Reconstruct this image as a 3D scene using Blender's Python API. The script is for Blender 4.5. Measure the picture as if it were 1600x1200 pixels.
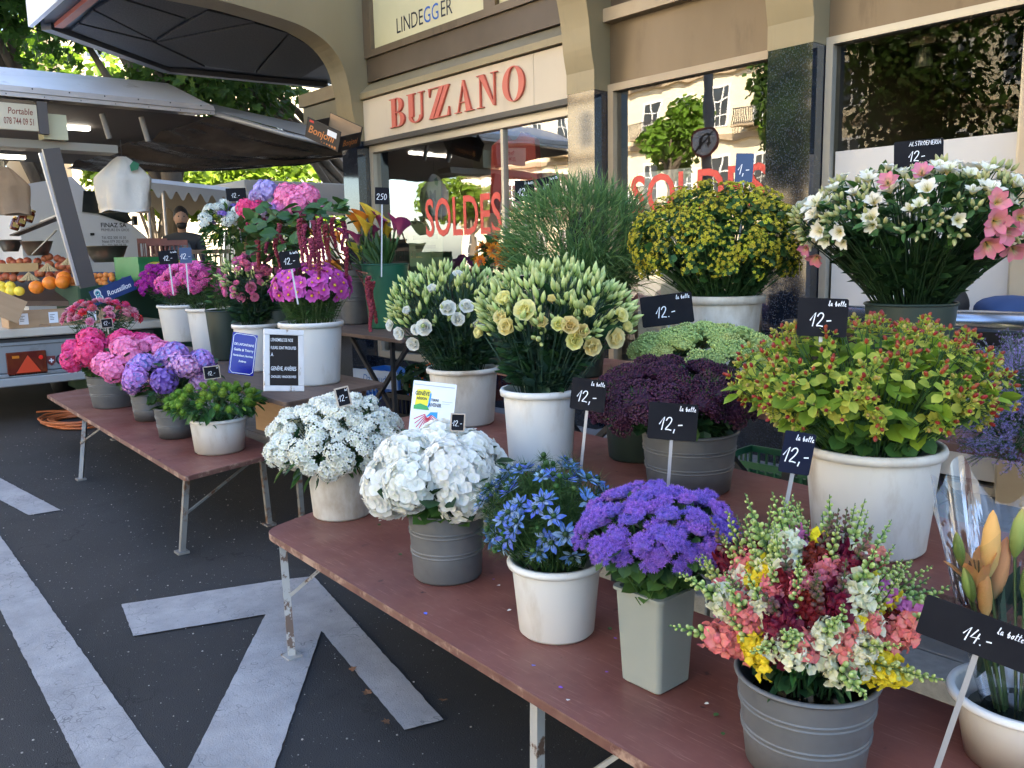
import bpy, math, random
import numpy as np
from mathutils import Vector, Matrix
for o in list(bpy.data.objects): bpy.data.objects.remove(o)
SC = bpy.context.scene
COL = SC.collection
PI = math.pi
# ------------------------------------------------------------------ camera, sky, sun, exposure
YAW, PITCH, ROLL, FPX, EYE = math.radians(48.9227), math.radians(8.6229), math.radians(-1.1926), 1330.6, 1.55
_f = np.array([-math.sin(YAW)*math.cos(PITCH), math.cos(YAW)*math.cos(PITCH), -math.sin(PITCH)])
_r = np.array([math.cos(YAW), math.sin(YAW), 0.0]); _u = np.cross(_r, _f)
_r, _u = _r*math.cos(ROLL)+_u*math.sin(ROLL), -_r*math.sin(ROLL)+_u*math.cos(ROLL)
cd = bpy.data.cameras.new('camera'); cd.sensor_width = 36; cd.lens = FPX/1600*36; cd.clip_end = 600; cd.clip_start = .05
cam = bpy.data.objects.new('camera', cd); COL.objects.link(cam)
cam.matrix_world = Matrix([[_r[0], _u[0], -_f[0], 0], [_r[1], _u[1], -_f[1], 0], [_r[2], _u[2], -_f[2], EYE], [0, 0, 0, 1]])
SC.camera = cam
SUN_EL, SUN_AZ = math.radians(38), math.radians(28)          # azimuth from +Y towards +X: the sun stands behind the shop
sdir = Vector((math.sin(SUN_AZ)*math.cos(SUN_EL), math.cos(SUN_AZ)*math.cos(SUN_EL), math.sin(SUN_EL)))
W = bpy.data.worlds.new('World'); SC.world = W; W.use_nodes = True
wn = W.node_tree.nodes; sky = wn.new('ShaderNodeTexSky'); sky.sky_type = 'NISHITA'; sky.sun_disc = False
sky.sun_elevation = SUN_EL; sky.sun_rotation = SUN_AZ; sky.air_density = 1.0; sky.dust_density = 1.5
W.node_tree.links.new(sky.outputs[0], wn['Background'].inputs[0]); wn['Background'].inputs[1].default_value = .115
sl = bpy.data.lights.new('sun', 'SUN'); sl.energy = 5.0; sl.angle = math.radians(.5); sl.color = (1, .88, .70)
sun = bpy.data.objects.new('sun', sl); COL.objects.link(sun)
sun.rotation_euler = sdir.to_track_quat('Z', 'Y').to_euler(); sun.location = (0, 20, 40)
SC.view_settings.view_transform = 'Standard'; SC.view_settings.look = 'None'
SC.view_settings.exposure = 3.05; SC.view_settings.gamma = 1; SC.view_settings.use_curve_mapping = False
SC.render.engine = 'CYCLES'
cy = SC.cycles; cy.max_bounces = 7; cy.diffuse_bounces = 4; cy.glossy_bounces = 3; cy.transmission_bounces = 4; cy.transparent_max_bounces = 12
cy.use_denoising = True; cy.sample_clamp_indirect = 6; cy.caustics_reflective = False; cy.caustics_refractive = False

# ------------------------------------------------------------------ survey: from the photograph to points on real planes
def _ray(px, py): return _f + _r*(px-800)/FPX - _u*(py-600)/FPX
_E = np.array([0, 0, EYE])
def onz(px, py, z): d = _ray(px, py); return _E + d*((z-EYE)/d[2])
def ony(px, py, y): d = _ray(px, py); return _E + d*(y/d[1])
def onx(px, py, x): d = _ray(px, py); return _E + d*(x/d[0])
def atd(px, py, dep): return _E + _ray(px, py)*dep
def depth(P): return float((np.asarray(P, float)-_E) @ _f)
def proj(P): q = np.asarray(P, float)-_E; z = q @ _f; return 800+FPX*(q @ _r)/z, 600-FPX*(q @ _u)/z

# ------------------------------------------------------------------ numpy templates
def I4(): return np.eye(4)
def T3(x, y=0, z=0): m = np.eye(4); m[:3, 3] = (x, y, z); return m
def S3(x, y=None, z=None): return np.diag([x, x if y is None else y, x if z is None else z, 1.0])
def RX(a): c, s = math.cos(a), math.sin(a); return np.array([[1, 0, 0, 0], [0, c, -s, 0], [0, s, c, 0], [0, 0, 0, 1.0]])
def RY(a): c, s = math.cos(a), math.sin(a); return np.array([[c, 0, s, 0], [0, 1, 0, 0], [-s, 0, c, 0], [0, 0, 0, 1.0]])
def RZ(a): c, s = math.cos(a), math.sin(a); return np.array([[c, -s, 0, 0], [s, c, 0, 0], [0, 0, 1, 0], [0, 0, 0, 1.0]])
def frame(n, roll=0, p=(0, 0, 0), s=1.0):
    n = np.asarray(n, float); n = n/(np.linalg.norm(n)+1e-9)
    h = np.array([0, 0, 1.0]) if abs(n[2]) < .95 else np.array([0, 1.0, 0])
    x = np.cross(h, n); x /= np.linalg.norm(x); y = np.cross(n, x)
    c, q = math.cos(roll), math.sin(roll); m = np.eye(4)
    m[:3, 0] = (x*c+y*q)*s; m[:3, 1] = (y*c-x*q)*s; m[:3, 2] = n*s; m[:3, 3] = p
    return m
def fr(x, y, z, p):                      # matrix from three axes and an origin
    m = np.eye(4); m[:3, 0] = x; m[:3, 1] = y; m[:3, 2] = z; m[:3, 3] = p; return m
class Tm:                                # a shape: vertices, faces, t (along the piece), r (random per piece), material per face
    def __init__(s): s.v = []; s.t = []; s.r = []; s.l = []; s.n = []; s.m = []; s.k = 0
    def add(s, v, f, t=0.0, m=0, M=None, r=None):
        v = np.asarray(v, float)
        if M is not None: v = v @ M[:3, :3].T + M[:3, 3]
        n = len(v); s.v.append(v); s.t.append(np.broadcast_to(np.asarray(t, float), (n,)))
        s.r.append(np.full(n, random.random() if r is None else r))
        s.l.append(np.fromiter((i+s.k for q in f for i in q), np.int64)); s.n.append(np.array([len(q) for q in f], np.int64))
        s.m.append(np.full(len(f), m, np.int64) if np.isscalar(m) else np.asarray(m, np.int64)); s.k += n
        return s
    def cat(s):
        if len(s.v) > 1:
            s.v = [np.concatenate(s.v)]; s.t = [np.concatenate(s.t)]; s.r = [np.concatenate(s.r)]
            s.l = [np.concatenate(s.l)]; s.n = [np.concatenate(s.n)]; s.m = [np.concatenate(s.m)]
        return s
    def put(s, o, Ms, m=None, keep_r=False):   # copies of shape o at one or many 4x4 matrices
        o.cat(); Ms = np.asarray(Ms, float)
        if Ms.ndim == 2: Ms = Ms[None]
        N = len(Ms)
        if N == 0: return s
        v = np.einsum('nij,kj->nki', Ms[:, :3, :3], o.v[0]) + Ms[:, None, :3, 3]
        k = len(o.v[0]); s.v.append(v.reshape(-1, 3)); s.t.append(np.tile(o.t[0], N))
        s.r.append(np.tile(o.r[0], N) if keep_r else np.repeat(np.random.rand(N), k))
        s.l.append((o.l[0][None]+(np.arange(N)*k)[:, None]).ravel()+s.k); s.n.append(np.tile(o.n[0], N))
        mm = o.m[0] if m is None else np.full(len(o.n[0]), m); s.m.append(np.tile(mm, N)); s.k += N*k
        return s
    def box(s, a, b, m=0, M=None, bev=0.0):
        (x0, y0, z0), (x1, y1, z1) = a, b
        if bev:
            v = []; q = bev
            for z, e in ((z0, q), (z0+q, 0), (z1-q, 0), (z1, q)):
                for x, y in ((x0+e+q, y0+e), (x1-e-q, y0+e), (x1-e, y0+e+q), (x1-e, y1-e-q), (x1-e-q, y1-e), (x0+e+q, y1-e), (x0+e, y1-e-q), (x0+e, y0+e+q)): v.append((x, y, z))
            f = [tuple(range(7, -1, -1)), tuple(range(24, 32))]
            for L in range(3):
                for i in range(8): j = (i+1) % 8; f.append((L*8+i, L*8+j, L*8+8+j, L*8+8+i))
            return s.add(v, f, 0, m, M)
        v = [(x0, y0, z0), (x1, y0, z0), (x1, y1, z0), (x0, y1, z0), (x0, y0, z1), (x1, y0, z1), (x1, y1, z1), (x0, y1, z1)]
        return s.add(v, [(3, 2, 1, 0), (4, 5, 6, 7), (0, 1, 5, 4), (1, 2, 6, 5), (2, 3, 7, 6), (3, 0, 4, 7)], 0, m, M)
    def lathe(s, prof, n=28, m=0, M=None, cap=False, sq=0.0):
        v = []; f = []; t = []
        for i, (r, z) in enumerate(prof):
            for k in range(n):
                a = 2*PI*k/n; v.append((r*math.cos(a), r*math.sin(a), z)); t.append(i/(len(prof)-1))
        for i in range(len(prof)-1):
            for k in range(n): j = (k+1) % n; f.append((i*n+k, i*n+j, i*n+n+j, i*n+n+k))
        if cap: f.append(tuple(range(n-1, -1, -1))); f.append(tuple(range((len(prof)-1)*n, len(prof)*n)))
        return s.add(v, f, t, m, M)
    def tube(s, pts, r, n=6, m=0, M=None, cap=True):
        P = [np.asarray(p, float) for p in pts]; K = len(P); v = []; f = []; t = []
        rr = [r]*K if np.isscalar(r) else list(r)
        d0 = P[1]-P[0]; h = np.array([0, 0, 1.0]) if abs(d0[2]) < .9*np.linalg.norm(d0) else np.array([1.0, 0, 0])
        x = np.cross(h, d0); x /= np.linalg.norm(x)+1e-12
        for i in range(K):
            d = P[min(i+1, K-1)]-P[max(i-1, 0)]; d = d/(np.linalg.norm(d)+1e-12)
            x = x-d*(x @ d); x /= np.linalg.norm(x)+1e-12; y = np.cross(d, x)
            for k in range(n): a = 2*PI*k/n; v.append(P[i]+(x*math.cos(a)+y*math.sin(a))*rr[i]); t.append(i/(K-1))
        for i in range(K-1):
            for k in range(n): j = (k+1) % n; f.append((i*n+k, i*n+j, i*n+n+j, i*n+n+k))
        if cap: f.append(tuple(range(n-1, -1, -1))); f.append(tuple(range((K-1)*n, K*n)))
        return s.add(v, f, t, m, M)
    def bar(s, p, q, w, h, m=0):             # rectangular bar from p to q
        p = np.asarray(p, float); q = np.asarray(q, float); d = q-p; L = np.linalg.norm(d)
        return s.box((-w/2, -h/2, 0), (w/2, h/2, L), m, frame(d, 0, p))
    def prism(s, poly, d, m=0, M=None):      # polygon in local xy extruded from z=0 to z=d
        n = len(poly); v = [(x, y, 0) for x, y in poly]+[(x, y, d) for x, y in poly]
        f = [tuple(range(n-1, -1, -1)), tuple(range(n, 2*n))]+[(i, (i+1) % n, n+(i+1) % n, n+i) for i in range(n)]
        return s.add(v, f, 0, m, M)
    def ball(s, r, M=None, n=8, k=5, m=0, sz=(1, 1, 1)):
        v = [(0, 0, -r*sz[2])]; f = []; t = [0.0]
        for i in range(1, k):
            a = PI*i/k
            for j in range(n): b = 2*PI*j/n; v.append((r*sz[0]*math.sin(a)*math.cos(b), r*sz[1]*math.sin(a)*math.sin(b), -r*sz[2]*math.cos(a))); t.append(i/k)
        v.append((0, 0, r*sz[2])); t.append(1.0)
        for j in range(n): f.append((0, 1+(j+1) % n, 1+j))
        for i in range(k-2):
            for j in range(n): q = (j+1) % n; f.append((1+i*n+j, 1+i*n+q, 1+i*n+n+q, 1+i*n+n+j))
        L = len(v)-1; b = 1+(k-2)*n
        for j in range(n): f.append((L, b+j, b+(j+1) % n))
        return s.add(v, f, t, m, M)
    def ribbon(s, pts, w, m=0, M=None, z=0.0):  # flat pen stroke in local xy
        P = [np.array(p, float) for p in pts]; v = []; f = []
        for i in range(len(P)):
            d = P[min(i+1, len(P)-1)]-P[max(i-1, 0)]; d = d/(np.linalg.norm(d)+1e-9); q = np.array([-d[1], d[0]])*w/2
            v += [(P[i][0]+q[0], P[i][1]+q[1], z), (P[i][0]-q[0], P[i][1]-q[1], z)]
        for i in range(len(P)-1): f.append((2*i+1, 2*i+3, 2*i+2, 2*i))
        return s.add(v, f, 0, m, M)
    def mesh(s, name, mats, smooth=False):
        s.cat(); me = bpy.data.meshes.new(name); v = s.v[0]
        me.vertices.add(len(v)); me.vertices.foreach_set('co', v.astype(np.float32).ravel())
        me.loops.add(len(s.l[0])); me.loops.foreach_set('vertex_index', s.l[0].astype(np.int32))
        me.polygons.add(len(s.n[0])); me.polygons.foreach_set('loop_start', np.concatenate([[0], np.cumsum(s.n[0])[:-1]]).astype(np.int32))
        me.polygons.foreach_set('material_index', s.m[0].astype(np.int32))
        me.polygons.foreach_set('use_smooth', np.full(len(s.n[0]), bool(smooth)))
        a = me.attributes.new('pt', 'FLOAT_COLOR', 'POINT'); c = np.zeros((len(v), 4), np.float32); c[:, 0] = s.t[0]; c[:, 1] = s.r[0]; c[:, 3] = 1
        a.data.foreach_set('color', c.ravel())
        for q in (mats if isinstance(mats, (list, tuple)) else [mats]): me.materials.append(q)
        me.update(); me.validate(); return me

# ------------------------------------------------------------------ objects
def tag(o, label=None, cat=None, group=None, kind=None):
    for k, v in (('label', label), ('category', cat), ('group', group), ('kind', kind)):
        if v: o[k] = v
    return o
def mw(M): return Matrix([list(map(float, r)) for r in M])
def thing(name, label, cat, M=(0, 0, 0), group=None):
    o = bpy.data.objects.new(name, None); COL.objects.link(o); o.empty_display_size = .1
    o.matrix_world = mw(M if np.ndim(M) == 2 else T3(*M)); return tag(o, label, cat, group)
def part(name, me, par=None, M=None, mats=None, smooth=False, label=None, kind=None):
    if isinstance(me, Tm): me = me.mesh(name, mats, smooth)
    o = bpy.data.objects.new(name, me); COL.objects.link(o)
    if par is not None: o.parent = par
    if M is not None: o.matrix_local = mw(M)
    return tag(o, label, None, None, kind)
def solo(name, me, label, cat, mats=None, M=None, group=None, smooth=False, kind=None):
    o = part(name, me, None, M, mats, smooth); return tag(o, label, cat, group, kind)
def copy_tree(o, par=None, M=None):
    c = o.copy(); COL.objects.link(c)
    if par is not None: c.parent = par
    if M is not None: c.matrix_world = mw(M)
    for ch in list(o.children):
        d = ch.copy(); COL.objects.link(d); d.parent = c
        for g in list(ch.children): e = g.copy(); COL.objects.link(e); e.parent = d
    return c
def text_mesh(s, size, mat, shear=0, bold=0, depth=0, sx=1, align='CENTER', space=1.0, line=1.0):
    cu = bpy.data.curves.new('text', 'FONT'); cu.body = s; cu.size = size; cu.shear = shear; cu.offset = bold; cu.extrude = depth
    cu.align_x = align; cu.align_y = 'CENTER'; cu.space_character = space; cu.space_line = line; cu.resolution_u = 3
    ob = bpy.data.objects.new('text', cu); me = bpy.data.meshes.new_from_object(ob)
    bpy.data.objects.remove(ob); bpy.data.curves.remove(cu)
    if sx != 1: me.transform(Matrix.Diagonal((sx, 1, 1, 1)))
    me.materials.clear(); me.materials.append(mat); return me

# ------------------------------------------------------------------ materials
def _new(name):
    m = bpy.data.materials.new(name); m.use_nodes = True; return m, m.node_tree.nodes, m.node_tree.links, m.node_tree.nodes['Principled BSDF']
def rgb(c): return (c[0], c[1], c[2], 1)
def _mix(n, l, fac, a, b, kind='MIX'):
    x = n.new('ShaderNodeMix'); x.data_type = 'RGBA'; x.blend_type = kind
    for s, v in ((0, fac), (6, a), (7, b)):
        if hasattr(v, 'links'): l.new(v, x.inputs[s])
        else: x.inputs[s].default_value = v if s == 0 else rgb(v)
    return x.outputs[2]
def _noise(n, l, vec, scale, detail=4, rough=.55):
    x = n.new('ShaderNodeTexNoise'); x.inputs['Scale'].default_value = scale; x.inputs['Detail'].default_value = detail; x.inputs['Roughness'].default_value = rough
    l.new(vec, x.inputs['Vector']); return x.outputs[0]
def _ramp(n, l, fac, stops):
    x = n.new('ShaderNodeValToRGB'); e = x.color_ramp.elements
    while len(e) < len(stops): e.new(.5)
    for q, (p, c) in zip(e, stops): q.position = p; q.color = rgb(c) if np.ndim(c) else (c, c, c, 1)
    l.new(fac, x.inputs[0]); return x.outputs[0]
def _math(n, l, op, a, b=0.0):
    x = n.new('ShaderNodeMath'); x.operation = op
    for i, v in enumerate((a, b)):
        if hasattr(v, 'links'): l.new(v, x.inputs[i])
        else: x.inputs[i].default_value = v
    return x.outputs[0]
def _bump(n, l, h, st, dist=.01):
    x = n.new('ShaderNodeBump'); x.inputs['Strength'].default_value = st; x.inputs['Distance'].default_value = dist; l.new(h, x.inputs['Height']); return x.outputs[0]
def _coord(n, kind='Object'): return n.new('ShaderNodeTexCoord').outputs[kind]
def mat(name, c, c2=None, scale=6, rough=.6, metal=0.0, bump=0, bscale=60, spec=.5, emit=0, dirt=None, dscale=9, dlo=.55, dhi=.75, stretch=None, coat=0):
    m, n, l, b = _new(name); v = _coord(n)
    if dirt:
        oi = n.new('ShaderNodeObjectInfo'); ad = n.new('ShaderNodeVectorMath'); ad.operation = 'ADD'; l.new(v, ad.inputs[0]); l.new(oi.outputs['Random'], ad.inputs[1]); sc_ = n.new('ShaderNodeVectorMath'); sc_.operation = 'SCALE'; l.new(oi.outputs['Location'], sc_.inputs[0]); sc_.inputs['Scale'].default_value = 3.7; a2_ = n.new('ShaderNodeVectorMath'); a2_.operation = 'ADD'; l.new(ad.outputs[0], a2_.inputs[0]); l.new(sc_.outputs[0], a2_.inputs[1]); v = a2_.outputs[0]
    if stretch:
        mp = n.new('ShaderNodeMapping'); mp.inputs['Scale'].default_value = stretch; l.new(v, mp.inputs[0]); v = mp.outputs[0]
    col = None
    if c2: col = _mix(n, l, _ramp(n, l, _noise(n, l, v, scale), [(.3, 0), (.7, 1)]), c, c2)
    if dirt:
        col = _mix(n, l, _ramp(n, l, _noise(n, l, v, dscale, 6, .65), [(dlo, 0), (dhi, 1)]), col if col is not None else c, dirt)
    if col is None: b.inputs['Base Color'].default_value = rgb(c)
    else: l.new(col, b.inputs['Base Color'])
    b.inputs['Roughness'].default_value = rough; b.inputs['Metallic'].default_value = metal; b.inputs['Specular IOR Level'].default_value = spec
    if coat: b.inputs['Coat Weight'].default_value = coat; b.inputs['Coat Roughness'].default_value = .1
    if bump: l.new(_bump(n, l, _noise(n, l, v, bscale, 5), bump), b.inputs['Normal'])
    if emit: b.inputs['Emission Color'].default_value = rgb(c); b.inputs['Emission Strength'].default_value = emit
    return m
def petal(name, stops, var=.25, trans=.28, rough=.55, hue=.02, alt=None, altp=.5):
    """colour along the petal (t), a little different from piece to piece and from flower to flower"""
    m, n, l, b = _new(name); at = n.new('ShaderNodeAttribute'); at.attribute_name = 'pt'
    sp = n.new('ShaderNodeSeparateColor'); l.new(at.outputs['Color'], sp.inputs[0])
    col = _ramp(n, l, sp.outputs[0], stops); oi = n.new('ShaderNodeObjectInfo')
    rnd = _math(n, l, 'FRACT', _math(n, l, 'ADD', sp.outputs[1], oi.outputs['Random']))
    if alt:
        a2 = _ramp(n, l, sp.outputs[0], alt); s = n.new('ShaderNodeMath'); s.operation = 'LESS_THAN'; s.inputs[1].default_value = altp; l.new(rnd, s.inputs[0]); col = _mix(n, l, s.outputs[0], col, a2)
    h = n.new('ShaderNodeHueSaturation'); l.new(col, h.inputs['Color'])
    l.new(_math(n, l, 'ADD', _math(n, l, 'MULTIPLY', rnd, var), 1-var*.6), h.inputs['Value'])
    l.new(_math(n, l, 'ADD', _math(n, l, 'MULTIPLY', oi.outputs['Random'], hue*2), .5-hue), h.inputs['Hue'])
    l.new(h.outputs[0], b.inputs['Base Color']); b.inputs['Roughness'].default_value = rough; b.inputs['Specular IOR Level'].default_value = .3
    if trans:
        tr = n.new('ShaderNodeBsdfTranslucent'); l.new(h.outputs[0], tr.inputs[0]); mx = n.new('ShaderNodeMixShader'); mx.inputs[0].default_value = trans
        l.new(b.outputs[0], mx.inputs[1]); l.new(tr.outputs[0], mx.inputs[2]); l.new(mx.outputs[0], n['Material Output'].inputs[0])
    return m
def glassmat(name, tint=(.9, .93, .92), boost=2.0, rough=0.0, wave=0.0):
    """a pane seen from either side: reflection by angle, the rest passes straight through"""
    m, n, l, b = _new(name); n.remove(b)
    fz = n.new('ShaderNodeFresnel'); fz.inputs[0].default_value = 1.5; k = _math(n, l, 'MULTIPLY', fz.outputs[0], boost); k = _math(n, l, 'MINIMUM', k, 1.0)
    t = n.new('ShaderNodeBsdfTransparent'); t.inputs[0].default_value = rgb(tint); g = n.new('ShaderNodeBsdfGlossy'); g.inputs['Roughness'].default_value = rough
    if wave: l.new(_bump(n, l, _noise(n, l, _coord(n), 1.6, 2), wave, .02), g.inputs['Normal'])
    x = n.new('ShaderNodeMixShader'); l.new(k, x.inputs[0]); l.new(t.outputs[0], x.inputs[1]); l.new(g.outputs[0], x.inputs[2]); l.new(x.outputs[0], n['Material Output'].inputs[0])
    return m
# ------------------------------------------------------------------ palette
m_asph, n, l, b = _new('asphalt'); v = _coord(n)
base = _mix(n, l, _ramp(n, l, _noise(n, l, v, .8, 5), [(.3, 0), (.7, 1)]), (.0175, .017, .018), (.033, .0315, .032))
vo = n.new('ShaderNodeTexVoronoi'); vo.inputs['Scale'].default_value = 70; l.new(v, vo.inputs['Vector'])
sp = _ramp(n, l, vo.outputs['Distance'], [(.07, 1), (.20, 0)]); gate = _ramp(n, l, _noise(n, l, v, 38, 2), [(.52, 0), (.66, 1)])
base = _mix(n, l, _math(n, l, 'MULTIPLY', sp, gate), base, (.30, .29, .28))
base = _mix(n, l, _ramp(n, l, _noise(n, l, v, 3.2, 6, .7), [(.66, 0), (.74, 1)]), base, (.011, .011, .012))
wa = n.new('ShaderNodeTexVoronoi'); wa.feature = 'DISTANCE_TO_EDGE'; wa.inputs['Scale'].default_value = .8; va = n.new('ShaderNodeVectorMath'); va.operation = 'ADD'; l.new(v, va.inputs[0]); na = n.new('ShaderNodeTexNoise'); na.inputs['Scale'].default_value = 2.5; na.inputs['Detail'].default_value = 6; l.new(v, na.inputs['Vector']); l.new(na.outputs['Color'], va.inputs[1]); l.new(va.outputs[0], wa.inputs['Vector'])
base = _mix(n, l, _math(n, l, 'MULTIPLY', _ramp(n, l, wa.outputs['Distance'], [(.0, 1), (.006, 0)]), _ramp(n, l, _noise(n, l, v, .7), [(.46, 0), (.54, 1)])), base, (.008, .008, .008))
base = _mix(n, l, _ramp(n, l, _noise(n, l, v, 1.1, 3), [(.56, 0), (.60, .55)]), base, (.018, .0175, .018))
l.new(base, b.inputs['Base Color']); b.inputs['Roughness'].default_value = .82; b.inputs['Specular IOR Level'].default_value = .35
l.new(_bump(n, l, _noise(n, l, v, 190, 3), .7, .006), b.inputs['Normal'])
m_line, n, l, b = _new('road_paint'); v = _coord(n)
pc = _mix(n, l, _ramp(n, l, _noise(n, l, v, 5, 6, .7), [(.35, 0), (.7, 1)]), (.34, .325, .325), (.22, .212, .215))
w1 = n.new('ShaderNodeTexVoronoi'); w1.feature = 'DISTANCE_TO_EDGE'; w1.inputs['Scale'].default_value = 4.5
wv = n.new('ShaderNodeVectorMath'); wv.operation = 'ADD'; l.new(v, wv.inputs[0]); nn = n.new('ShaderNodeTexNoise'); nn.inputs['Scale'].default_value = 6; l.new(v, nn.inputs['Vector']); l.new(nn.outputs['Color'], wv.inputs[1]); l.new(wv.outputs[0], w1.inputs['Vector'])
crk = _math(n, l, 'MULTIPLY', _ramp(n, l, w1.outputs['Distance'], [(.0, 1), (.022, 0)]), _ramp(n, l, _noise(n, l, v, 2.2), [(.46, 0), (.56, 1)]))
pc = _mix(n, l, crk, pc, (.10, .10, .105)); pc = _mix(n, l, _ramp(n, l, _noise(n, l, v, 70, 4, .7), [(.62, 0), (.70, 1)]), pc, (.15, .145, .15))
l.new(pc, b.inputs['Base Color']); b.inputs['Roughness'].default_value = .7; l.new(_bump(n, l, _noise(n, l, v, 160, 3), .5, .005), b.inputs['Normal'])
m_slab = mat('paving_stone', (.16, .16, .165), (.22, .22, .22), 5, .75, bump=.4, bscale=90, dirt=(.10, .10, .10), dscale=7)
m_kerb = mat('kerb_granite', (.20, .20, .20), (.27, .27, .265), 30, .7, bump=.5, bscale=120)
m_bronze = mat('bronze_panel', (.135, .096, .056), (.165, .120, .074), 3, .42, .35, stretch=(1, 1, .25), dirt=(.085, .06, .036), dscale=5, dlo=.55, dhi=.8)
m_fin = mat('pale_bronze_panel', (.235, .185, .10), (.275, .22, .125), 2, .45, .15, dirt=(.16, .125, .07), dscale=4, dlo=.55, dhi=.85, stretch=(1, 1, .2))
m_fascia = mat('brown_fascia', (.085, .060, .037), (.11, .078, .05), 3, .5, .2)
m_ledge = mat('sandstone_ledge', (.40, .30, .19), (.44, .34, .225), 6, .55)
m_signb = mat('cream_sign_board', (.54, .45, .335), (.58, .49, .37), 2, .45, dirt=(.42, .34, .25), dscale=3.5, dlo=.56, dhi=.85, stretch=(1, 1, .3))
m_coral = mat('coral_letter', (.52, .10, .065), rough=.4)
m_red = mat('red_vinyl', (.62, .045, .035), rough=.4)
m_darkframe = mat('dark_frame', (.035, .032, .03), rough=.4)
m_alu = mat('champagne_frame', (.42, .38, .31), rough=.35, metal=.35)
m_warm_white = mat('warm_lit_white_panel', (.56, .50, .27), (.62, .56, .33), 1.5, .5)  # white panels; warm reflected light is put into their colour
m_black = mat('black_plastic', (.012, .012, .014), rough=.35)
m_white = mat('white_paint', (.74, .76, .80), (.68, .70, .74), 2, .35, dirt=(.45, .43, .40), dscale=3, dlo=.68, dhi=.85)
m_inkblue = mat('ink_blue', (.03, .12, .42), rough=.5); m_ink = mat('ink_black', (.02, .02, .025), rough=.5)
m_soffit = mat('slate_soffit', (.045, .044, .045), (.10, .098, .096), 26, .7, stretch=(1, 3, 1), bump=.3, bscale=30)
m_glass = glassmat('shop_glass', (.86, .90, .88), 4.4, 0, .10)
m_glass3 = glassmat('door_glass', (.72, .68, .58), .75, 0, .08)
m_frost = mat('frosted_film', (.52, .50, .48), rough=.5)
m_gran, n, l, b = _new('dark_granite'); v = _coord(n)
vo = n.new('ShaderNodeTexVoronoi'); vo.inputs['Scale'].default_value = 170; l.new(v, vo.inputs['Vector'])
g = _mix(n, l, _ramp(n, l, vo.outputs['Color'], [(.66, 0), (.95, 1)]), (.006, .008, .014), (.055, .066, .09)); l.new(g, b.inputs['Base Color']); b.inputs['Roughness'].default_value = .06; b.inputs['IOR'].default_value = 1.75

# ------------------------------------------------------------------ ground
def sheet(name, poly, z, m, sub=None):
    t = Tm(); t.add([(p[0], p[1], z) for p in poly], [tuple(range(len(poly)))], 0, 0); return tag(part(name, t, mats=m), kind='structure')
sheet('road', [(-150, -120), (60, -120), (60, 140), (-150, 140)], 0, m_asph)
sheet('bounce_paving', [(-90, -29.5), (30, -29.5), (30, -10.5), (-90, -10.5)], .006, mat('pale_bounce_paving', (.28, .255, .22), (.33, .30, .26), 1.2, .8))  # pale sheet added behind the viewer to bounce warm sunlight back
def px0(pts): return [onz(x, y, 0)[:2] for x, y in pts]
MK = [.002]
def mark(poly): 
    a = sum(poly[i][0]*poly[(i+1) % len(poly)][1]-poly[(i+1) % len(poly)][0]*poly[i][1] for i in range(len(poly)))
    if a < 0: poly = poly[::-1]
    q = []                                   # slightly ragged painted edges
    rr = random.Random(4)
    for i in range(len(poly)):
        A = np.array(poly[i]); B = np.array(poly[(i+1) % len(poly)]); k = max(1, int(np.linalg.norm(B-A)/.03)); d = (B-A)/np.linalg.norm(B-A)
        for j in range(k): q.append(A+(B-A)*j/k+np.array([-d[1], d[0]])*(rr.gauss(0, .0011) if j else 0))
    MK[0] += .0015; sheet('road_marking', q, MK[0], m_line)
mark([(-8.5, .985), (-3.6, .805), (-1.6, .735), (-1.6, .50), (-2.73, .575), (-4.35, .65), (-8.5, .80)])
mark(px0([(-60, 716), (95, 798), (45, 806), (-60, 750)]))
mark(px0([(190, 946), (430, 909), (490, 902), (693, 1127), (632, 1143), (502, 988), (430, 1200), (390, 1318), (225, 1350), (295, 1200), (415, 962), (208, 996)]))
# pavement: kerb stones and slabs, each a piece
pav = thing('pavement', None, None, (0, 0, 0)); pav['kind'] = 'structure'
t = Tm(); t.box((-40, 2.98, .0), (14, 5.3, .095)); part('bedding', t, pav, mats=m_slab)
rr = random.Random(3)
ks = Tm().box((0, 0, 0), (.985, .17, .125), 0, None, .006).mesh('kerb_stone', m_kerb); x = -14.0
while x < 3: part('kerb_stone', ks, pav, T3(x, 2.80, 0)); x += 1.0
sl_me = [Tm().box((0, 0, 0), (w-.008, .74, .03), 0, None, .003).mesh('paving_slab', m_slab) for w in (.9, 1.15)]
for r_, y in enumerate((2.98, 3.73, 4.48)):
    x = -12-.4*r_
    while x < 2.5:
        k = rr.randrange(2); part('paving_slab', sl_me[k], pav, T3(x, y, .092+rr.uniform(0, .004))); x += (.9, 1.15)[k]

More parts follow.
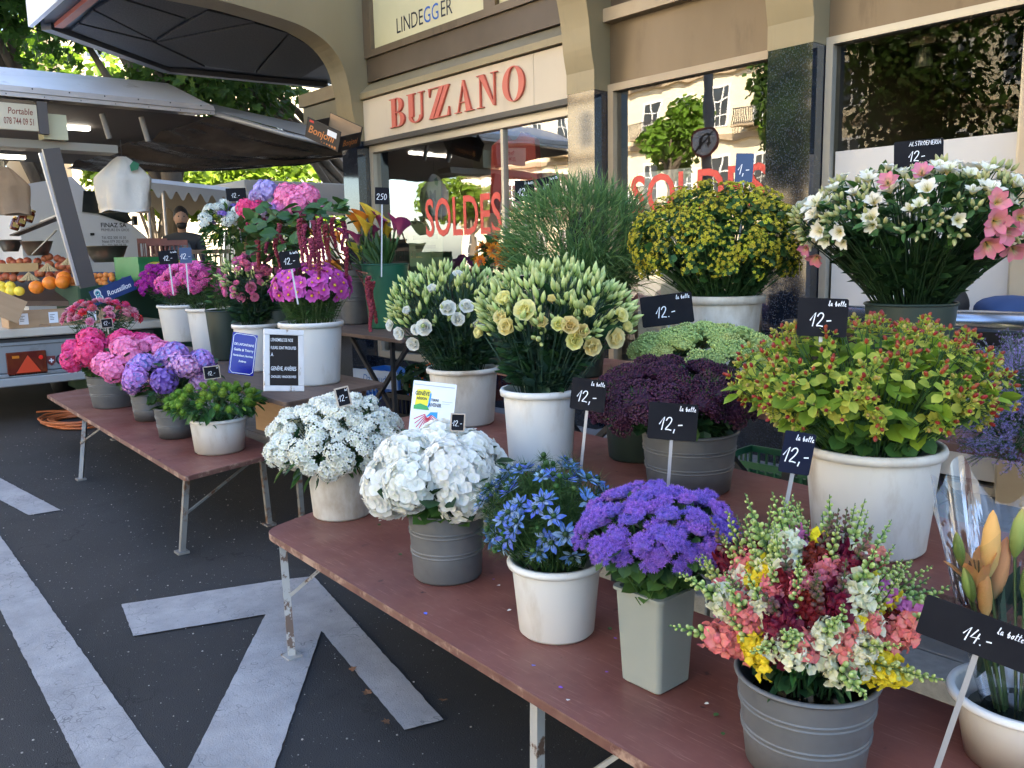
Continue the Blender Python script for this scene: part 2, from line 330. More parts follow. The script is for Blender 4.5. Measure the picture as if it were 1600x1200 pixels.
# ------------------------------------------------------------------ shop building
YG = 5.2
bld = thing('shop_building', 'bronze panelled shop front with dark polished granite pillars and arched brackets', 'building', (0, 0, 0))
def zz(px, py, Y=YG): return float(ony(px, py, Y)[2])
z_sb = (zz(566.4, 220.6, 5.1)+zz(885, 154.8, 5.1))/2; z_st = (zz(569.6, 157.5, 5.1)+zz(881.9, 69.75, 5.1))/2
z_up = (zz(602.5, 84.6)+zz(732, 40))/2
z2a = (zz(982, 128.2)+zz(1199, 79.3))/2; z2b = (zz(987, 139.6)+zz(1203, 90.6))/2
z3a = (zz(1304.9, 57.4)+zz(1572.5, 1.1))/2; z3b = (zz(1312.5, 68.9)+zz(1571, 14.1))/2; z3f = (zz(1307, 236.2)+zz(1559.5, 210.2))/2
ZP = 2.80; ZT = 4.7
arch0 = [(5.0, 2.95), (4.965, 3.11), (4.94, 3.32), (4.87, 3.57), (4.71, 3.76), (4.48, 3.87), (4.25, 3.92), (3.87, 3.965), (3.57, 3.99), (3.0, 4.0)]
arch = []
for i in range(len(arch0)-1):
    p0, p1, p2, p3 = [np.array(arch0[max(0, min(len(arch0)-1, i+k))]) for k in (-1, 0, 1, 2)]
    for s in (0, .25, .5, .75): q = .5*(2*p1+(p2-p0)*s+(2*p0-5*p1+4*p2-p3)*s*s+(3*p1-p0-3*p2+p3)*s**3); arch.append((float(q[0]), float(q[1])))
arch.append(arch0[-1])
def fin(x0, x1):
    t = Tm(); poly = [(YG, ZP), (5.0, ZP)]+arch+[(2.3, 4.0), (2.3, ZT), (YG, ZT)]
    t.prism([(y, z) for y, z in poly], x1-x0, 0, fr((0, 1, 0), (0, 0, 1), (1, 0, 0), (x0, 0, 0)))
    o = part('pillar', t, bld, mats=m_fin)
    g = Tm(); g.box((x0+.004, 5.004, .12), (x1-.004, YG+.1, ZP)); part('granite_cladding', g, o, mats=m_gran)
for x0, x1 in ((-8.52, -8.2), (-5.0, -4.7), (-3.19, -2.87)): fin(x0, x1)
t = Tm(); t.box((-1.70, 5.04, .12), (-1.2, YG+.1, ZT)); part('stone_pier', t, bld, mats=m_ledge)
# bay with the lettered sign board
xs_ = float(ony(834, 120, 5.1)[0]); sg = part('sign_board', Tm().box((-8.198, 5.10, z_sb), (xs_-.003, YG, z_st), 0), bld, mats=m_signb); part('sign_board', Tm().box((xs_, 5.101, z_sb), (-5.002, YG, z_st), 0), bld, mats=m_signb)
part('sign_rail', Tm().box((-8.198, 5.08, z_sb-.05), (-5.002, YG, z_sb-.004)), bld, mats=m_darkframe)
led = Tm(); led.prism([(5.06, z_st+.012), (YG, z_st+.012), (YG, z_st+.19), (5.06, z_st+.07)], 3.196, 0, fr((0, 1, 0), (0, 0, 1), (1, 0, 0), (-8.198, 0, 0))); part('ledge', led, bld, mats=m_fin)
part('fascia', Tm().box((-8.198, YG-.03, z_st+.2), (-5.002, YG+.1, z_up-.004)), bld, mats=m_fascia)
part('fascia', Tm().box((-4.698, YG-.02, z2a), (-3.192, YG+.1, 3.30)), bld, mats=m_bronze)
part('ledge', Tm().box((-4.698, YG-.10, 3.304), (-3.192, YG+.1, 3.40)), bld, mats=m_ledge)
part('fascia', Tm().box((-4.698, YG-.01, 3.404), (-3.192, YG+.1, ZT)), bld, mats=m_fascia)
part('fascia', Tm().box((-2.868, YG-.02, z3a), (-1.702, YG+.1, ZT)), bld, mats=m_bronze)
# upper white panels with lettering, coloured as if in warm light
xs = [-8.198, -6.30, -6.12, -4.998]
uf = Tm(); uf.box((-8.198, YG-.06, z_up), (-4.998, YG+.05, z_up+.07)); uf.box((-8.198, YG-.06, z_up+.07), (-8.06, YG+.05, ZT)); uf.box((-6.18, YG-.06, z_up+.07), (-6.02, YG+.05, ZT))
ufo = part('window_frame', uf, bld, mats=m_bronze)
for a, c in ((-8.058, -6.182), (-6.018, -5.0)): part('pane', Tm().box((a, YG-.01, z_up+.072), (c, YG+.04, ZT)), ufo, mats=m_warm_white)
p0 = ony(619, 42, YG-.01); p1 = ony(708, 6, YG-.01); FX = fr((1, 0, 0), (0, 0, 1), (0, -1, 0), (0, 0, 0))
def facade_text(s, x0, zc, h, m, par, name, y, sx=1.0, bold=0, depth=.0, align='LEFT', space=1.0):
    me = text_mesh(s, h*1.38, m, 0, bold, depth, sx, align, space); return part(name, me, par, T3(x0, y, zc) @ FX)
lh = .155; zc = p0[2]-.005
wtxt = float(p1[0]-p0[0]); k = wtxt/ (lh*1.38*5.55)
facade_text('LINDE', p0[0], zc+.0, lh, m_ink, ufo, 'lettering', YG-.0125, k)
facade_text('GG', p0[0]+wtxt*.50, zc, lh, m_inkblue, ufo, 'lettering', YG-.0125, k*1.02)
facade_text('ER', p0[0]+wtxt*.79, zc, lh, m_ink, ufo, 'lettering', YG-.0125, k)
# fat-and-thin serif letters of the sign, each one piece
def ring(cx, cy, rx, ry, tx, ty, a0=0, a1=360, n=24):
    o = []; i_ = []
    for k in range(n+1):
        a = math.radians(a0+(a1-a0)*k/n); o.append((cx+rx*math.cos(a), cy+ry*math.sin(a))); i_.append((cx+(rx-tx)*math.cos(a), cy+(ry-ty)*math.sin(a)))
    return o, i_
def letter(ch, W_, H_):
    t = Tm(); d = [.022]
    def P(poly):
        a = sum(poly[i][0]*poly[(i+1) % len(poly)][1]-poly[(i+1) % len(poly)][0]*poly[i][1] for i in range(len(poly)))
        t.prism([(x*W_, y*H_) for x, y in (poly if a > 0 else poly[::-1])], d[0]); d[0] += .0006
    def R(x0, y0, x1, y1): P([(x0, y0), (x1, y0), (x1, y1), (x0, y1)])
    def G(*a, **k):
        o, i_ = ring(*a, **k)
        for j in range(len(o)-1): t.prism([(q[0]*W_, q[1]*H_) for q in (i_[j], o[j], o[j+1], i_[j+1])], d[0])
        d[0] += .0006
    th = .028
    if ch == 'B':
        R(.14, 0, .40, 1); R(0, 0, .3, th); R(0, 1-th, .3, 1); R(.3, 1-th, .55, 1); R(.3, .5-th/2, .6, .5+th/2); R(.3, 0, .6, th)
        G(.55, .75, .35, .25, .24, th, -90, 90); G(.60, .25, .40, .25, .26, th, -90, 90)
    if ch == 'U':
        R(.10, .22, .36, 1); R(0, 1-th, .48, 1); R(.80, .22, .87, 1); R(.66, 1-th, 1, 1)
        G(.485, .24, .385, .24, .16, .04, 180, 360)
    if ch == 'Z':
        for s in (0, .24):
            P([(0+s, 0), (.195+s, 0), (.735+s, 1), (.54+s, 1)])
        R(0, 1-th, .98, 1); R(0, 0, .98, th); P([(0, 1), (.035, .72), (.10, 1)]); P([(.98, 0), (.945, .30), (.86, 0)])
    if ch == 'A':
        P([(.14, 0), (.19, 0), (.49, .94), (.46, 1)]); P([(.44, 1), (.52, 1), (.90, 0), (.63, 0)]); R(.25, .30, .72, .33); R(0, 0, .32, th); R(.54, 0, 1, th)
    if ch == 'N':
        R(.13, 0, .18, 1); R(.82, 0, .87, 1); P([(.10, 1), (.36, 1), (.87, 0), (.80, 0)]); R(0, 0, .32, th); R(.68, 1-th, 1, 1); R(0, 1-th, .3, 1)
    if ch == 'O': G(.5, .5, .5, .52, .25, th, 0, 360, n=40)
    return t
for ch, xa, xb, y0, y1 in (('B', 612, 635, 201, 156), ('U', 639, 666, 191, 145), ('Z', 673, 706, 186, 134), ('A', 713, 742, 177, 125), ('N', 748, 780, 169, 116), ('O', 788, 822, 160, 104)):
    a = ony(xa, y0, 5.098); c = ony(xb, y0-4, 5.098); h_ = zz((xa+xb)/2, y1, 5.098)-zz((xa+xb)/2, y0-2, 5.098)
    zb = .38*(z_st-z_sb); zb = z_sb+.115*(z_st-z_sb)/.4
    part('letter', letter(ch, float(c[0]-a[0]), .285), sg, fr((1, 0, 0), (0, 0, 1), (0, -1, 0), (float(a[0]), 5.098, z_sb+.068)), m_coral)
# windows
def window(x0, x1, z0, z1, fw, mfr, mgl, yy=YG):
    t = Tm(); t.box((x0, yy-.05, z0), (x0+fw, yy+.05, z1)); t.box((x1-fw, yy-.05, z0), (x1, yy+.05, z1)); t.box((x0+fw, yy-.05, z1-fw), (x1-fw, yy+.05, z1)); t.box((x0+fw, yy-.05, z0), (x1-fw, yy+.05, z0+fw))
    o = part('window', t, bld, mats=mfr)
    g = Tm(); g.add([(x0+fw, yy, z0+fw), (x1-fw, yy, z0+fw), (x1-fw, yy, z1-fw), (x0+fw, yy, z1-fw)], [(0, 1, 2, 3)]); part('glass', g, o, mats=mgl); return o
w1 = window(-8.198, -5.002, .45, z_sb-.054, .07, m_alu, m_glass)
part('mullion', Tm().box((-6.02, YG-.03, .52), (-5.985, YG+.03, z_sb-.13)), w1, mats=m_alu)
w2 = window(-4.698, -3.192, .45, z2a-.004, z2a-z2b, m_ledge, m_glass)
w3 = window(-2.868, -1.702, .13, z3a-.004, z3a-z3b, m_alu, m_glass3)
g = Tm(); xa, xb = -2.868+.062, -1.702-.062; g.add([(xa, YG-.003, .2), (xb, YG-.003, .2), (xb, YG-.003, z3f), (xa, YG-.003, z3f)], [(0, 1, 2, 3)]); part('frosted_film', g, w3, mats=m_frost)
part('sill', Tm().box((-8.198, YG-.08, .12), (-5.002, YG+.1, .446)), bld, mats=m_gran); part('sill', Tm().box((-4.698, YG-.08, .12), (-3.192, YG+.1, .446)), bld, mats=m_gran)
# SOLDES on two panes
def pane_text(s, px0_, px1_, pyt, pyb, par):
    a = ony(px0_, pyb, YG-.004); c = ony(px1_, pyb, YG-.004); zt = zz((px0_+px1_)/2, pyt, YG-.004); zb = zz((px0_+px1_)/2, pyb, YG-.004); h_ = zt-zb; w_ = float(c[0]-a[0])
    me = text_mesh(s, h_*1.37, m_red, 0, .006, 0, 1, 'LEFT'); xsz = [q.co.x for q in me.vertices]; ysz = [q.co.y for q in me.vertices]
    me.transform(Matrix.Translation((-min(xsz), -min(ysz), 0))); me.transform(Matrix.Diagonal((w_/(max(xsz)-min(xsz)), h_/(max(ysz)-min(ysz)), 1, 1)))
    part('window_lettering', me, par, T3(float(a[0]), YG-.004, zb) @ FX)
pane_text('SOLDES', 666, 784, 305, 368, w1); pane_text('SOLDES', 986, 1196, 264, 330, w2)
# what stands behind the panes
m_room = mat('shop_interior_wall', (.30, .25, .20), (.24, .19, .15), 1.5, .7); m_roomf = mat('shop_floor', (.12, .08, .05), rough=.3); m_pink = mat('salmon_display_board', (.62, .40, .30), rough=.6)
t = Tm()
for a, c, mm in (((-8.19, 5.3, .1), (-1.2, 9, .14), 1), ((-8.19, 9, .1), (-1.2, 9.1, 3), 0), ((-8.3, 5.3, .1), (-8.19, 9, 3), 0), ((-1.2, 5.3, .1), (-1.1, 9, 3), 0), ((-8.19, 5.3, 2.95), (-1.2, 9, 3.0), 0), ((-3.2, 5.3, .14), (-3.0, 9, 2.95), 0)): t.box(a, c, mm)
part('shop_interior', t, bld, mats=[m_room, m_roomf])
m_gpost = mat('green_poster', (.10, .16, .09), (.30, .36, .26), 2.2, .5)
t = Tm(); t.box((-7.62, YG+.03, 1.45), (-7.02, YG+.04, 2.30)); po = solo('window_poster', t, 'green and grey poster taped inside the shop window, its print seen from behind', 'poster', m_gpost)
for s, dz, hh in (('MARO', .70, .11), ('JOOS', .50, .14)):
    me = text_mesh(s, hh*1.4, mat('poster_print', (.02, .05, .025), rough=.6), 0, .004, 0, -1.0); part('poster_print', me, po, T3(-7.32, YG+.028, 1.45+dz) @ FX)
t = Tm(); t.ribbon([(-.22, .30), (.22, .30)], .05); t.ribbon([(-.18, .20), (.18, .20)], .035); part('poster_print', t, po, T3(-7.32, YG+.028, 1.45) @ FX, mat('poster_print', (.02, .05, .025), rough=.6))
solo('display_board', Tm().box((-6.62, 5.42, .3), (-5.35, 5.46, 2.32), 0, None, .004), 'salmon coloured display board standing in the shop window behind the red letters', 'display board', m_pink)
solo('display_board', Tm().box((-4.62, 5.42, .3), (-4.02, 5.46, 2.18), 0, None, .004), 'grey white display board inside the second shop window', 'display board', m_white)
rc = Tm(); q = [(-.35, 0), (.35, 0), (.30, .62), (.12, .70), (.05, .64), (-.05, .64), (-.12, .70), (-.30, .62)]; rc.prism(q, .06, 0, fr((1, 0, 0), (0, 0, 1), (0, -1, 0), (-6.05, 5.40, 1.95)))
solo('red_jacket', rc, 'red jacket hanging in the shop window under the sign board', 'jacket', mat('red_cloth', (.40, .04, .035), rough=.8))
sp_ = ony(1445, 70, 5.7); st = thing('spot_lamp', 'small grey spot lamp on a track inside the right hand shop window', 'lamp', T3(*sp_))
part('track', Tm().box((-.08, -.03, .0), (.08, .03, .06)), st, mats=m_alu); part('lamp_head', Tm().lathe([(.03, -.02), (.045, -.06), (.055, -.14), (.05, -.14)], 14, cap=True), st, mats=mat('grey_green_metal', (.16, .2, .19), rough=.4))
# canopy over the next bay, its soffit in slate panels
can = part('canopy', Tm().prism([(-8.53, 2.45), (-8.53, 7.2), (-11.25, 7.2), (-11.25, 6.35), (-11.52, 4.24), (-10.22, 2.54), (-9.9, 2.45)][::-1], .55, 0, T3(0, 0, 4.03)), bld, mats=m_black)
pan = [[(112, 47), (124, 38), (238, 66), (320, 105), (262, 104)], [(126, 36), (146, 17), (238, 63)], [(148, 15), (180, -4), (290, 30), (240, 62)], [(184, -6), (215, -25), (330, 12), (295, 29)], [(246, 64), (324, 17), (396, 34)], [(246, 67), (398, 37), (450, 52), (396, 113), (326, 104)], [(452, 54), (520, 92), (470, 122), (400, 115)]]
for k, q in enumerate(pan):
    t = Tm(); pts = [onz(x, y, 4.0) for x, y in q]; t.prism([(p[0], p[1]) for p in pts][::-1], .025+.003*k, 0, T3(0, 0, 4.0)); part('soffit_panel', t, can, mats=m_soffit)
rim = [onz(72, 42, 4.0)[:2], onz(262, 110, 4.0)[:2], onz(400, 124, 4.0)[:2], onz(510, 134, 4.0)[:2]]
t = Tm()
for p, q in zip(rim, rim[1:]): t.bar((p[0], p[1], 4.02), (q[0], q[1], 4.02), .12, .10)
part('soffit_rim', t, can, mats=mat('grey_metal_rim', (.13, .13, .135), rough=.4, metal=.3))
part('white_fascia', Tm().box((-10.3, 2.40, 4.0), (-8.53, 2.445, 4.62)), can, mats=m_white); part('red_strip', Tm().box((-10.1, 2.60, 3.985), (-8.6, 2.68, 4.028)), can, mats=mat('red_strip', (.40, .09, .05), rough=.4))
# next bay beyond the left pillar
part('fascia', Tm().box((-9.95, 5.32, zz(455, 216, 5.32)), (-8.525, 5.7, zz(455, 176, 5.32))), bld, mats=m_fin); part('ledge', Tm().box((-9.98, 5.28, zz(455, 176, 5.32)+.01), (-8.525, 5.7, zz(455, 176, 5.32)+.16)), bld, mats=m_ledge)
part('corner_pier', Tm().box((-8.95, 5.5, .12), (-8.525, 6.2, 4.0)), bld, mats=m_ledge)
# the storeys above and the depth of the block (they throw the shade), plus a hidden set-back block added to shade the market
m_plain = mat('grey_render', (.42, .39, .35), rough=.8)
t = Tm(); t.box((-8.5, 5.3, 4.71), (14, 17, 15.5)); t.box((-1.2, 5.02, .1), (14, 17, 4.705)); t.box((-8.5, 9.15, .1), (-1.21, 17, 4.7)); t.box((-15.3, 9.6, 0), (-8.51, 17, 18)); part('storeys_and_shade_block', t, bld, mats=m_plain)

# ------------------------------------------------------------------ across the square: sunlit house seen in the panes, trees, pole with sign
m_stucco = mat('cream_stucco', (.82, .70, .48), (.87, .76, .55), .6, .85); m_wf = mat('white_window_frame', (.78, .77, .74), rough=.5); m_pane = mat('dark_window_pane', (.05, .06, .07), rough=.05)
m_iron = mat('wrought_iron', (.05, .045, .045), rough=.5)
YH = -30.0
hs = thing('stucco_house', 'long cream stucco house with balconies across the street, mirrored in the shop windows', 'building', (0, 0, 0))
t = Tm(); t.box((-52, YH-8, 0), (6, YH, 19)); part('wall', t, hs, mats=m_stucco)
t = Tm()
for z in (3.9, 7.5, 11.1, 14.7, 18.6): t.box((-52, YH, z-.1), (6, YH+.22, z+.16))
part('cornice', t, hs, mats=m_ledge)
fm = Tm()
for a, c in (((-.62, -.03, -.05), (-.5, .06, 2.15)), ((.5, -.03, -.05), (.62, .06, 2.15)), ((-.5, -.03, 2.03), (.5, .06, 2.15)), ((-.5, -.03, -.05), (.5, .06, .05)), ((-.04, -.02, .05), (.04, .05, 2.03)), ((-.5, -.02, .68), (-.04, .05, .74)), ((.04, -.02, .68), (.5, .05, .74)), ((-.5, -.02, 1.36), (-.04, .05, 1.42)), ((.04, -.02, 1.36), (.5, .05, 1.42))): fm.box(a, c)
fm = fm.mesh('window', m_wf); pm = Tm(); pm.add([(-.5, .012, .05), (.5, .012, .05), (.5, .012, 2.03), (-.5, .012, 2.03)], [(3, 2, 1, 0)]); pm = pm.mesh('pane', m_pane)
bal = Tm(); bal.box((-1.1, .02, -.32), (1.1, .9, -.2), 1)
for k in range(23): bal.bar((-1.08+k*.0982, .86, -.2), (-1.08+k*.0982, .86, .75), .03, .03)
bal.box((-1.1, .83, .75), (1.1, .89, .8)); bal = bal.mesh('balcony', [m_iron, m_ledge])
for fl, z in enumerate((.9, 4.6, 8.2, 11.8, 15.3)):
    for k in range(23):
        x = -50.5+k*2.45; w = part('window', fm, hs, T3(x, YH, z)); part('pane', pm, w)
        if fl in (1, 2, 3) and k % 3 == 1: part('balcony', bal, hs, T3(x, YH, z))
# ------------------------------------------------------------------ trees
m_bark = mat('bark', (.10, .075, .05), (.16, .13, .095), 8, .9, bump=.8, bscale=25, stretch=(1, 1, .3))
def leafmat(name, c1, c2, tr=.35): return petal(name, [(0, c1), (1, c2)], .5, tr, .5, .015)
m_leafA = leafmat('plane_leaf', (.04, .10, .016), (.09, .18, .028), .45); m_leafB = leafmat('bush_leaf', (.12, .22, .016), (.21, .32, .03), .5)
def lobed(s=1.0):                              # a plane-tree leaf of five lobes, folded a little
    t = Tm(); pts = []; L = (1.0, .82, .55)
    out = [(-.08, 0), (-.35, -.10), (-.62, .12), (-.36, .28), (-.70, .62), (-.28, .58), (0, 1.05), (.28, .58), (.70, .62), (.36, .28), (.62, .12), (.35, -.10), (.08, 0)]
    v = [(0, .25, -.05)]+[(x, y, .12*abs(x)) for x, y in out]
    t.add([(x*s, y*s, z*s) for x, y, z in v], [(0, i+1, i+2 if i+2 < len(v) else 1) for i in range(len(v)-1)], [.2]+[min(1, .3+abs(y)*.7) for x, y in out]); return t
def oval(s=1.0, w=.5):
    t = Tm(); t.add([(0, 0, 0), (-w*.8*s, .35*s, .05*s), (-w*.7*s, .7*s, .02*s), (0, s, -.08*s), (w*.7*s, .7*s, .02*s), (w*.8*s, .35*s, .05*s), (0, .5*s, -.04*s)], [(0, 6, 1), (1, 6, 2), (2, 6, 3), (3, 6, 4), (4, 6, 5), (5, 6, 0)], [0, .5, .7, 1, .7, .5, .4]); return t
def crown(clumps, n, shape, smin, smax, seed):
    R_ = np.random.RandomState(seed); t = Tm(); Ms = []
    vol = np.array([r[3]*r[4]*r[5] for r in clumps])**.67; pick = R_.choice(len(clumps), n, p=vol/vol.sum())
    for k in pick:
        cx, cy, cz, rx, ry, rz = clumps[k]; d = R_.normal(size=3); d /= np.linalg.norm(d); q = R_.uniform(.45, 1.05)**.6
        nn = d*.6+np.array([0, 0, .5])+R_.normal(size=3)*.45; Ms.append(frame(nn, R_.uniform(0, 6.28), (cx+d[0]*rx*q, cy+d[1]*ry*q, cz+d[2]*rz*q), R_.uniform(smin, smax)))
    t.put(shape, np.array(Ms)); return t
def tree(name, label, x, y, h, tr, clumps, n, shape, smin, smax, mleaf, seed, nparts=0, group=None, wid=3.0):
    o = thing(name, label, 'tree', (x, y, 0), group); R_ = random.Random(seed)
    t = Tm(); t.tube([(0, 0, 0), (.05, .03, h*.3), (0, .1, h*.62)], [tr, tr*.85, tr*.6], 10)
    tk = part('trunk', t, o, mats=m_bark, smooth=True); t = Tm()
    for c in clumps[:9]:
        e = (c[0]-x, c[1]-y, c[2]); s = (0, .05, h*R_.uniform(.35, .6)); t.tube([s, ((s[0]+e[0])*.45, (s[1]+e[1])*.45, (s[2]+e[2])*.52), e], [tr*.45, tr*.3, tr*.1], 6)
    part('limb', t, tk, mats=m_bark, smooth=True)
    c2 = [(c[0]-x, c[1]-y, c[2], c[3], c[4], c[5]) for c in clumps]
    cr = part('crown', crown(c2, n, shape, smin, smax, seed), o, mats=mleaf); cr['kind'] = 'stuff'
    return o
def blob(cx, cy, cz, rx, ry, rz, k, seed, s=.42):
    R_ = np.random.RandomState(seed); out = []
    for i in range(k):
        d = R_.normal(size=3); d /= np.linalg.norm(d); q = R_.uniform(.3, .85); out.append((cx+d[0]*rx*q, cy+d[1]*ry*q, cz+d[2]*rz*q)+tuple(np.array([rx, ry, rz])*s*R_.uniform(.6, 1.2)))
    return out
LV = lobed()
# the big plane tree over the market, its trunk by the far stall
tree('plane_tree', 'large plane tree with lobed leaves standing over the fruit trailer', -16.8, 3.9, 6.5, .24, blob(-15.0, 1.7, 5.8, 2.4, 3.3, 1.9, 20, 5), 7500, LV, .10, .19, m_leafA, 11)
tree('plane_tree', 'plane tree with a dark leafy crown beyond the canopy of the shop', -16.4, 9.9, 6.0, .22, blob(-15.2, 6.2, 4.9, 2.2, 3.0, 1.15, 14, 7), 3000, LV, .10, .18, m_leafA, 12)
tree('market_tree', 'tree with a thick bare trunk beside the white scalloped awning', -14.6, 5.25, 6.0, .24, blob(-15.6, 5.2, 6.0, 2.0, 2.0, 1.1, 9, 9), 1300, LV, .1, .18, m_leafA, 13)
OV = oval(1, .55)
tree('sunlit_tree', 'bright yellow green sunlit tree beyond the far stalls', -28, 12.5, 5, .2, blob(-27.5, 12.6, 3.9, 2.6, 4.2, 2.0, 18, 21), 5200, OV, .16, .30, m_leafB, 14)
tree('sunlit_tree', 'tall sunlit tree glimpsed through the plane tree leaves', -34, 6.5, 9, .3, blob(-34, 5.5, 7.6, 3, 7.0, 3.2, 16, 23), 3600, OV, .22, .40, m_leafB, 15)
tree('sunlit_tree', 'low bright sunlit bush above the scalloped awning', -27, 9.2, 4, .15, blob(-26.5, 9.0, 4.3, 1.6, 2.6, 1.3, 12, 25), 2600, OV, .16, .28, m_leafB, 19)
# trees across the square, seen in the window reflections
tree('square_tree', 'round sunlit bush tree mirrored in the second shop window', -23.6, -19.5, 9, .2, blob(-23.6, -19.5, 6.3, 1.9, 1.9, 1.7, 12, 31), 2600, OV, .18, .32, m_leafB, 16)
tree('square_tree', 'yellow green street tree mirrored at the edge of the granite pillar', -19.4, -21, 9, .2, blob(-19.3, -21, 6.2, 1.3, 1.6, 1.7, 10, 33), 1600, OV, .18, .32, m_leafB, 17)
tree('square_tree', 'low sunlit tree mirrored in the shop window beside the salmon board', -38, -20, 6, .2, blob(-38.5, -20, 4.6, 4.2, 1.7, 1.6, 14, 34), 2600, OV, .18, .32, m_leafB, 18)
for k, (x, y) in enumerate(((-11.2, -9.0), (-8.4, -8.6), (-5.6, -9.2))):
    tree('shade_tree', ('dark bushy street tree mirrored in the glass door', 'middle one of the dark street trees behind the viewer', 'farthest right of the dark street trees behind the viewer')[k], x, y, 8, .22, blob(x, y, 5.2, 2.3, 1.7, 3.3, 15, 41+k), 4600, OV, .10, .18, m_leafA, 50+k)
# houses that close the street
m_far = mat('pale_ochre_render', (.62, .52, .36), (.56, .46, .32), .4, .9)
def house(name, label, x0, y0, x1, y1, h, wins):
    o = thing(name, label, 'building', (0, 0, 0)); part('wall', Tm().box((x0, y0, 0), (x1, y1, h)), o, mats=m_far)
    w = Tm().box((0, -.55, 0), (.05, .55, 1.9)).mesh('window', m_wf); pn = Tm().box((.051, -.45, .1), (.06, .45, 1.8)).mesh('pane', m_pane)
    for fl in range(wins[1]):
        for k in range(wins[0]):
            q = part('window', w, o, T3(x1, y0+1.6+k*(y1-y0-3.2)/(wins[0]-1), 1.2+fl*3.4)); part('pane', pn, q)
    part('roof', Tm().box((x0-.3, y0-.3, h+.004), (x1+.3, y1+.3, h+.5)), o, mats=mat('slate_roof', (.10, .10, .11), rough=.7))
house('ochre_house', 'pale ochre house closing the far end of the street', -62, -8, -48, 8.6, 15, (6, 4)); house('far_house', 'sunlit cream house far beyond the bright tree', -60, 12, -46, 40, 14, (9, 4))
# pole with the round no U-turn sign
pl = thing('sign_pole', 'grey street pole with a round no u-turn sign, mirrored in the shop window', 'sign', (-10.9, -4.6, 0))
m_pole = mat('grey_pole', (.22, .22, .22), rough=.5); part('pole', Tm().lathe([(.11, 0), (.10, 5), (.09, 10)], 14, cap=True), pl, mats=m_pole)
sgn = part('sign_disc', Tm().lathe([(.30, 0), (.30, .015)], 28, cap=True), pl, frame((.2, 1, 0), 0, (.03, .12, 3.75)), mat('sign_white', (.75, .75, .75), rough=.4)); t = Tm(); o_, i_ = ring(0, 0, .30, .30, .045, .045, n=32)
for j in range(32): t.prism([i_[j], o_[j], o_[j+1], i_[j+1]], .004)
part('red_ring', t, sgn, T3(0, 0, .016), mats=mat('faded_red', (.30, .06, .05), rough=.5))
t = Tm(); t.ribbon([(.08, -.14), (.08, .05), (.05, .11), (0, .13), (-.05, .11), (-.08, .05), (-.08, -.06)], .045); t.add([(-.15, -.05, 0), (-.01, -.05, 0), (-.08, -.15, 0)], [(0, 2, 1)]); t.ribbon([(-.18, .18), (.18, -.18)], .04, z=.002); part('u_turn_mark', t, sgn, T3(0, 0, .017), mats=m_ink)
# ------------------------------------------------------------------ tables
m_top, n, l, b = _new('oxblood_table_top'); v = _coord(n)
c0 = _mix(n, l, _ramp(n, l, _noise(n, l, v, 3, 6, .65), [(.3, 0), (.7, 1)]), (.150, .046, .034), (.235, .088, .066))
mp = n.new('ShaderNodeMapping'); mp.inputs['Scale'].default_value = (3, 60, 1); mp.inputs['Rotation'].default_value = (0, 0, .5); l.new(v, mp.inputs[0])
c0 = _mix(n, l, _ramp(n, l, _noise(n, l, mp.outputs[0], 3, 5, .7), [(.57, 0), (.72, 1)]), c0, (.34, .17, .13))
c0 = _mix(n, l, _ramp(n, l, _noise(n, l, v, 16, 3, .6), [(.67, 0), (.73, 1)]), c0, (.055, .016, .016))
l.new(c0, b.inputs['Base Color']); l.new(_ramp(n, l, _noise(n, l, v, 5, 5), [(.3, .35), (.7, .6)]), b.inputs['Roughness'])
m_edge = mat('worn_table_edge', (.10, .035, .028), (.17, .085, .06), 12, .6, dirt=(.34, .22, .16), dscale=9, dlo=.52, dhi=.62)
m_wood = mat('worn_brown_board', (.10, .062, .048), (.16, .105, .08), 4, .6, stretch=(.6, 5, 1), dirt=(.055, .035, .03), dscale=5)
m_leg = mat('rusty_grey_steel', (.17, .17, .165), (.24, .235, .22), 9, .55, .3, dirt=(.13, .06, .03), dscale=14, dlo=.52, dhi=.62)
m_legw = mat('chipped_white_steel', (.36, .35, .33), (.28, .275, .26), 6, .5, dirt=(.10, .055, .035), dscale=13, dlo=.56, dhi=.60)
m_bleg = mat('dark_steel', (.035, .034, .036), rough=.5, metal=.3)
def roundpoly(c, r, n=6):
    out = []
    for i in range(4):
        P, A, B = np.array(c[i]), np.array(c[i-1]), np.array(c[(i+1) % 4]); a = (A-P)/np.linalg.norm(A-P); q = (B-P)/np.linalg.norm(B-P)
        for k in range(n+1): s = k/n; out.append(P+a*r*(1-s)**2+q*r*s**2)
    return out
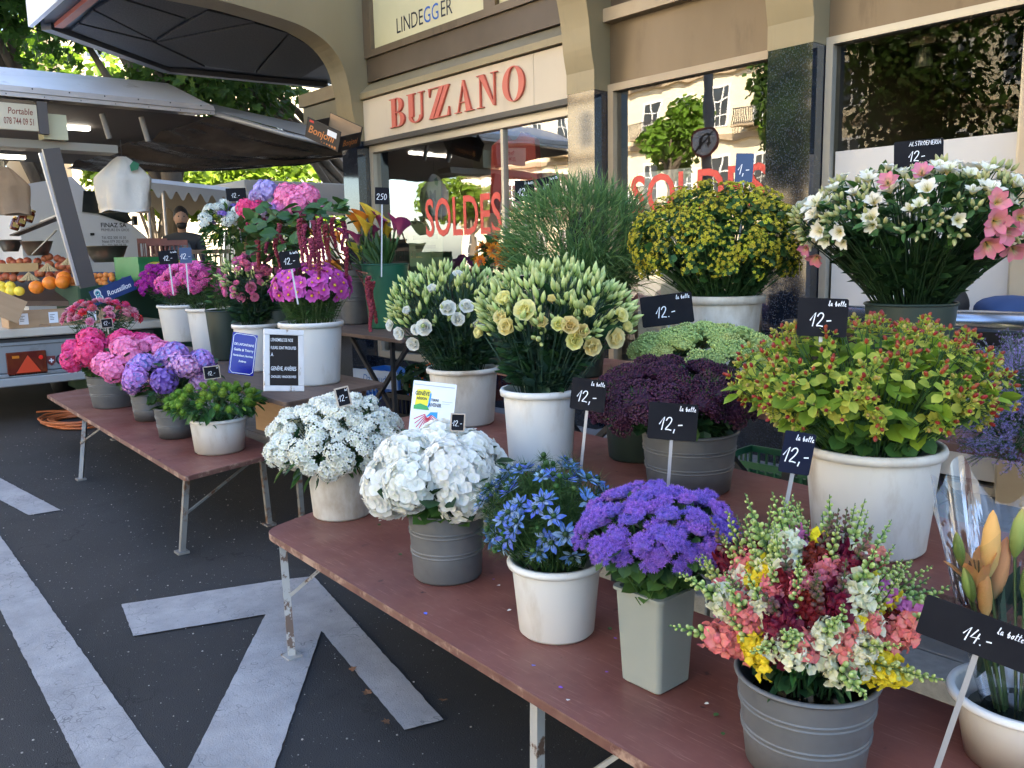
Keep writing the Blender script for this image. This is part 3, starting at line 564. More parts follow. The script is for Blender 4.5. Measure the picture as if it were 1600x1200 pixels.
def table(label, c, z, legs, mtop, mlegs, rad=.09, group='trestle tables of the flower stall'):
    o = thing('folding_table', label, 'table', (float(c[0][0]), float(c[0][1]), 0), group); o0 = np.array([c[0][0], c[0][1]])
    poly = roundpoly([np.array(q[:2])-o0 for q in c], rad); k = len(poly); th = .026
    t = Tm(); cen = sum(poly)/k; ins = [p+(cen-p)/np.linalg.norm(cen-p)*.004 for p in poly]
    t.add([(p[0], p[1], z) for p in ins]+[(p[0], p[1], z-.004) for p in poly], [tuple(range(k))]+[(i, k+i, k+(i+1) % k, (i+1) % k) for i in range(k)], 0, [0]+[1]*k)
    t.add([(p[0], p[1], z-.004) for p in poly]+[(p[0], p[1], z-th) for p in poly], [(i, k+i, k+(i+1) % k, (i+1) % k) for i in range(k)]+[tuple(range(2*k-1, k-1, -1))], 0, 1)
    part('table_top', t, o, mats=mtop)
    for foot, top, bt, bb in legs:
        t = Tm(); f = np.array(foot)-[o0[0], o0[1], 0]; q = np.array(top)-[o0[0], o0[1], 0]; t.bar(f, q, .028, .028); t.box((f[0]-.035, f[1]-.03, 0), (f[0]+.035, f[1]+.03, .012))
        lg = part('leg', t, o, mats=mlegs)
        if bt is not None: t = Tm(); t.bar(np.array(bb)-[o0[0], o0[1], 0], np.array(bt)-[o0[0], o0[1], 0], .012, .012); part('brace', t, lg, mats=mlegs)
    return o
FT = [(-3.20, 1.425), (.45, 1.235), (.30, 2.03), (-3.40, 2.04)]
table('front oxblood folding table with white hydrangea and snapdragon buckets', FT, .46,
      [((-2.965, 1.405, 0), (-3.10, 1.46, .435), (-2.86, 1.62, .435), (-3.03, 1.435, .22)), ((-1.52, 1.38, 0), (-1.53, 1.40, .435), (-1.2, 1.55, .435), (-1.52, 1.385, .10)), ((-3.2, 1.95, 0), (-3.3, 1.93, .435), (-3.0, 1.80, .435), (-3.22, 1.95, .22)), ((.15, 1.30, 0), (.2, 1.32, .435), None, None), ((.1, 1.85, 0), (.12, 1.82, .435), None, None)], [m_top, m_edge], m_legw)
LT = [(-7.96, 1.71), (-4.31, 1.52), (-4.48, 2.15), (-8.22, 2.33)]
table('low oxblood folding table with the pink and lilac hydrangea buckets', LT, .46,
      [((-4.50, 1.54, 0), (-4.50, 1.60, .435), (-4.62, 2.05, .42), (-4.50, 1.56, .20)), ((-6.60, 1.585, 0), (-6.78, 1.70, .435), (-6.45, 1.80, .435), (-6.70, 1.63, .25)), ((-4.62, 2.10, 0), (-4.62, 2.08, .435), None, None), ((-7.9, 2.2, 0), (-7.9, 2.2, .435), None, None)], [m_top, m_edge], m_leg, .03)
ST = [(-3.52, 2.10), (.5, 1.93), (.45, 2.44), (-3.62, 2.80)]
table('second row oxblood table behind the front one carrying lisianthus and hypericum', ST, .75,
      [((-3.4, 2.2, .0), (-3.4, 2.2, .72), None, None), ((-3.4, 2.7, .0), (-3.4, 2.7, .72), None, None), ((-1.9, 2.12, .0), (-1.9, 2.12, .72), None, None), ((.3, 2.1, .0), (.3, 2.1, .72), None, None)], [m_top, m_edge], m_bleg)
UT = [(-8.0, 2.36), (-4.42, 2.15), (-4.64, 2.96), (-8.2, 3.0)]
table('worn brown board table with the white cosmos bucket and the chalkboard', UT, .75,
      [((-4.56, 2.28, 0), (-4.54, 2.26, .72), (-4.9, 2.8, .70), (-4.56, 2.3, .3)), ((-4.72, 2.86, .0), (-4.72, 2.84, .72), None, None), ((-7.8, 2.5, .0), (-7.8, 2.5, .72), None, None)], [m_wood, m_wood], m_leg, .04)
zc_ = .97; CT0 = onz(628, 531, zc_); CT1 = onz(535, 516, zc_)
CT = [(-7.6, float(CT0[1])+.12), (float(CT0[0]), float(CT0[1])), (float(CT0[0])-.22, float(CT0[1])+.75), (-7.8, float(CT0[1])+.85)]
cx_, cy_ = CT0[0], CT0[1]
table('high brown board table at the back with the calla bucket', CT, zc_,
      [((cx_-.25, cy_+.08, .12), (cx_-.25, cy_+.08, .94), None, None), ((cx_-.9, cy_+.1, .12), (cx_-.05, cy_+.1, .93), None, None), ((cx_-.05, cy_+.12, .12), (cx_-.9, cy_+.12, .93), None, None), ((cx_-.35, cy_+.7, .12), (cx_-.35, cy_+.7, .94), None, None)], [m_wood, m_wood], m_bleg, .05)
TT = [(-4.4, 3.16), (.4, 2.80), (.4, 3.75), (-4.5, 3.95)]
def x_leg(x, y): return [((x-.45, y, .12), (x+.4, y+.02, .86), None, None), ((x+.45, y+.03, .12), (x-.4, y+.05, .86), None, None)]
table('rear oxblood table with dark crossed legs under the bupleurum and alstroemeria', TT, .90,
      x_leg(-1.95, 3.06)+x_leg(-.95, 2.98)+x_leg(-3.1, 3.2)+[((-2.2, 3.7, .12), (-2.2, 3.7, .87), None, None)], [m_top, m_edge], m_bleg)

# ------------------------------------------------------------------ buckets
m_plast = mat('white_bucket_plastic', (.66, .66, .64), (.60, .60, .58), 3, .45, dirt=(.40, .35, .28), dscale=6, dlo=.56, dhi=.80, bump=.05, bscale=20, stretch=(1, 1, .35))
m_plast2 = mat('grubby_white_plastic', (.60, .59, .56), (.50, .49, .45), 4, .5, dirt=(.30, .24, .17), dscale=6, dlo=.44, dhi=.72, stretch=(1, 1, .45))
m_zinc = mat('zinc', (.095, .10, .105), (.14, .145, .15), 7, .5, .25, dirt=(.09, .09, .09), dscale=12, dlo=.58, dhi=.8)
m_green = mat('dark_green_enamel', (.012, .095, .05), (.016, .12, .065), 4, .35, dirt=(.01, .03, .02), dscale=20, dlo=.66, dhi=.7)
m_dkgreen = mat('black_green_plastic', (.02, .035, .028), rough=.45)
m_greyplastic = mat('grey_green_plastic', (.235, .255, .225), (.265, .285, .25), 2, .5, bump=.06, bscale=50)
m_clear = glassmat('clear_plastic', (.9, .9, .92), 1.2, .1)
m_water = mat('dark_water', (.015, .02, .015), rough=.08)
def rrect(w, h, r, n=3):
    out = []
    for cx, cy, a0 in ((w/2-r, h/2-r, 0), (-w/2+r, h/2-r, 90), (-w/2+r, -h/2+r, 180), (w/2-r, -h/2+r, 270)):
        for k in range(n+1): a = math.radians(a0+90*k/n); out.append((cx+r*math.cos(a), cy+r*math.sin(a)))
    return out
BUCK = {}
def bucket(key, label, P, z, h, rt, rb, kind, group=None):
    P = (float(P[0]), float(P[1]), z); BUCK[key] = (P, h, rt, rb)
    o = thing('flower_bucket', label, 'bucket', P, group); w = .0045
    M_ = {'white': m_plast, 'old': m_plast2, 'zinc': m_zinc, 'green': m_green, 'dark': m_dkgreen, 'square': m_greyplastic, 'clear': m_plast}[kind]
    prof = []
    def R(s): return rb+(rt-rb)*s
    if kind == 'square':
        t = Tm(); lv = [(0, 0), (.008, 0), (.008, 1), (-.002, 1), (-.002, .06)]; v = []; f = []; N = 32; rsq = rrect(.2, .2, .022, 7); yaw_ = math.atan2(-P[1], -P[0])+PI/4+.10; rsq = [(x_*math.cos(yaw_)-y_*math.sin(yaw_), x_*math.sin(yaw_)+y_*math.cos(yaw_)) for x_, y_ in rsq]
        def sqp(r, zz_, k):
            a = 2*PI*(k+.5)/N; return rsq[k][0]*r/.1, rsq[k][1]*r/.1, zz_
        rings = [(R(0)-.006, 0), (R(0), .006), (R(.97), h*.97), (R(1)+.006, h*.97), (R(1)+.006, h), (R(1)-.006, h), (R(.1)-.008, h*.1)]
        for r_, z_ in rings: v += [sqp(r_, z_, k) for k in range(N)]
        for i in range(len(rings)-1):
            for k in range(N): j = (k+1) % N; f.append((i*N+k, i*N+j, i*N+N+j, i*N+N+k))
        f.append(tuple(range(N-1, -1, -1))); t.add(v, f); part('body', t, o, mats=M_)
    else:
        prof = [(0.001, .002), (R(0)-.008, .0), (R(0), .008), (R(.04), h*.04)]
        if kind == 'zinc':
            for q in (.40, .455, .70, .755):
                prof += [(R(q-.020), h*(q-.020)), (R(q-.012), h*(q-.012)), (R(q-.010)+.0008, h*(q-.010)), (R(q)+.0034, h*q), (R(q+.010)+.0008, h*(q+.010)), (R(q+.012), h*(q+.012)), (R(q+.020), h*(q+.020))]
        prof += [(R(.93), h*.93), (R(.99), h*.99)]
        inner = [(R(1)-w, h), (R(.98)-w, h*.98), (R(.5)-w, h*.5), (R(.06)-w, h*.06)]
        t = Tm(); t.lathe(prof+[(R(1), h)]+inner, 64); part('body', t, o, mats=M_, smooth=True)
        t = Tm(); rr_ = R(1)
        if kind in ('white', 'old', 'clear'): t.lathe([(rr_-.001, h*.93), (rr_+.011, h*.93), (rr_+.013, h-.006), (rr_+.009, h+.004), (rr_-.004, h+.004), (rr_-.006, h-.01)], 40)
        else:
            pr = [(rr_+.006*math.cos(a), h+.006*math.sin(a)) for a in np.linspace(0, 2*PI, 9)]; t.lathe(pr, 40)
        part('rim', t, o, mats=M_, smooth=True)
        if kind == 'zinc':
            pass
    t = Tm(); rw = R(.72)-.01; t.add([(rw*math.cos(a)*(.9 if kind != 'square' else 1), rw*math.sin(a)*.98, h*.72) for a in np.linspace(0, 2*PI, 24, endpoint=False)], [tuple(range(24))]); part('water', t, o, mats=m_water)
    return o
def base_fit(cx, cy, wt, yr, z, wb):                      # base centre pixel, rim width, rim centre row, table height, base width
    P = onz(cx, cy, z); d = depth(P); rb = wb/2*d/FPX; lo, hi = .05, .9
    for _ in range(40):
        m_ = (lo+hi)/2
        if proj((P[0], P[1], z+m_))[1] > yr: lo = m_
        else: hi = m_
    dt = depth((P[0], P[1], z+lo)); return P, lo, wt/2*dt/FPX, rb
for key, label, cx, cyb, wb, wt, yr, z, kind in (
    ('A', 'scuffed white bucket of white sweet william on the front table corner', 535, 803, 88, 100, 722, .46, 'old'),
    ('B', 'ribbed zinc bucket under the white hydrangeas', 700, 897, 106, 118, 795, .46, 'zinc'),
    ('C', 'clean white bucket holding the blue love in a mist', 870, 984, 116, 140, 872, .46, 'white'),
    ('D', 'tall square grey green plastic vase of purple floss flowers', 1024, 1062, 96, 116, 914, .46, 'square'),
    ('E', 'large ribbed zinc bucket full of mixed snapdragons', 1256, 1188, 176, 212, 1050, .46, 'zinc'),
    ('H', 'white bucket of pale yellow lisianthus in the middle', 845, 728, 98, 114, 607, .75, 'white'),
    ('G', 'cream white bucket of white lisianthus behind the certificate sheet', 726, 660, 92, 107, 574, .75, 'old'),
    ('I', 'ribbed zinc bucket of dark purple stonecrop', 1076, 762, 126, 148, 672, .75, 'zinc'),
    ('J', 'big stained white bucket of red berried hypericum', 1356, 852, 164, 200, 694, .75, 'old'),
    ('S', 'small white bucket of fuzzy green dianthus at the table end', 344, 704, 74, 84, 652, .46, 'white'),
    ('R2', 'grey zinc bucket under the violet hydrangeas', 277, 682, 52, 62, 636, .46, 'zinc'),
    ('Q', 'grey zinc bucket under the pale pink hydrangeas', 237, 655, 48, 56, 614, .46, 'zinc'),
    ('P', 'grey zinc bucket under the hot pink hydrangeas', 180, 634, 62, 76, 585, .46, 'zinc'),
    ('W', 'tall white bucket of magenta cosmos beside the chalkboard', 491, 598, 80, 95, 503, .75, 'white'),
    ('V', 'white bucket of pink lisianthus behind the blue plate', 404, 578, 56, 68, 506, .75, 'white'),
    ('U', 'white bucket of pink sweet william on the brown board table', 336, 552, 62, 74, 481, .75, 'white'),
    ('T', 'white bucket of purple sweet william at the back of the brown table', 288, 532, 58, 70, 476, .75, 'white'),
    ('CA', 'dark green tapered enamel bucket of calla lilies', 606, 512, 56, 74, 413, zc_, 'green'),
    ('AM', 'dull zinc bucket of hanging red amaranth', 556, 506, 42, 50, 412, zc_, 'zinc')):
    P, h, rt, rb = base_fit(cx, cyb, wt, yr, z, wb); rt, rb = (rt*.80, rb*.80) if kind == 'square' else (rt, rb); bucket(key, label, P, z, h, rt, rb, kind, 'flower buckets on the stall')
q = atd(1128, 462, 3.85); bucket('M', 'white bucket of yellow bupleurum on the rear table', q, .90, float(q[2])-.90, .179, .135, 'old', 'flower buckets on the stall')
q = atd(1423, 474, 3.4); bucket('N', 'dark green tub of white and pink alstroemeria on the rear table', q, .90, float(q[2])-.90, .17, .13, 'dark', 'flower buckets on the stall')
q = atd(905, 470, 4.52); bucket('L', 'black tub of green ornamental grass on the rear table', (q[0], q[1]), .90, .33, .15, .12, 'dark', 'flower buckets on the stall')
q = atd(1600, 1085, 1.80); bucket('F', 'white bucket with cellophane wrapped lilies at the table end', (q[0], q[1]), .46, float(q[2])-.46, .135, .105, 'white', 'flower buckets on the stall')
q = atd(1640, 760, 2.75); bucket('K', 'white bucket of lilac sea lavender at the right end of the second row', (q[0], q[1]), .90, .20, .12, .10, 'white', 'flower buckets on the stall')
q = atd(350, 420, 6.9); bucket('ST', 'dark tub of white stock beside the hydrangeas at the back', (q[0], q[1]-.02), .75, .40, .15, .12, 'dark', 'flower buckets on the stall')
q = atd(440, 420, 6.3); bucket('HB', 'dark tub of lilac and rose hydrangeas at the back', (q[0], q[1]-.05), .75, .44, .15, .12, 'dark', 'flower buckets on the stall')
q = atd(770, 440, 5.2); bucket('OR', 'dark tub of orange sunflowers beside the grass', (q[0], q[1]), .90, .26, .14, .12, 'dark', 'flower buckets on the stall')
q = atd(160, 560, 7.3); bucket('O', 'dark tub of red and pink carnations at the far end of the low table', (q[0], q[1]), .46, float(q[2])-.46, .11, .09, 'dark', 'flower buckets on the stall')
q = atd(1105, 600, 4.2); bucket('SG', 'dark tub of pale green stonecrop behind the purple one', (-2.15, 2.52), .75, .22, .13, .11, 'dark', 'flower buckets on the stall')

# ------------------------------------------------------------------ price tags and signs
m_slate = mat('blackboard', (.006, .0065, .010), (.012, .0125, .016), 8, .7, spec=.12); m_slateb = mat('blue_tag_board', (.02, .05, .13), rough=.5); m_chalk = mat('white_chalk_pen', (.78, .80, .85), rough=.8)
m_tagframe = mat('tag_wood', (.50, .42, .34), (.38, .31, .25), 20, .6); m_stick = mat('grey_tag_stick', (.36, .36, .38), rough=.35, metal=.5)
GL = {'1': (.36, [[(.0, .42), (.30, 1), (.24, 0)]]), '2': (.55, [[(.02, .72), (.12, .95), (.30, 1), (.44, .84), (.36, .52), (.02, .02), (.22, .08), (.52, .02)]]),
      '4': (.56, [[(.26, 1), (.02, .36), (.54, .44)], [(.44, .78), (.36, 0)]]), '5': (.5, [[(.46, 1), (.12, .98), (.08, .58), (.34, .6), (.44, .32), (.3, .04), (.02, .06)]]), '0': (.5, [[(.25, 1), (.06, .8), (.04, .3), (.2, 0), (.4, .2), (.44, .7), (.25, 1)]]),
      '8': (.5, [[(.3, 1), (.1, .8), (.38, .35), (.25, 0), (.06, .2), (.42, .75), (.3, 1)]]), '-': (.42, [[(.06, .42), (.38, .46)]]), '.': (.16, [[(.05, .08), (.10, .0)]]), ',': (.18, [[(.12, .12), (.08, -.2)]]),
      'l': (.22, [[(.0, .1), (.16, .8), (.10, 1), (.06, .5), (.10, .0), (.22, .1)]]), 'a': (.34, [[(.26, .45), (.10, .5), (.02, .2), (.12, .0), (.26, .4), (.24, .05), (.34, .1)]]), 'b': (.34, [[(.0, .3), (.14, 1), (.08, .0), (.26, .05), (.28, .42), (.1, .4)]]),
      'o': (.32, [[(.16, .5), (.02, .25), (.14, .0), (.28, .25), (.16, .5), (.32, .45)]]), 't': (.26, [[(.16, .95), (.08, .05), (.24, .08)], [(.0, .6), (.3, .66)]]), 'e': (.30, [[(.04, .22), (.24, .38), (.12, .5), (.02, .2), (.14, .0), (.30, .12)]]), ' ': (.26, []),
      'A': (.6, [[(0, 0), (.3, 1), (.5, 0)], [(.1, .4), (.5, .42)]]), 'L': (.45, [[(.05, 1), (.02, 0), (.4, .03)]]), 'S': (.5, [[(.44, .9), (.2, 1), (.06, .75), (.4, .35), (.3, .04), (.02, .1)]]), 'T': (.5, [[(0, 1), (.5, 1)], [(.25, 1), (.22, 0)]]), 'R': (.5, [[(.04, 0), (.06, 1), (.38, .9), (.3, .55), (.08, .5), (.46, 0)]]), 'O': (.55, [[(.25, 1), (.02, .5), (.25, 0), (.5, .5), (.25, 1)]]), 'E': (.45, [[(.42, 1), (.04, 1), (.04, 0), (.42, 0)], [(.04, .5), (.34, .5)]]), 'M': (.65, [[(0, 0), (.08, 1), (.3, .4), (.52, 1), (.6, 0)]]), 'I': (.2, [[(.08, 1), (.08, 0)]])}
def hand(s, h, w, slant=.12, sx=1.0):
    t = Tm(); x = 0
    for ch in s:
        wd, st = GL.get(ch, (.3, []))
        for p in st:
            if len(p) > 3 and ch in '250841labote':                # smooth the stroke
                p = [np.array(q, float) for q in p]
                for _ in range(2): p = [p[0]]+[q for i in range(len(p)-1) for q in (p[i]*.75+p[i+1]*.25, p[i]*.25+p[i+1]*.75)]+[p[-1]]
            t.ribbon([((x+q[0]+q[1]*slant)*h*sx, q[1]*h) for q in p], w)
        x += wd+.08
    return t, x*h*sx
def face(P, yaw=0.0, roll=0.0, lean=0.0):        # frame of a small board turned towards the street
    d = -np.array([P[0], P[1], 0.0]); d /= np.linalg.norm(d); c, s = math.cos(yaw), math.sin(yaw); nrm = np.array([d[0]*c-d[1]*s, d[0]*s+d[1]*c, 0])
    x = np.cross([0, 0, 1], nrm); y = np.array([0, 0, 1.0]); nrm2 = nrm*math.cos(lean)+y*math.sin(lean); y2 = y*math.cos(lean)-nrm*math.sin(lean)
    c, s = math.cos(roll), math.sin(roll); return fr(x*c+y2*s, y2*c-x*s, nrm2, P)
def fit(me, w):
    xs_ = [q.co.x for q in me.vertices]; k_ = w/(max(xs_)-min(xs_)+1e-6); me.transform(Matrix.Diagonal((k_, 1, 1, 1))); return me
def tagboard(label, px, py, dep, wpx, hpx, price, note='la botte', yaw=0, roll=0, lean=.05, stick=0, framed=False, mb=None, group='price tags among the flowers', notepos=.3, chs=.36, ns=.15, nx=.46):
    P = atd(px, py, dep); w = wpx*dep/FPX/max(.35, math.cos(yaw)); h = hpx*dep/FPX
    o = thing('price_tag', label, 'price tag', face(P, yaw, roll, lean), group); mb = mb or m_slate
    part('board', Tm().prism(rrect(w, h, min(w, h)*(.02 if framed else .06)), .004, 0, T3(0, 0, -.004)), o, mats=mb)
    t, tw = hand(price, h*chs, max(.0016, h*.03)); part('price', t, o, T3(-tw*.5-w*.03, -h*.24, .0012), m_chalk)
    if note:
        t, tw = hand(note, h*ns, max(.0011, h*.019)); k = min(1, w*.9/tw); part('note', t, o, T3(w*nx-tw*k, h*notepos, .0012) @ S3(k, 1, 1), m_chalk)
    if framed:
        t = Tm(); f = h*.07
        for a, c in (((-w/2-f, -h/2-f, -.006), (w/2+f, -h/2, .004)), ((-w/2-f, h/2, -.006), (w/2+f, h/2+f, .004)), ((-w/2-f, -h/2, -.006), (-w/2, h/2, .004)), ((w/2, -h/2, -.006), (w/2+f, h/2, .004))): t.box(a, c)
        part('frame', t, o, mats=m_tagframe)
    if stick:
        s = .0045; t = Tm(); t.box((-s, -h/2-stick, -.009), (s, -h/2+.02, -.0045)); part('stick', t, o, mats=m_tagframe if framed else m_stick)
        if not framed:
            t = Tm(); t.box((-s, -h/2-stick, -.009), (s, -h/2-.002, -.0035)); 
    return o
tagboard('black price tag reading 12 with a long first line above the alstroemeria', 1435, 241, 3.5, 70, 44, '12-', 'ALSTROEMERIA', .0, .03, stick=.25)
tagboard('black price tag reading 12 standing in the hypericum berries', 1285, 496, 2.14, 74, 60, '12-', 'la botte', .05, -.04, stick=.02)
tagboard('black price tag tilted on a grey stick above the pale green stonecrop', 1042, 484, 3.62, 80, 48, '12.-', 'la botte', .0, .12, stick=.30)
tagboard('black price tag on a long grey stick in front of the dark purple stonecrop', 919, 617, 2.62, 54, 50, '12,-', 'la botte', -.2, -.10, stick=.36)
tagboard('black price tag on a stick before the ribbed zinc stonecrop bucket', 1051, 659, 2.36, 76, 58, '12,-', 'la botte', .0, -.06, stick=.22)
tagboard('narrow dark blue price tag leaning before the big stained bucket', 1246, 708, 2.0, 46, 66, '12,-', 'la botte', .35, -.18, stick=.34, mb=mat('navy_tag', (.008, .011, .028), rough=.7, spec=.12))
tagboard('large black price tag reading 14 in front of the wrapped lilies', 1535, 994, 1.42, 180, 66, '14.-', 'la botte', .0, -.22, .1, stick=.30, notepos=.18, ns=.19, nx=.30)
tagboard('small blue price tag on a stick above the yellow bupleurum', 1163, 262, 3.75, 27, 44, '1,-', '', .1, -.05, stick=.34, mb=m_slateb)
tagboard('black price tag in front of the shop window left of the grass', 820, 298, 4.9, 31, 32, '12.-', 'la botte', 0, .02, stick=.5)
tagboard('black price tag half hidden behind the top of the grass', 858, 291, 4.85, 36, 30, '12.-', 'la botte', .1, .2, stick=.5)
tagboard('black price tag by the left window frame above the callas', 597, 306, 5.9, 22, 26, '250', '', 0, -.05, stick=.5)
tagboard('black price tag above the white stock', 369, 304, 6.9, 30, 20, '12.-', '', 0, .04, stick=.35)
tagboard('black price tag at the foot of the hanging amaranth', 453, 406, 4.75, 30, 28, '12.-', 'la botte', 0, .12, stick=.2)
tagboard('wider of the two tags rising from the purple sweet william', 263, 402, 6.1, 28, 21, '12.-', 'la botte', 0, .05, stick=.22)
tagboard('narrow dark blue tag beside the wider tag over the sweet william', 290, 399, 6.0, 18, 24, '12.-', '', 0, .0, stick=.22, mb=m_slateb)
tagboard('small tag tucked into the lilac and rose hydrangeas at the back', 486, 325, 5.6, 11, 13, '1-', '', .2, -.1, stick=.1)
tagboard('small wood framed price tag above the white sweet william', 536, 620, 3.45, 18, 27, '12-', 'tot', .25, .16, framed=True, stick=.18)
tagboard('small wood framed price tag above the white hydrangeas', 715, 660, 2.85, 19, 25, '12.-', '', .15, -.1, framed=True, stick=.18)
tagboard('small wood framed price tag reading 15 above the yellow lisianthus', 832, 441, 3.2, 39, 22, '15-', '', .0, .05, framed=True, stick=.18, chs=.5)
tagboard('small wood framed price tag among the red carnations', 167, 505, 6.9, 15, 13, '12-', '', 0, .06, framed=True, stick=.15, chs=.5)
tagboard('tiny tag peeking out of the pale pink hydrangeas', 232, 533, 6.2, 9, 9, '1-', '', 0, -.3, stick=.1)
tagboard('tiny wood framed tag above the lilac hydrangeas', 268, 550, 5.85, 13, 10, '12-', '', 0, .02, framed=True, stick=.12, chs=.5)
tagboard('small wood framed price tag behind the fuzzy green dianthus', 331, 582, 5.15, 22, 18, '12.-', 'tot', 0, .07, framed=True, stick=.16)
# blue enamel name plate
P = atd(380, 553, 5.0); bl = thing('name_plate', 'blue enamel plate with white lettering leaning on the brown board table', 'sign', face(P, .15, -.22, .28))
m_blue = mat('cobalt_enamel', (.006, .010, .24), rough=.18); w_, h_ = 38*5/FPX, 66*5/FPX
part('plate', Tm().prism(rrect(w_, h_, .006), .008, 0, T3(0, 0, -.008)), bl, mats=m_blue); t = Tm(); a, c, e = w_/2-.007, h_/2-.007, .014
t.ribbon([(-a+e, c), (a-e, c), (a, c-e), (a, -c+e), (a-e, -c), (-a+e, -c), (-a, -c+e), (-a, c-e), (-a+e, c)], .003); part('border', t, bl, T3(0, 0, .0012), m_chalk)
for s, y, hh, sx in (('DE LAFONTAINE', .055, .020, .72), ('Gaëlle & Thierry', .022, .020, .75), ('Horticulteurs, fleuristes', -.012, .018, .68), ('Anières', -.046, .018, .8)):
    part('lettering', fit(text_mesh(s, hh, m_chalk, 0, .0004, 0, sx), w_*(.78 if len(s) > 12 else .62 if len(s) > 7 else .3)), bl, T3(0, y*h_/.25, .0012))
# white framed chalkboard
P = atd(444, 563, 4.55); cb = thing('chalkboard', 'white framed chalkboard with handwritten lines leaning on the cosmos bucket', 'chalkboard', face(P, .22, -.10, .20))
m_wfr = mat('distressed_white_wood', (.66, .66, .68), (.56, .55, .55), 12, .7, dirt=(.30, .24, .19), dscale=24, dlo=.60, dhi=.66, stretch=(1, .5, 1)); w_, h_ = 60*4.55/FPX/.97, 97*4.55/FPX; f = .030
part('board', Tm().box((-w_/2+f, -h_/2+f, -.012), (w_/2-f, h_/2-f, -.004)), cb, mats=mat('brown_black_board', (.014, .010, .009), rough=.5, spec=.2))
for a, c in (((-w_/2, -h_/2, -.02), (w_/2, -h_/2+f, .006)), ((-w_/2, h_/2-f, -.02), (w_/2, h_/2, .006)), ((-w_/2, -h_/2+f+.0005, -.02), (-w_/2+f, h_/2-f-.0005, .005)), ((w_/2-f, -h_/2+f+.0005, -.02), (w_/2, h_/2-f-.0005, .005))): part('frame_bar', Tm().box(a, c, 0, None, .002), cb, mats=m_wfr)
for s, y, hh, sx, al in (("L'ENSEMBLE DE NOS", .108, .024, .68, 0), ('FLEURS, SONT PRODUITES', .066, .022, .58, 0), ('À', .028, .022, .8, 1), ('GENÈVE, ANIÈRES', -.045, .030, .66, 0), ('CHOULEX, VANDOEUVRES', -.088, .018, .66, 0)):
    part('lettering', fit(text_mesh(s, hh, m_chalk, .05, .0002, 0, sx, 'LEFT'), (w_-2*f-.016)*(.1 if len(s) < 3 else .86 if al == 0 and y > .1 else .98)), cb, T3(-w_/2+f+.006, y*h_/.33, -.003))
# laminated certificate
P = atd(676, 640, 3.25); ce = thing('certificate', 'laminated white regional produce sheet with yellow, green, red and blue emblem', 'sign', face(P, .10, -.16, .22)); w_, h_ = 68*3.25/FPX, 86*3.25/FPX
part('sheet', Tm().prism(rrect(w_, h_, .004), .002, 0, T3(0, 0, -.002)), ce, mats=mat('laminated_paper', (.74, .76, .80), rough=.25))
def flat(poly, m, z, name='print'): t = Tm(); t.add([(x*w_, y*h_, z) for x, y in poly], [tuple(range(len(poly)))]); part(name, t, ce, mats=m)
m_yel = mat('print_yellow', (.80, .68, .02), rough=.4); m_gr = mat('print_green', (.04, .32, .08), rough=.4); m_bl2 = mat('print_blue', (.02, .28, .72), rough=.4)
flat([(-.42, .06), (-.14, .02), (-.06, .30), (-.12, .36), (-.40, .34)], m_yel, .001); flat([(-.44, -.02), (-.08, -.02), (-.12, .05), (-.30, .09), (-.44, .05)], m_gr, .0015); flat([(-.13, .04), (-.08, .03), (-.06, .28), (-.09, .31)], m_bl2, .0016); flat([(-.16, -.16), (-.04, -.05), (.12, -.04), (.12, -.16), (.0, -.10)], m_bl2, .001)
t = Tm()
for k in range(13): a = math.radians(200+k*11.5); t.ribbon([(-.10*w_+.06*w_*math.cos(a), -.06*h_+.02*math.sin(a)), (-.10*w_+.33*w_*math.cos(a), -.06*h_+.42*h_*math.sin(a))], .0032)
part('print', t, ce, T3(0, 0, .001), mat('print_red', (.55, .03, .05), rough=.4))
for s, x, y, hh, sx in (('GENÈVE', -.27, .27, .021, .72), ('RÉGION', -.27, .18, .013, .8), ('TERRE', .03, .17, .013, .8), ('AVENIR', .04, .08, .020, .72), ('Validé', .22, -.34, .022, .8)):
    part('lettering', text_mesh(s, hh, m_ink, 0, .0004, 0, sx), ce, T3(x*w_, y*h_, .0022))
t = Tm(); t.ribbon([(-.46*w_, .43*h_), (.46*w_, .43*h_)], .0024); t.ribbon([(.20*w_, .16*h_), (.44*w_, .16*h_)], .0016); t.ribbon([(.2*w_, .12*h_), (.38*w_, .12*h_)], .001); part('fine_print', t, ce, T3(0, 0, .001), mat('print_grey', (.3, .3, .32), rough=.5))
# ------------------------------------------------------------------ crates and oddments under the tables
def crate(name, label, P, w, d, h, yaw, m, group=None, slots=True, txt=None, lean=0):
    o = thing(name, label, 'crate', T3(*P) @ RZ(yaw) @ RX(lean), group); th = .012
    part('base', Tm().box((-w/2, -d/2, 0), (w/2, d/2, th)), o, mats=m)
    for sgn_, ax in ((-1, 0), (1, 0), (-1, 1), (1, 1)):
        t = Tm(); L = w if ax else d-.026; q = (d if ax else w)/2
        def bx(u0, u1, z0, z1):
            a = sgn_*q; lo, hi = (a, a-sgn_*th) if sgn_ < 0 else (a-th, a); lo, hi = min(lo, hi), max(lo, hi)
            t.box((u0, lo, z0), (u1, hi, z1)) if ax else t.box((lo, u0, z0), (hi, u1, z1))
        if slots:
            bx(-L/2, L/2, th+.001, h*.28); bx(-L/2, L/2, h*.82, h); k = max(4, int(L/.05))
            for i in range(k+1): u = -L/2+i*(L-.012)/k; bx(u, u+.012, h*.28+.0005, h*.82-.0005)
        else: bx(-L/2, L/2, th+.001, h)
        s = part('side', t, o, mats=m)
    return o
m_cblue = mat('blue_crate', (.03, .16, .50), rough=.4); m_corg = mat('orange_crate', (.65, .12, .012), rough=.4); m_cblk = mat('black_crate', (.015, .015, .016), rough=.5); m_cgrn = mat('green_crate', (.012, .10, .05), rough=.4)
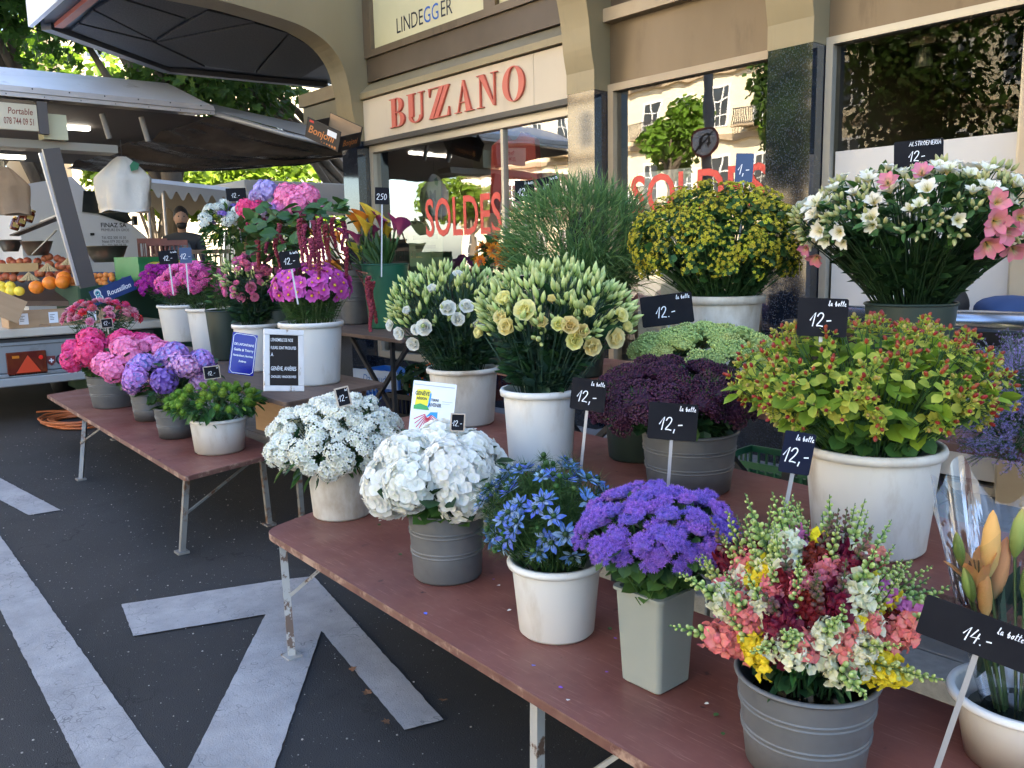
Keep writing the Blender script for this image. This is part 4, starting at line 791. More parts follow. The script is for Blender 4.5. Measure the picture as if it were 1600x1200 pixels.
m_card = mat('cardboard', (.36, .23, .13), (.42, .28, .17), 3, .85, stretch=(1, 1, 6)); m_leafD = petal('dark_pot_leaf', [(0, (.012, .04, .022)), (1, (.03, .085, .045))], .5, .2)
q = onz(578, 642, .12); bc = crate('blue_crate', 'blue plastic crate with a pale printed board under the high table', (q[0]-.15, q[1]+.35, .125), .62, .42, .34, .2, m_cblue)
part('board', Tm().box((-.30, -.222, .19), (.30, -.212, .36)), bc, mats=mat('pale_blue_card', (.30, .42, .66), rough=.5)); part('lettering', text_mesh('Dansaudi', .10, m_inkblue, .2, .001, 0, .9), bc, fr((1, 0, 0), (0, 0, 1), (0, -1, 0), (0, -.2225, .275)))
q = onz(640, 650, .12); crate('orange_crate', 'orange plastic crate next to the blue crate under the high table', (q[0]-.25, q[1]+.55, .125), .5, .4, .38, .15, m_corg)
q = onz(655, 662, .12); crate('black_crate', 'black slotted crate of dark green pot plants behind the certificate sheet', (q[0]-.1, q[1]+.15, .125), .6, .42, .24, .12, m_cblk)
def tuft(name, label, P, rx, ry, rz, n, shape, s0, s1, m, seed, cat='plant', group=None):
    t = crown([(0, 0, 0, rx, ry, rz)], n, shape, s0, s1, seed); o = thing(name, label, cat, P, group); k = part('foliage', t, o, mats=m); k['kind'] = 'stuff'
    t = Tm(); t.tube([(0, 0, -rz), (.01, .01, 0), (0, 0, rz*.6)], .008, 5); part('stem', t, o, mats=m_bark); return o
tuft('pot_plant', 'dark green leafy pot plants filling the black slotted crate', (q[0]-.1, q[1]+.15, .46), .28, .2, .17, 420, OV, .04, .075, m_leafD, 71)
q = onz(1190, 790, .12); crate('green_crate', 'dark green slotted crate on the pavement under the rear table', (q[0]-.05, q[1]+.25, .125), .6, .4, .22, .05, m_cgrn)
q = onz(1150, 735, .12); crate('green_crate', 'dark green crate standing on end behind the purple stonecrop bucket', (q[0]-.9, q[1]+.9, .125), .6, .4, .5, .3, m_cgrn)
q = onz(425, 705, 0); crate('cardboard_box', 'brown cardboard box with a dark stamp under the brown board table', (q[0]-.18, q[1]+.25, 0), .44, .36, .40, .1, m_card, slots=False)
q = onz(560, 760, 0); crate('cardboard_box', 'flattened brown cardboard tray on the asphalt between the tables', (q[0]-.75, q[1]+.25, 0), .5, .34, .10, .35, m_card, slots=False)
bg = Tm(); bg.ball(.16, S3(1.2, .9, .7), 12, 8); P = onz(612, 655, .12); solo('navy_bag', bg, 'navy cloth bag lying on the pavement behind the white sweet william', 'bag', mat('navy_cloth', (.012, .018, .06), rough=.9), T3(P[0]-.1, P[1]+.1, .21), smooth=True)
# orange hose coil
R_ = random.Random(6); t = Tm(); c0 = onz(118, 662, 0); pts = []
for k in range(190):
    a = k*.30; r_ = .36+.05*math.sin(a*.37)+R_.uniform(-.012, .012); pts.append((c0[0]+r_*1.0*math.cos(a)+.05*math.sin(a*.21), c0[1]+r_*.62*math.sin(a)+.04*math.cos(a*.17), .016+.010*(k/190*5)))
for k in range(24): a = 57+k*.12; pts.append((c0[0]+math.cos(a)*(.5+.02*k), c0[1]-.1+math.sin(a)*.5, .014))
t.tube(pts, .011, 6); solo('hose_coil', t, 'coiled orange hose lying on the asphalt behind the low table', 'hose', mat('orange_rubber', (.42, .11, .03), rough=.5), smooth=True)
# fallen bits
for k, (x, y) in enumerate(((548, 1049), (575, 1086), (608, 1130), (693, 1094))):
    P = onz(x, y, .012); solo('fallen_leaf', LV, 'dry brown leaf on the road ' + ('beside the upper edge of the painted stroke', 'just below the first dry leaf', 'by the lower end of the painted stroke', 'right of the painted stroke under the table')[k], 'leaf', mat('dry_leaf', (.16, .07, .03), rough=.8), T3(P[0], P[1], .016) @ RZ(k*1.3) @ RX(.25) @ S3(.028), 'dry leaves on the road')
for k, (x, y, z) in enumerate(((678, 913, .463), (667, 961, .463), (836, 1040, .463))):
    P = onz(x, y, z); solo('fallen_petal', OV, 'blue petal on the table ' + ('touching the zinc hydrangea bucket', 'between the table edge and the zinc bucket', 'below the clean white bucket')[k], 'petal', mat('blue_petal', (.12, .16, .65), rough=.6), T3(P[0], P[1], z+.002) @ RZ(k*1.7) @ RX(.3) @ S3(.014), 'petals on the front table')
R_ = random.Random(19); gs = Tm(); gs.ball(1, S3(1, 1, .6), 5, 3); t = Tm(); t.put(gs, np.array([T3(R_.uniform(-9, -1.2), R_.uniform(-.6, 2.4), .003) @ RZ(R_.uniform(0, 6)) @ S3(R_.choice((.0022, .003, .003, .0045))) for _ in range(1100)])); tag(part('road_grit', t, mats=petal('pale_grit', [(0, (.16, .15, .14)), (1, (.36, .34, .31))], .7, 0)), 'loose pale grit scattered over the asphalt', 'grit', None, 'stuff')
R_ = random.Random(17)
spots_ = ('beside the scuffed white bucket', 'left of the zinc hydrangea bucket', 'right of the zinc hydrangea bucket', 'left of the clean white bucket', 'right of the clean white bucket', 'left of the square vase', 'right of the square vase', 'left of the snapdragon bucket', 'near the chipped front edge')
pm_ = [mat('white_petal', (.72, .72, .66), rough=.6), mat('green_leaf_bit', (.05, .11, .03), rough=.6), mat('purple_petal', (.26, .10, .55), rough=.6)]
for k, (x, y) in enumerate(((592, 815), (628, 868), (772, 905), (792, 955), (955, 985), (950, 1050), (1100, 1100), (1130, 1150), (880, 1075))):
    P = onz(x, y, .463)
    for j in range(1 if k % 2 else 2): c_ = ('white petal', 'green leaf scrap', 'purple petal')[(k+j) % 3]; solo('fallen_petal' if 'petal' in c_ else 'leaf_scrap', OV, c_+' on the front table '+spots_[k], 'petal' if 'petal' in c_ else 'leaf', pm_[(k+j) % 3], T3(P[0]+.05*j, P[1]-.03*j, .4645) @ RZ(k*1.9+j) @ RX(.25) @ S3(R_.uniform(.010, .017)), 'petals on the front table')
# ------------------------------------------------------------------ black case with the steel roll, right
q0 = ony(1222, 505, 4.25); cs = thing('roll_cutter', 'black case with a long shiny steel roll behind the alstroemeria', 'counter', (float(q0[0]), 4.25, 0))
L = 2.2; zt_ = float(q0[2]); t = Tm(); t.box((0, -.02, zt_-.30), (L, .42, zt_+.02), 0, None, .01); part('case', t, cs, mats=m_black)
t = Tm(); t.tube([(.10, .12, zt_+.035), (L, .12, zt_+.02)], .07, 24); part('steel_roll', t, cs, mats=mat('brushed_steel', (.42, .45, .52), (.50, .53, .60), 3, .24, 1.0, stretch=(.3, 8, 8)), smooth=True)
for x in (.15, L-.1): t = Tm(); t.box((x, .05, .12), (x+.05, .35, zt_-.302)); part('leg', t, cs, mats=m_black)
# ------------------------------------------------------------------ people
def person(label, joints, rad, edges, M, m_skin, skin_parts):
    o = thing('person', label, 'person', M); return o
m_skin = mat('skin', (.42, .24, .16), rough=.55); m_hair = mat('dark_hair', (.012, .009, .008), rough=.7); m_shirt = mat('dark_jacket', (.035, .036, .042), rough=.9); m_apron = mat('grey_apron', (.20, .24, .27), rough=.9); m_bluesh = mat('blue_tshirt', (.025, .05, .13), (.035, .065, .16), 8, .9); m_jean = mat('dark_trousers', (.02, .022, .03), rough=.9)
def skinbody(name, V, E_, Rd, mats, par, seg=1):
    me = bpy.data.meshes.new(name); me.from_pydata(V, E_, [])
    o = part(name, me, par); o.modifiers.new('skin', 'SKIN'); sk = me.skin_vertices[0].data
    for i, r_ in enumerate(Rd): sk[i].radius = (r_, r_) if np.isscalar(r_) else r_
    sk[0].use_root = True; ss = o.modifiers.new('sub', 'SUBSURF'); ss.levels = 2; ss.render_levels = 2; o.modifiers['skin'].use_smooth_shade = True
    for q in mats: me.materials.append(q)
    return o
def head(par, M, beard=True):
    t = Tm(); t.ball(.1, S3(.82, .98, 1.2), 18, 12); t.ball(.016, T3(0, -.10, -.01) @ S3(.8, 1, 1.5), 8, 6); t.ball(.02, T3(.082, 0, 0) @ S3(.4, .9, 1.4), 8, 6); t.ball(.02, T3(-.082, 0, 0) @ S3(.4, .9, 1.4), 8, 6); t.tube([(0, .02, -.18), (0, .01, -.08)], .05, 12)
    h = part('head', t, par, M, m_skin, True); t = Tm(); t.ball(.106, T3(0, .018, .022) @ S3(.84, .98, 1.16), 18, 12)
    M2 = None; part('hair', t, h, T3(0, .006, .014), m_hair, True)
    if beard: t = Tm(); t.ball(.07, T3(0, -.045, -.085) @ S3(.92, .78, .72), 14, 9); part('beard', t, h, None, m_hair, True)
    t = Tm()
    for s in (-1, 1): t.ball(.009, T3(.032*s, -.092, .022), 8, 6)
    part('eyes', t, h, None, m_ink, True); t = Tm(); t.ball(.02, T3(0, -.098, -.05) @ S3(1.1, .3, .25), 8, 5); part('mouth', t, h, None, mat('lips', (.30, .12, .10), rough=.5), True)
    return h
P = atd(284, 344, 10.6); p1 = thing('person', 'bearded person in a dark jacket and grey apron standing behind the crates', 'person', T3(P[0], P[1], float(P[2])-1.64) @ RZ(.9))
skinbody('body', [(0, 0, .95), (0, .0, 1.2), (0, .0, 1.40), (0, 0, 1.50), (-.2, 0, 1.40), (-.25, -.02, 1.12), (-.22, -.12, .90), (.2, 0, 1.40), (.25, -.02, 1.12), (.22, -.12, .90), (-.1, 0, .88), (-.11, 0, .48), (-.11, 0, .06), (.1, 0, .88), (.11, 0, .48), (.11, 0, .06)],
         [(0, 1), (1, 2), (2, 3), (2, 4), (4, 5), (5, 6), (2, 7), (7, 8), (8, 9), (0, 10), (10, 11), (11, 12), (0, 13), (13, 14), (14, 15)], [(.15, .11), (.15, .11), (.15, .11), .06, .075, .05, .04, .075, .05, .04, .09, .065, .05, .09, .065, .05], [m_shirt], p1)
head(p1, T3(0, -.02, 1.66) @ RZ(.35)); t = Tm(); t.add([(-.12, -.145, 1.36), (.12, -.145, 1.36), (.19, -.15, 1.1), (.19, -.16, .55), (-.19, -.16, .55), (-.19, -.15, 1.1)], [(0, 5, 4, 3, 2, 1)]); t.prism([(-.12, 1.36), (-.19, 1.1), (-.19, .55), (.19, .55), (.19, 1.1), (.12, 1.36)], .012, 0, fr((1, 0, 0), (0, 0, 1), (0, -1, 0), (0, -.15, 0))); part('apron', t, p1, mats=m_apron)
solo('plank_step', Tm().box((-.9, -.6, .12), (.9, .6, float(P[2])-1.62), 0, None, .01), 'grey plank step the person behind the crates stands on', 'step', mat('grey_planks', (.15, .14, .13), rough=.8), T3(P[0], P[1], 0))
P = ony(1518, 468, 4.86); p2 = thing('person', 'person in a blue t-shirt bending forward behind the steel roll', 'person', T3(P[0]+.13, P[1]-.05, .12) @ RZ(-1.05)); zs = float(P[2])-.12
skinbody('body', [(.0, .42, .92), (0, .24, 1.08), (0, .02, zs-.02), (0, -.10, zs-.03), (-.19, .02, zs-.06), (-.23, -.12, zs-.30), (-.16, -.32, zs-.38), (.19, .02, zs-.06), (.23, -.12, zs-.30), (.16, -.32, zs-.38), (-.1, .44, .86), (-.11, .36, .46), (-.11, .42, .06), (.1, .44, .86), (.11, .36, .46), (.11, .42, .06)],
         [(0, 1), (1, 2), (2, 3), (2, 4), (4, 5), (5, 6), (2, 7), (7, 8), (8, 9), (0, 10), (10, 11), (11, 12), (0, 13), (13, 14), (14, 15)], [(.15, .12), (.15, .12), (.14, .10), .06, .08, .05, .04, .08, .05, .04, .09, .065, .05, .09, .065, .05], [m_bluesh], p2)
head(p2, T3(0, -.22, zs-.05) @ RX(.7), True)
# ------------------------------------------------------------------ fruit trailer
XT = -9.5
tr = thing('fruit_trailer', 'grey market trailer with folding white roof, fruit counter and tail lamps', 'trailer', (0, 0, 0))
m_tgrey = mat('trailer_grey', (.20, .215, .23), (.24, .25, .265), 2, .45, dirt=(.12, .12, .12), dscale=5); m_tdark = mat('trailer_dark_gap', (.03, .028, .028), rough=.7); m_counter = mat('beige_counter', (.46, .42, .36), (.52, .48, .42), 4, .5)
m_brz2 = mat('brown_alu_strut', (.085, .075, .075), rough=.4, metal=.3)
part('body', Tm().box((-13.6, .9, .42), (XT-.02, 3.15, .83)), tr, mats=m_tdark)
t = Tm(); t.box((XT-.03, .9, .50), (XT, 2.75, .77), 0, None, .008); rp_ = part('rear_panel', t, tr, mats=m_tgrey)
part('bumper', Tm().box((XT-.06, .9, .37), (XT+.05, 2.75, .455), 0, None, .01), tr, mats=mat('bumper_grey', (.30, .31, .32), rough=.5)); part('bumper', Tm().box((XT-.06, .9, .458), (XT+.03, 2.75, .495), 0, None, .008), tr, mats=m_tgrey)
part('rail', Tm().box((XT-.02, .9, .772), (XT+.012, 3.1, .80)), tr, mats=m_tgrey)
part('counter', Tm().box((-13.0, .9, .845), (XT+.03, 3.28, .93), 0, None, .012), tr, mats=m_counter)
LX = fr((0, 1, 0), (0, 0, 1), (1, 0, 0), (0, 0, 0))
def rear(y, z, dx=0): m = LX.copy(); m[:3, 3] = (XT+dx, y, z); return m
y0, y1 = float(onx(8, 552, XT)[1]), float(onx(71, 552, XT)[1]); z0, z1 = float(onx(40, 586, XT)[2]), float(onx(40, 549, XT)[2])
tl = part('tail_lamp', Tm().box((XT+.001, y0, z0), (XT+.03, y1, z1), 0, None, .005), tr, mats=mat('smoked_red_lens', (.10, .012, .010), (.14, .03, .01), 9, .2))
t = Tm(); ym = (y0+y1)/2+.0; t.prism([(-.105, -.085), (.115, -.085), (.01, .085)], .006, 0, rear(ym, (z0+z1)/2-.005, .031)); part('reflector_triangle', t, tl, mats=mat('red_reflector', (.62, .06, .02), rough=.35))
t = Tm(); t.lathe([(.022, 0), (.018, .008)], 12, 0, rear(y1-.05, (z0+z1)/2+.05, .031), True); part('lamp_bulb', t, tl, mats=mat('red_lens', (.8, .03, .02), rough=.2)); t = Tm(); t.box((XT+.031, y0+.05, z1-.06), (XT+.036, y0+.11, z1-.035)); part('amber_lens', t, tl, mats=mat('amber_lens', (.5, .16, .01), rough=.3))
t = Tm(); t.prism([(0, -.055), (.038, -.02), (.04, .045), (-.04, .045), (-.038, -.02)], .005, 0, rear(float(onx(80, 563, XT)[1]), float(onx(80, 563, XT)[2]), .001)); em = part('shield_emblem', t, rp_, mats=mat('maroon_shield', (.16, .03, .03), rough=.4))
t = Tm(); t.box((XT+.0065, float(onx(80, 563, XT)[1])-.006, float(onx(80, 563, XT)[2])-.022), (XT+.008, float(onx(80, 563, XT)[1])+.006, float(onx(80, 563, XT)[2])+.022)); t.box((XT+.0066, float(onx(80, 563, XT)[1])-.022, float(onx(80, 563, XT)[2])-.006), (XT+.0082, float(onx(80, 563, XT)[1])+.022, float(onx(80, 563, XT)[2])+.006)); part('cross', t, rp_, mats=m_chalk)
part('lettering', text_mesh('GE', .13, m_ink, 0, .004, 0, .8, 'LEFT'), rp_, rear(float(onx(87, 565, XT)[1]), float(onx(87, 563, XT)[2]), .002))
for y in (1.3, 2.6):
    t = Tm(); t.lathe([(.08, -.09), (.31, -.09), (.33, -.06), (.33, .06), (.31, .09), (.08, .09)], 24, 0, T3(-11.2, y, .33) @ RX(PI/2)); part('wheel', t, tr, mats=m_black, smooth=True)
# roof flap with trim
zr = float(onx(333, 178, XT)[2]); yR = float(onx(333, 178, XT)[1]); rf = Tm()
yB = float(onx(262, 130, XT-.9)[1]); zB = float(onx(262, 130, XT-.9)[2]); zL = float(onx(0, 108, XT-.9)[2])
rf.prism([(.7, zr+.05), (yR, zr+.05), (yR, zr+.07), (.7, zr+.07)], 1, 0, fr((0, 1, 0), (0, 0, 1), (1, 0, 0), (XT-1, 0, 0)))
t = Tm(); z1_ = zr+.085; v = [(XT, .6, z1_), (XT, yR, z1_), (XT-.9, yB, zB), (XT-.9, .6, zL), (-13.6, yB, zB+.02), (-13.6, .6, zL+.02)]; v2 = [(a, c, z1_-.06) for a, c, z in v]
t.add(v+v2, [(0, 1, 2, 3), (3, 2, 4, 5), (6, 7, 1, 0), (7, 8, 2, 1), (8, 10, 4, 2), (9, 3, 5, 11), (6, 0, 3, 9), (10, 11, 5, 4), (7, 6, 9, 8), (8, 9, 11, 10)]); rfo = part('roof', t, tr, mats=mat('white_roof', (.80, .80, .84), (.72, .72, .76), 2, .25, dirt=(.40, .38, .35), dscale=3, dlo=.6, dhi=.75))
m_trim = mat('aluminium_trim', (.50, .48, .50), (.42, .40, .42), 6, .35, .5); zt0 = zr
for dz, hh, dx in ((.058, .030, .015), (.030, .026, .035), (-.012, .040, .018)): part('trim_rail', Tm().box((XT-.01, .6, zt0+dz), (XT+dx, yR+.01, zt0+dz+hh)), rfo, mats=m_trim)
t = Tm()
for k in range(9): t.ball(.008, T3(XT+.017, 1.2+k*.33, zt0+.073), 6, 4); t.ball(.006, T3(XT+.02, 1.3+k*.33, zt0+.006), 6, 4)
part('rivets', t, rfo, mats=m_ink)
t = Tm(); t.add([(XT-.05, .6, zr-.03), (XT-.05, yR, zr-.03), (-13.5, yR, zr-.2), (-13.5, .6, zr-.2)], [(0, 1, 2, 3)]); part('ceiling', t, rfo, mats=mat('brown_ceiling', (.13, .11, .10), rough=.7))
part('roof_beam', Tm().box((XT-.5, .6, 2.70), (XT-.2, 3.0, 2.78)), tr, mats=mat('beige_beam', (.30, .27, .22), rough=.6)); part('roof_beam', Tm().box((XT-.32, 2.28, 2.785), (XT-.1, 2.50, 3.03)), tr, mats=mat('cream_box', (.55, .52, .34), rough=.5))
part('lamp_tube', Tm().box((XT-1.2, 2.3, 3.04), (XT-1.1, 3.0, 3.08)), tr, mats=mat('lit_tube', (1, .93, .78), rough=.5, emit=1.6)); part('lamp_tube', Tm().box((XT-.9, 1.2, 2.655), (XT-.8, 2.25, 2.69)), tr, mats=mat('lit_tube', (1, .93, .78), rough=.5, emit=1.6))
for y in (2.9, 3.3): t = Tm(); t.tube([(XT-.3, y, zr-.05), (XT-.32, y+.06, zr-.30)], .03, 10); part('spot_arm', t, tr, mats=mat('grey_arm', (.25, .23, .21), rough=.5, metal=.4))
a = onx(79, 232, XT); c = onx(136, 430, XT); t = Tm(); t.bar((XT, c[1], c[2]-.12), (XT, a[1], a[2]), .05, .155); so = part('strut', t, tr, mats=m_brz2); t = Tm(); t.bar((XT+.01, c[1]-.10, c[2]-.1), (XT+.01, a[1]-.10, a[2]-.05), .05, .025); part('strut_edge', t, so, mats=m_trim)
pS = (onx(-30, 160, XT), onx(62, 205, XT)); ys0, ys1 = float(pS[0][1]), float(pS[1][1]); zs0, zs1 = float(pS[1][2]), 3.09; sgnb = part('sign_panel', Tm().box((XT-.06, ys0, zs0), (XT-.02, ys1, zs1), 0, None, .004), tr, mats=mat('cream_lamp_panel', (.60, .52, .38), (.55, .47, .33), 3, .3))
part('lettering', text_mesh('Portable', .085, mat('maroon_print', (.22, .05, .03), rough=.5), .15, .001, 0, .75), sgnb, rear(ys1-.15, (zs0+zs1)/2+.05, -.018)); part('lettering', text_mesh('078 744 09 51', .088, mat('maroon_print', (.22, .05, .03), rough=.5), .05, .001, 0, .52), sgnb, rear(ys1-.165, (zs0+zs1)/2-.045, -.018))
part('post', Tm().box((XT-.08, ys1+.002, zs0-.02), (XT-.01, ys1+.09, zr-.032)), tr, mats=m_brz2)
# crumpled black tarpaulin awning
def tarp():
    A = onx(334, 180, XT-.02); B = onx(562, 240, -8.45); C_ = onx(541, 245, -9.2); D_ = onx(255, 276, -12.2); E_ = onx(100, 262, -12.6); G = onx(150, 238, XT-.4)
    N, K = 80, 34; v = []; R2 = np.random.RandomState(3); ph = R2.uniform(0, 6, 12)
    for i in range(N+1):
        u = i/N; top = A*(1-u)+B*u
        for j in range(K+1):
            w_ = j/K; bot = E_*(1-u)**2+2*D_*u*(1-u)+C_*u*u; p = top*(1-w_)+bot*w_
            r_ = sum(math.sin((w_*(9+k*5.3)+u*(1.5+k*.9)*(-1)**k)*2.2+ph[k])/(1+k*.5) for k in range(6)); env = min(1, w_*5)*min(1, (1-u)*5+.15)
            v.append((p[0], p[1], p[2]+.022*r_*env-.10*math.sin(PI*w_)*math.sin(PI*u)))
    f = [(i*(K+1)+j, i*(K+1)+j+1, (i+1)*(K+1)+j+1, (i+1)*(K+1)+j) for i in range(N) for j in range(K)]
    t = Tm(); t.add(v, f); return t, A, B
tp_, TA, TB = tarp(); tpo = thing('tarpaulin', 'crumpled dark plastic tarpaulin stretched from the trailer roof to the shop pillar', 'awning', (0, 0, 0))
m_tarp = mat('dark_tarpaulin', (.035, .028, .025), (.075, .06, .052), 3, .17, bump=1.0, bscale=9, stretch=(.5, 1.6, 3), dirt=(.45, .07, .03), dscale=1.3, dlo=.70, dhi=.705)
part('cover', tp_, tpo, mats=m_tarp, smooth=True); t = Tm(); t.tube([TA+[0, 0, .02], (TA+TB)/2+[0, 0, .0], TB+[.02, .12, 0]], .03, 10); part('edge_pole', t, tpo, mats=mat('grey_edge_pole', (.30, .30, .31), rough=.45, metal=.4), smooth=True)
t = Tm(); w0 = TA+[0, 0, .05]; w1_ = TB+[0, 0, .04]; t.add([w0, w1_, w1_+[-.8, -.1, .34], w0+[-.9, .2, .25]], [(0, 1, 2, 3)]); part('top_sheet', t, tpo, mats=mat('grey_sheet', (.36, .36, .37), rough=.6))
# black fruit carton on the awning edge
P = atd(522, 206, 8.35); kx = thing('fruit_carton', 'black printed fruit carton tipped on the end of the tarpaulin', 'carton', fr((.80, .42, -.42), (-.35, .9, .24), (.48, -.05, .87), P)); m_kb = mat('black_carton_print', (.018, .016, .018), rough=.5)
w_, d_, h_ = .40, .36, .20
for a, c, nm in (((-w_/2, -d_/2, -h_/2), (w_/2, -d_/2+.008, h_/2), 'front'), ((w_/2-.008, -d_/2+.009, -h_/2), (w_/2, d_/2-.009, h_/2*.5), 'side'), ((-w_/2, d_/2-.008, -h_/2), (w_/2, d_/2, h_/2), 'back'), ((-w_/2, -d_/2+.009, -h_/2), (-w_/2+.008, d_/2-.009, h_/2*.5), 'side')):
    t = Tm(); t.box(a, c); s_ = part('side_wall', t, kx, mats=m_kb)
part('lining', Tm().box((-w_/2+.009, d_/2-.012, -h_/2+.01), (w_/2-.009, d_/2-.0085, h_/2-.004)), kx, mats=m_card); part('bottom', Tm().box((-w_/2+.009, -d_/2+.009, -h_/2), (w_/2-.009, d_/2-.013, -h_/2+.01)), kx, mats=m_card)
FN = fr((1, 0, 0), (0, 0, 1), (0, -1, 0), (0, 0, 0)); m_kor = mat('orange_print', (.55, .20, .05), rough=.5)
part('lettering', text_mesh('Bonjoni', .105, m_kor, .2, .001, 0, .95), kx, T3(-.02, -d_/2-.001, -.005) @ FN); part('label', Tm().box((.05, -d_/2-.002, .015), (.16, -d_/2-.001, .07)), kx, mats=m_chalk); part('red_mark', Tm().box((-.17, -d_/2-.002, .065), (-.12, -d_/2-.001, .085)), kx, mats=m_red)
t = Tm()
for k in range(6): t.lathe([(.004+.002*k, 0), (.001, .001)], 10, 0, T3(.0+.032*k, -d_/2-.0006, -.075) @ FN)
part('orange_dots', t, kx, mats=m_kor); part('lettering', text_mesh('Bonjoni', .085, m_kor, .2, .001, 0, .9), kx, fr((0, 1, 0), (0, 0, 1), (1, 0, 0), (w_/2+.001, 0, -.03)))
# ------------------------------------------------------------------ goods on the counter
m_org = mat('orange_peel', (.72, .22, .015), (.66, .17, .01), 30, .45, bump=.3, bscale=120); m_lem = mat('lemon_peel', (.78, .60, .06), (.70, .56, .05), 12, .4); m_apr = mat('apricot_skin', (.70, .27, .05), (.62, .18, .05), 9, .55); m_pea = mat('nectarine_skin', (.34, .05, .035), (.45, .16, .06), 7, .45)
def cbox(label, ya, yb, za, zb, x, dpt, m, name='fruit_tray', lab=0, hole=False, tilt=0):
    w_ = yb-ya; h_ = zb-za; o = thing(name, label, 'tray', T3(x, (ya+yb)/2, za) @ RZ(PI/2) @ RX(tilt), 'fruit trays on the counter'); th = .008
    part('bottom', Tm().box((-w_/2, 0, 0), (w_/2, dpt, th)), o, mats=m)
    t = Tm(); hw = .05
    if hole: t.box((-w_/2, 0, th+.001), (-hw, th, h_)); t.box((hw, 0, th+.001), (w_/2, th, h_)); t.box((-hw+.0003, 0, .03), (hw-.0003, th, h_))
    else: t.box((-w_/2, 0, th+.001), (w_/2, th, h_))
    fo = part('front', t, o, mats=m)
    part('back', Tm().box((-w_/2, dpt-th, th+.001), (w_/2, dpt, h_)), o, mats=m)
    for s in (-1, 1): t = Tm(); t.box(((w_/2-th) if s > 0 else -w_/2, th+.0005, th+.001), (w_/2 if s > 0 else -w_/2+th, dpt-th-.0005, h_*.9)); part('end', t, o, mats=m)
    for k in range(lab):
        u = (-.36+k*.42)*w_; t = Tm(); t.box((u, -.002, h_*.22), (u+.085, -.0008, h_*.9)); q = part('label', t, fo, mats=m_chalk); t = Tm()
        for i in range(4): t.box((u+.01, -.0026, h_*(.42+.1*i)), (u+.01+.06*(.6+.4*math.sin(i*3)), -.0022, h_*(.42+.1*i)+.005))
        part('label_print', t, o, mats=m_ink)
    return o
zc0 = .932
cbox('brown cardboard tray with two white labels at the front of the counter', 1.78, 2.42, zc0, zc0+.16, XT-.02, .34, m_card, lab=2, hole=True)
cbox('brown cardboard tray with one white label right of the first tray', 2.43, 2.92, zc0, zc0+.155, XT-.02, .34, m_card, lab=1, hole=False)
fl_ = Tm(); fl_.box((-.16, -.01, -.12), (.16, .01, .12)); P = onx(8, 478, XT+.14); solo('cardboard_flap', fl_, 'loose brown cardboard sheet hanging at the left edge of the counter', 'cardboard', m_card, fr((.1, .85, -.45), (1, -.1, .05), (0, .45, .85), (P[0], P[1], P[2])))
a = onx(148, 470, XT-.05); c = onx(206, 438, XT-.05); bt = thing('fruit_tray', 'dark blue printed fruit tray with the figure 8 tilted on the counter', 'tray', fr((0, .93, .34), (-1, 0, 0), (0, -.34, .93), ((a[0]+c[0])/2, (a[1]+c[1])/2, (a[2]+c[2])/2)), 'fruit trays on the counter'); m_tb = mat('navy_carton', (.012, .04, .16), rough=.45)
part('front', Tm().box((-.23, 0, -.08), (.23, .01, .08)), bt, mats=m_tb); part('bottom', Tm().box((-.23, .011, -.08), (.23, .32, -.07)), bt, mats=m_tb); part('end', Tm().box((.22, .011, -.069), (.23, .32, .06)), bt, mats=m_tb)
part('lettering', text_mesh('8', .19, m_chalk, 0, .006, 0, .8), bt, T3(-.16, -.001, 0) @ FN); part('lettering', text_mesh('8', .15, mat('teal_print', (.02, .30, .40), rough=.5), 0, .0, 0, .8), bt, T3(-.16, -.002, 0) @ FN); part('lettering', text_mesh('Roussillon', .075, m_chalk, .2, .001, 0, .85), bt, T3(.055, -.001, -.01) @ FN)
def fruit(name, label, cat, px, py, dep, r, m, group, n=12):
    P = atd(px, py, dep); t = Tm(); t.ball(r, S3(1, 1, .94), n, n-3); t.ball(r*.12, T3(0, 0, r*.92), 6, 4); solo(name, t, label, cat, m, T3(*P) @ RZ(px) @ RX(py % 1.0), group, True)
for k, (x, y, lb) in enumerate(((57, 449, 'leftmost of the big oranges, beside the lemons'), (78, 442, 'big orange second from the lemons'), (98, 441, 'big orange in front of the topmost one'), (100, 434, 'big orange behind the third one'), (126, 428, 'big orange standing highest beside the metal strut'))):
    fruit('orange', lb, 'orange', x, y, 9.45+(.1 if k == 3 else 0), .078, m_org, 'big oranges on the counter', 16)
for k, (x, y) in enumerate(((2, 447), (16, 447), (3, 456), (17, 455), (30, 455), (5, 464))): fruit('lemon', ('back left lemon at the counter edge', 'back lemon of the pile', 'middle lemon on the left of the pile', 'middle lemon in front of the pile', 'lemon nearest the big oranges', 'lowest lemon in the corner of the tray')[k], 'lemon', x, y, 9.42+(.08 if y < 450 else 0), .056, m_lem, 'lemons on the counter')
R_ = random.Random(8)
for k in range(20): fruit('apricot', 'small apricot in the blue printed tray', 'apricot', 116+(k % 7)*10+R_.uniform(-3, 3), 436+(k//7)*6-(k % 7)*1.2+R_.uniform(-2, 2), 9.55+.05*(2-k//7), .036, m_apr, 'apricots in the blue tray', 10)
for k in range(34): fruit('nectarine', 'red nectarine in the trays behind the oranges', 'nectarine', 2+(k % 12)*11+R_.uniform(-4, 4), 404+(k//12)*13+R_.uniform(-4, 4)+max(0, 6-(k % 12)), 10.5-.22*(k//12), .05, m_pea, 'nectarines behind the oranges', 10)
m_net = mat('straw_net', (.50, .42, .26), (.36, .27, .15), 40, .7)
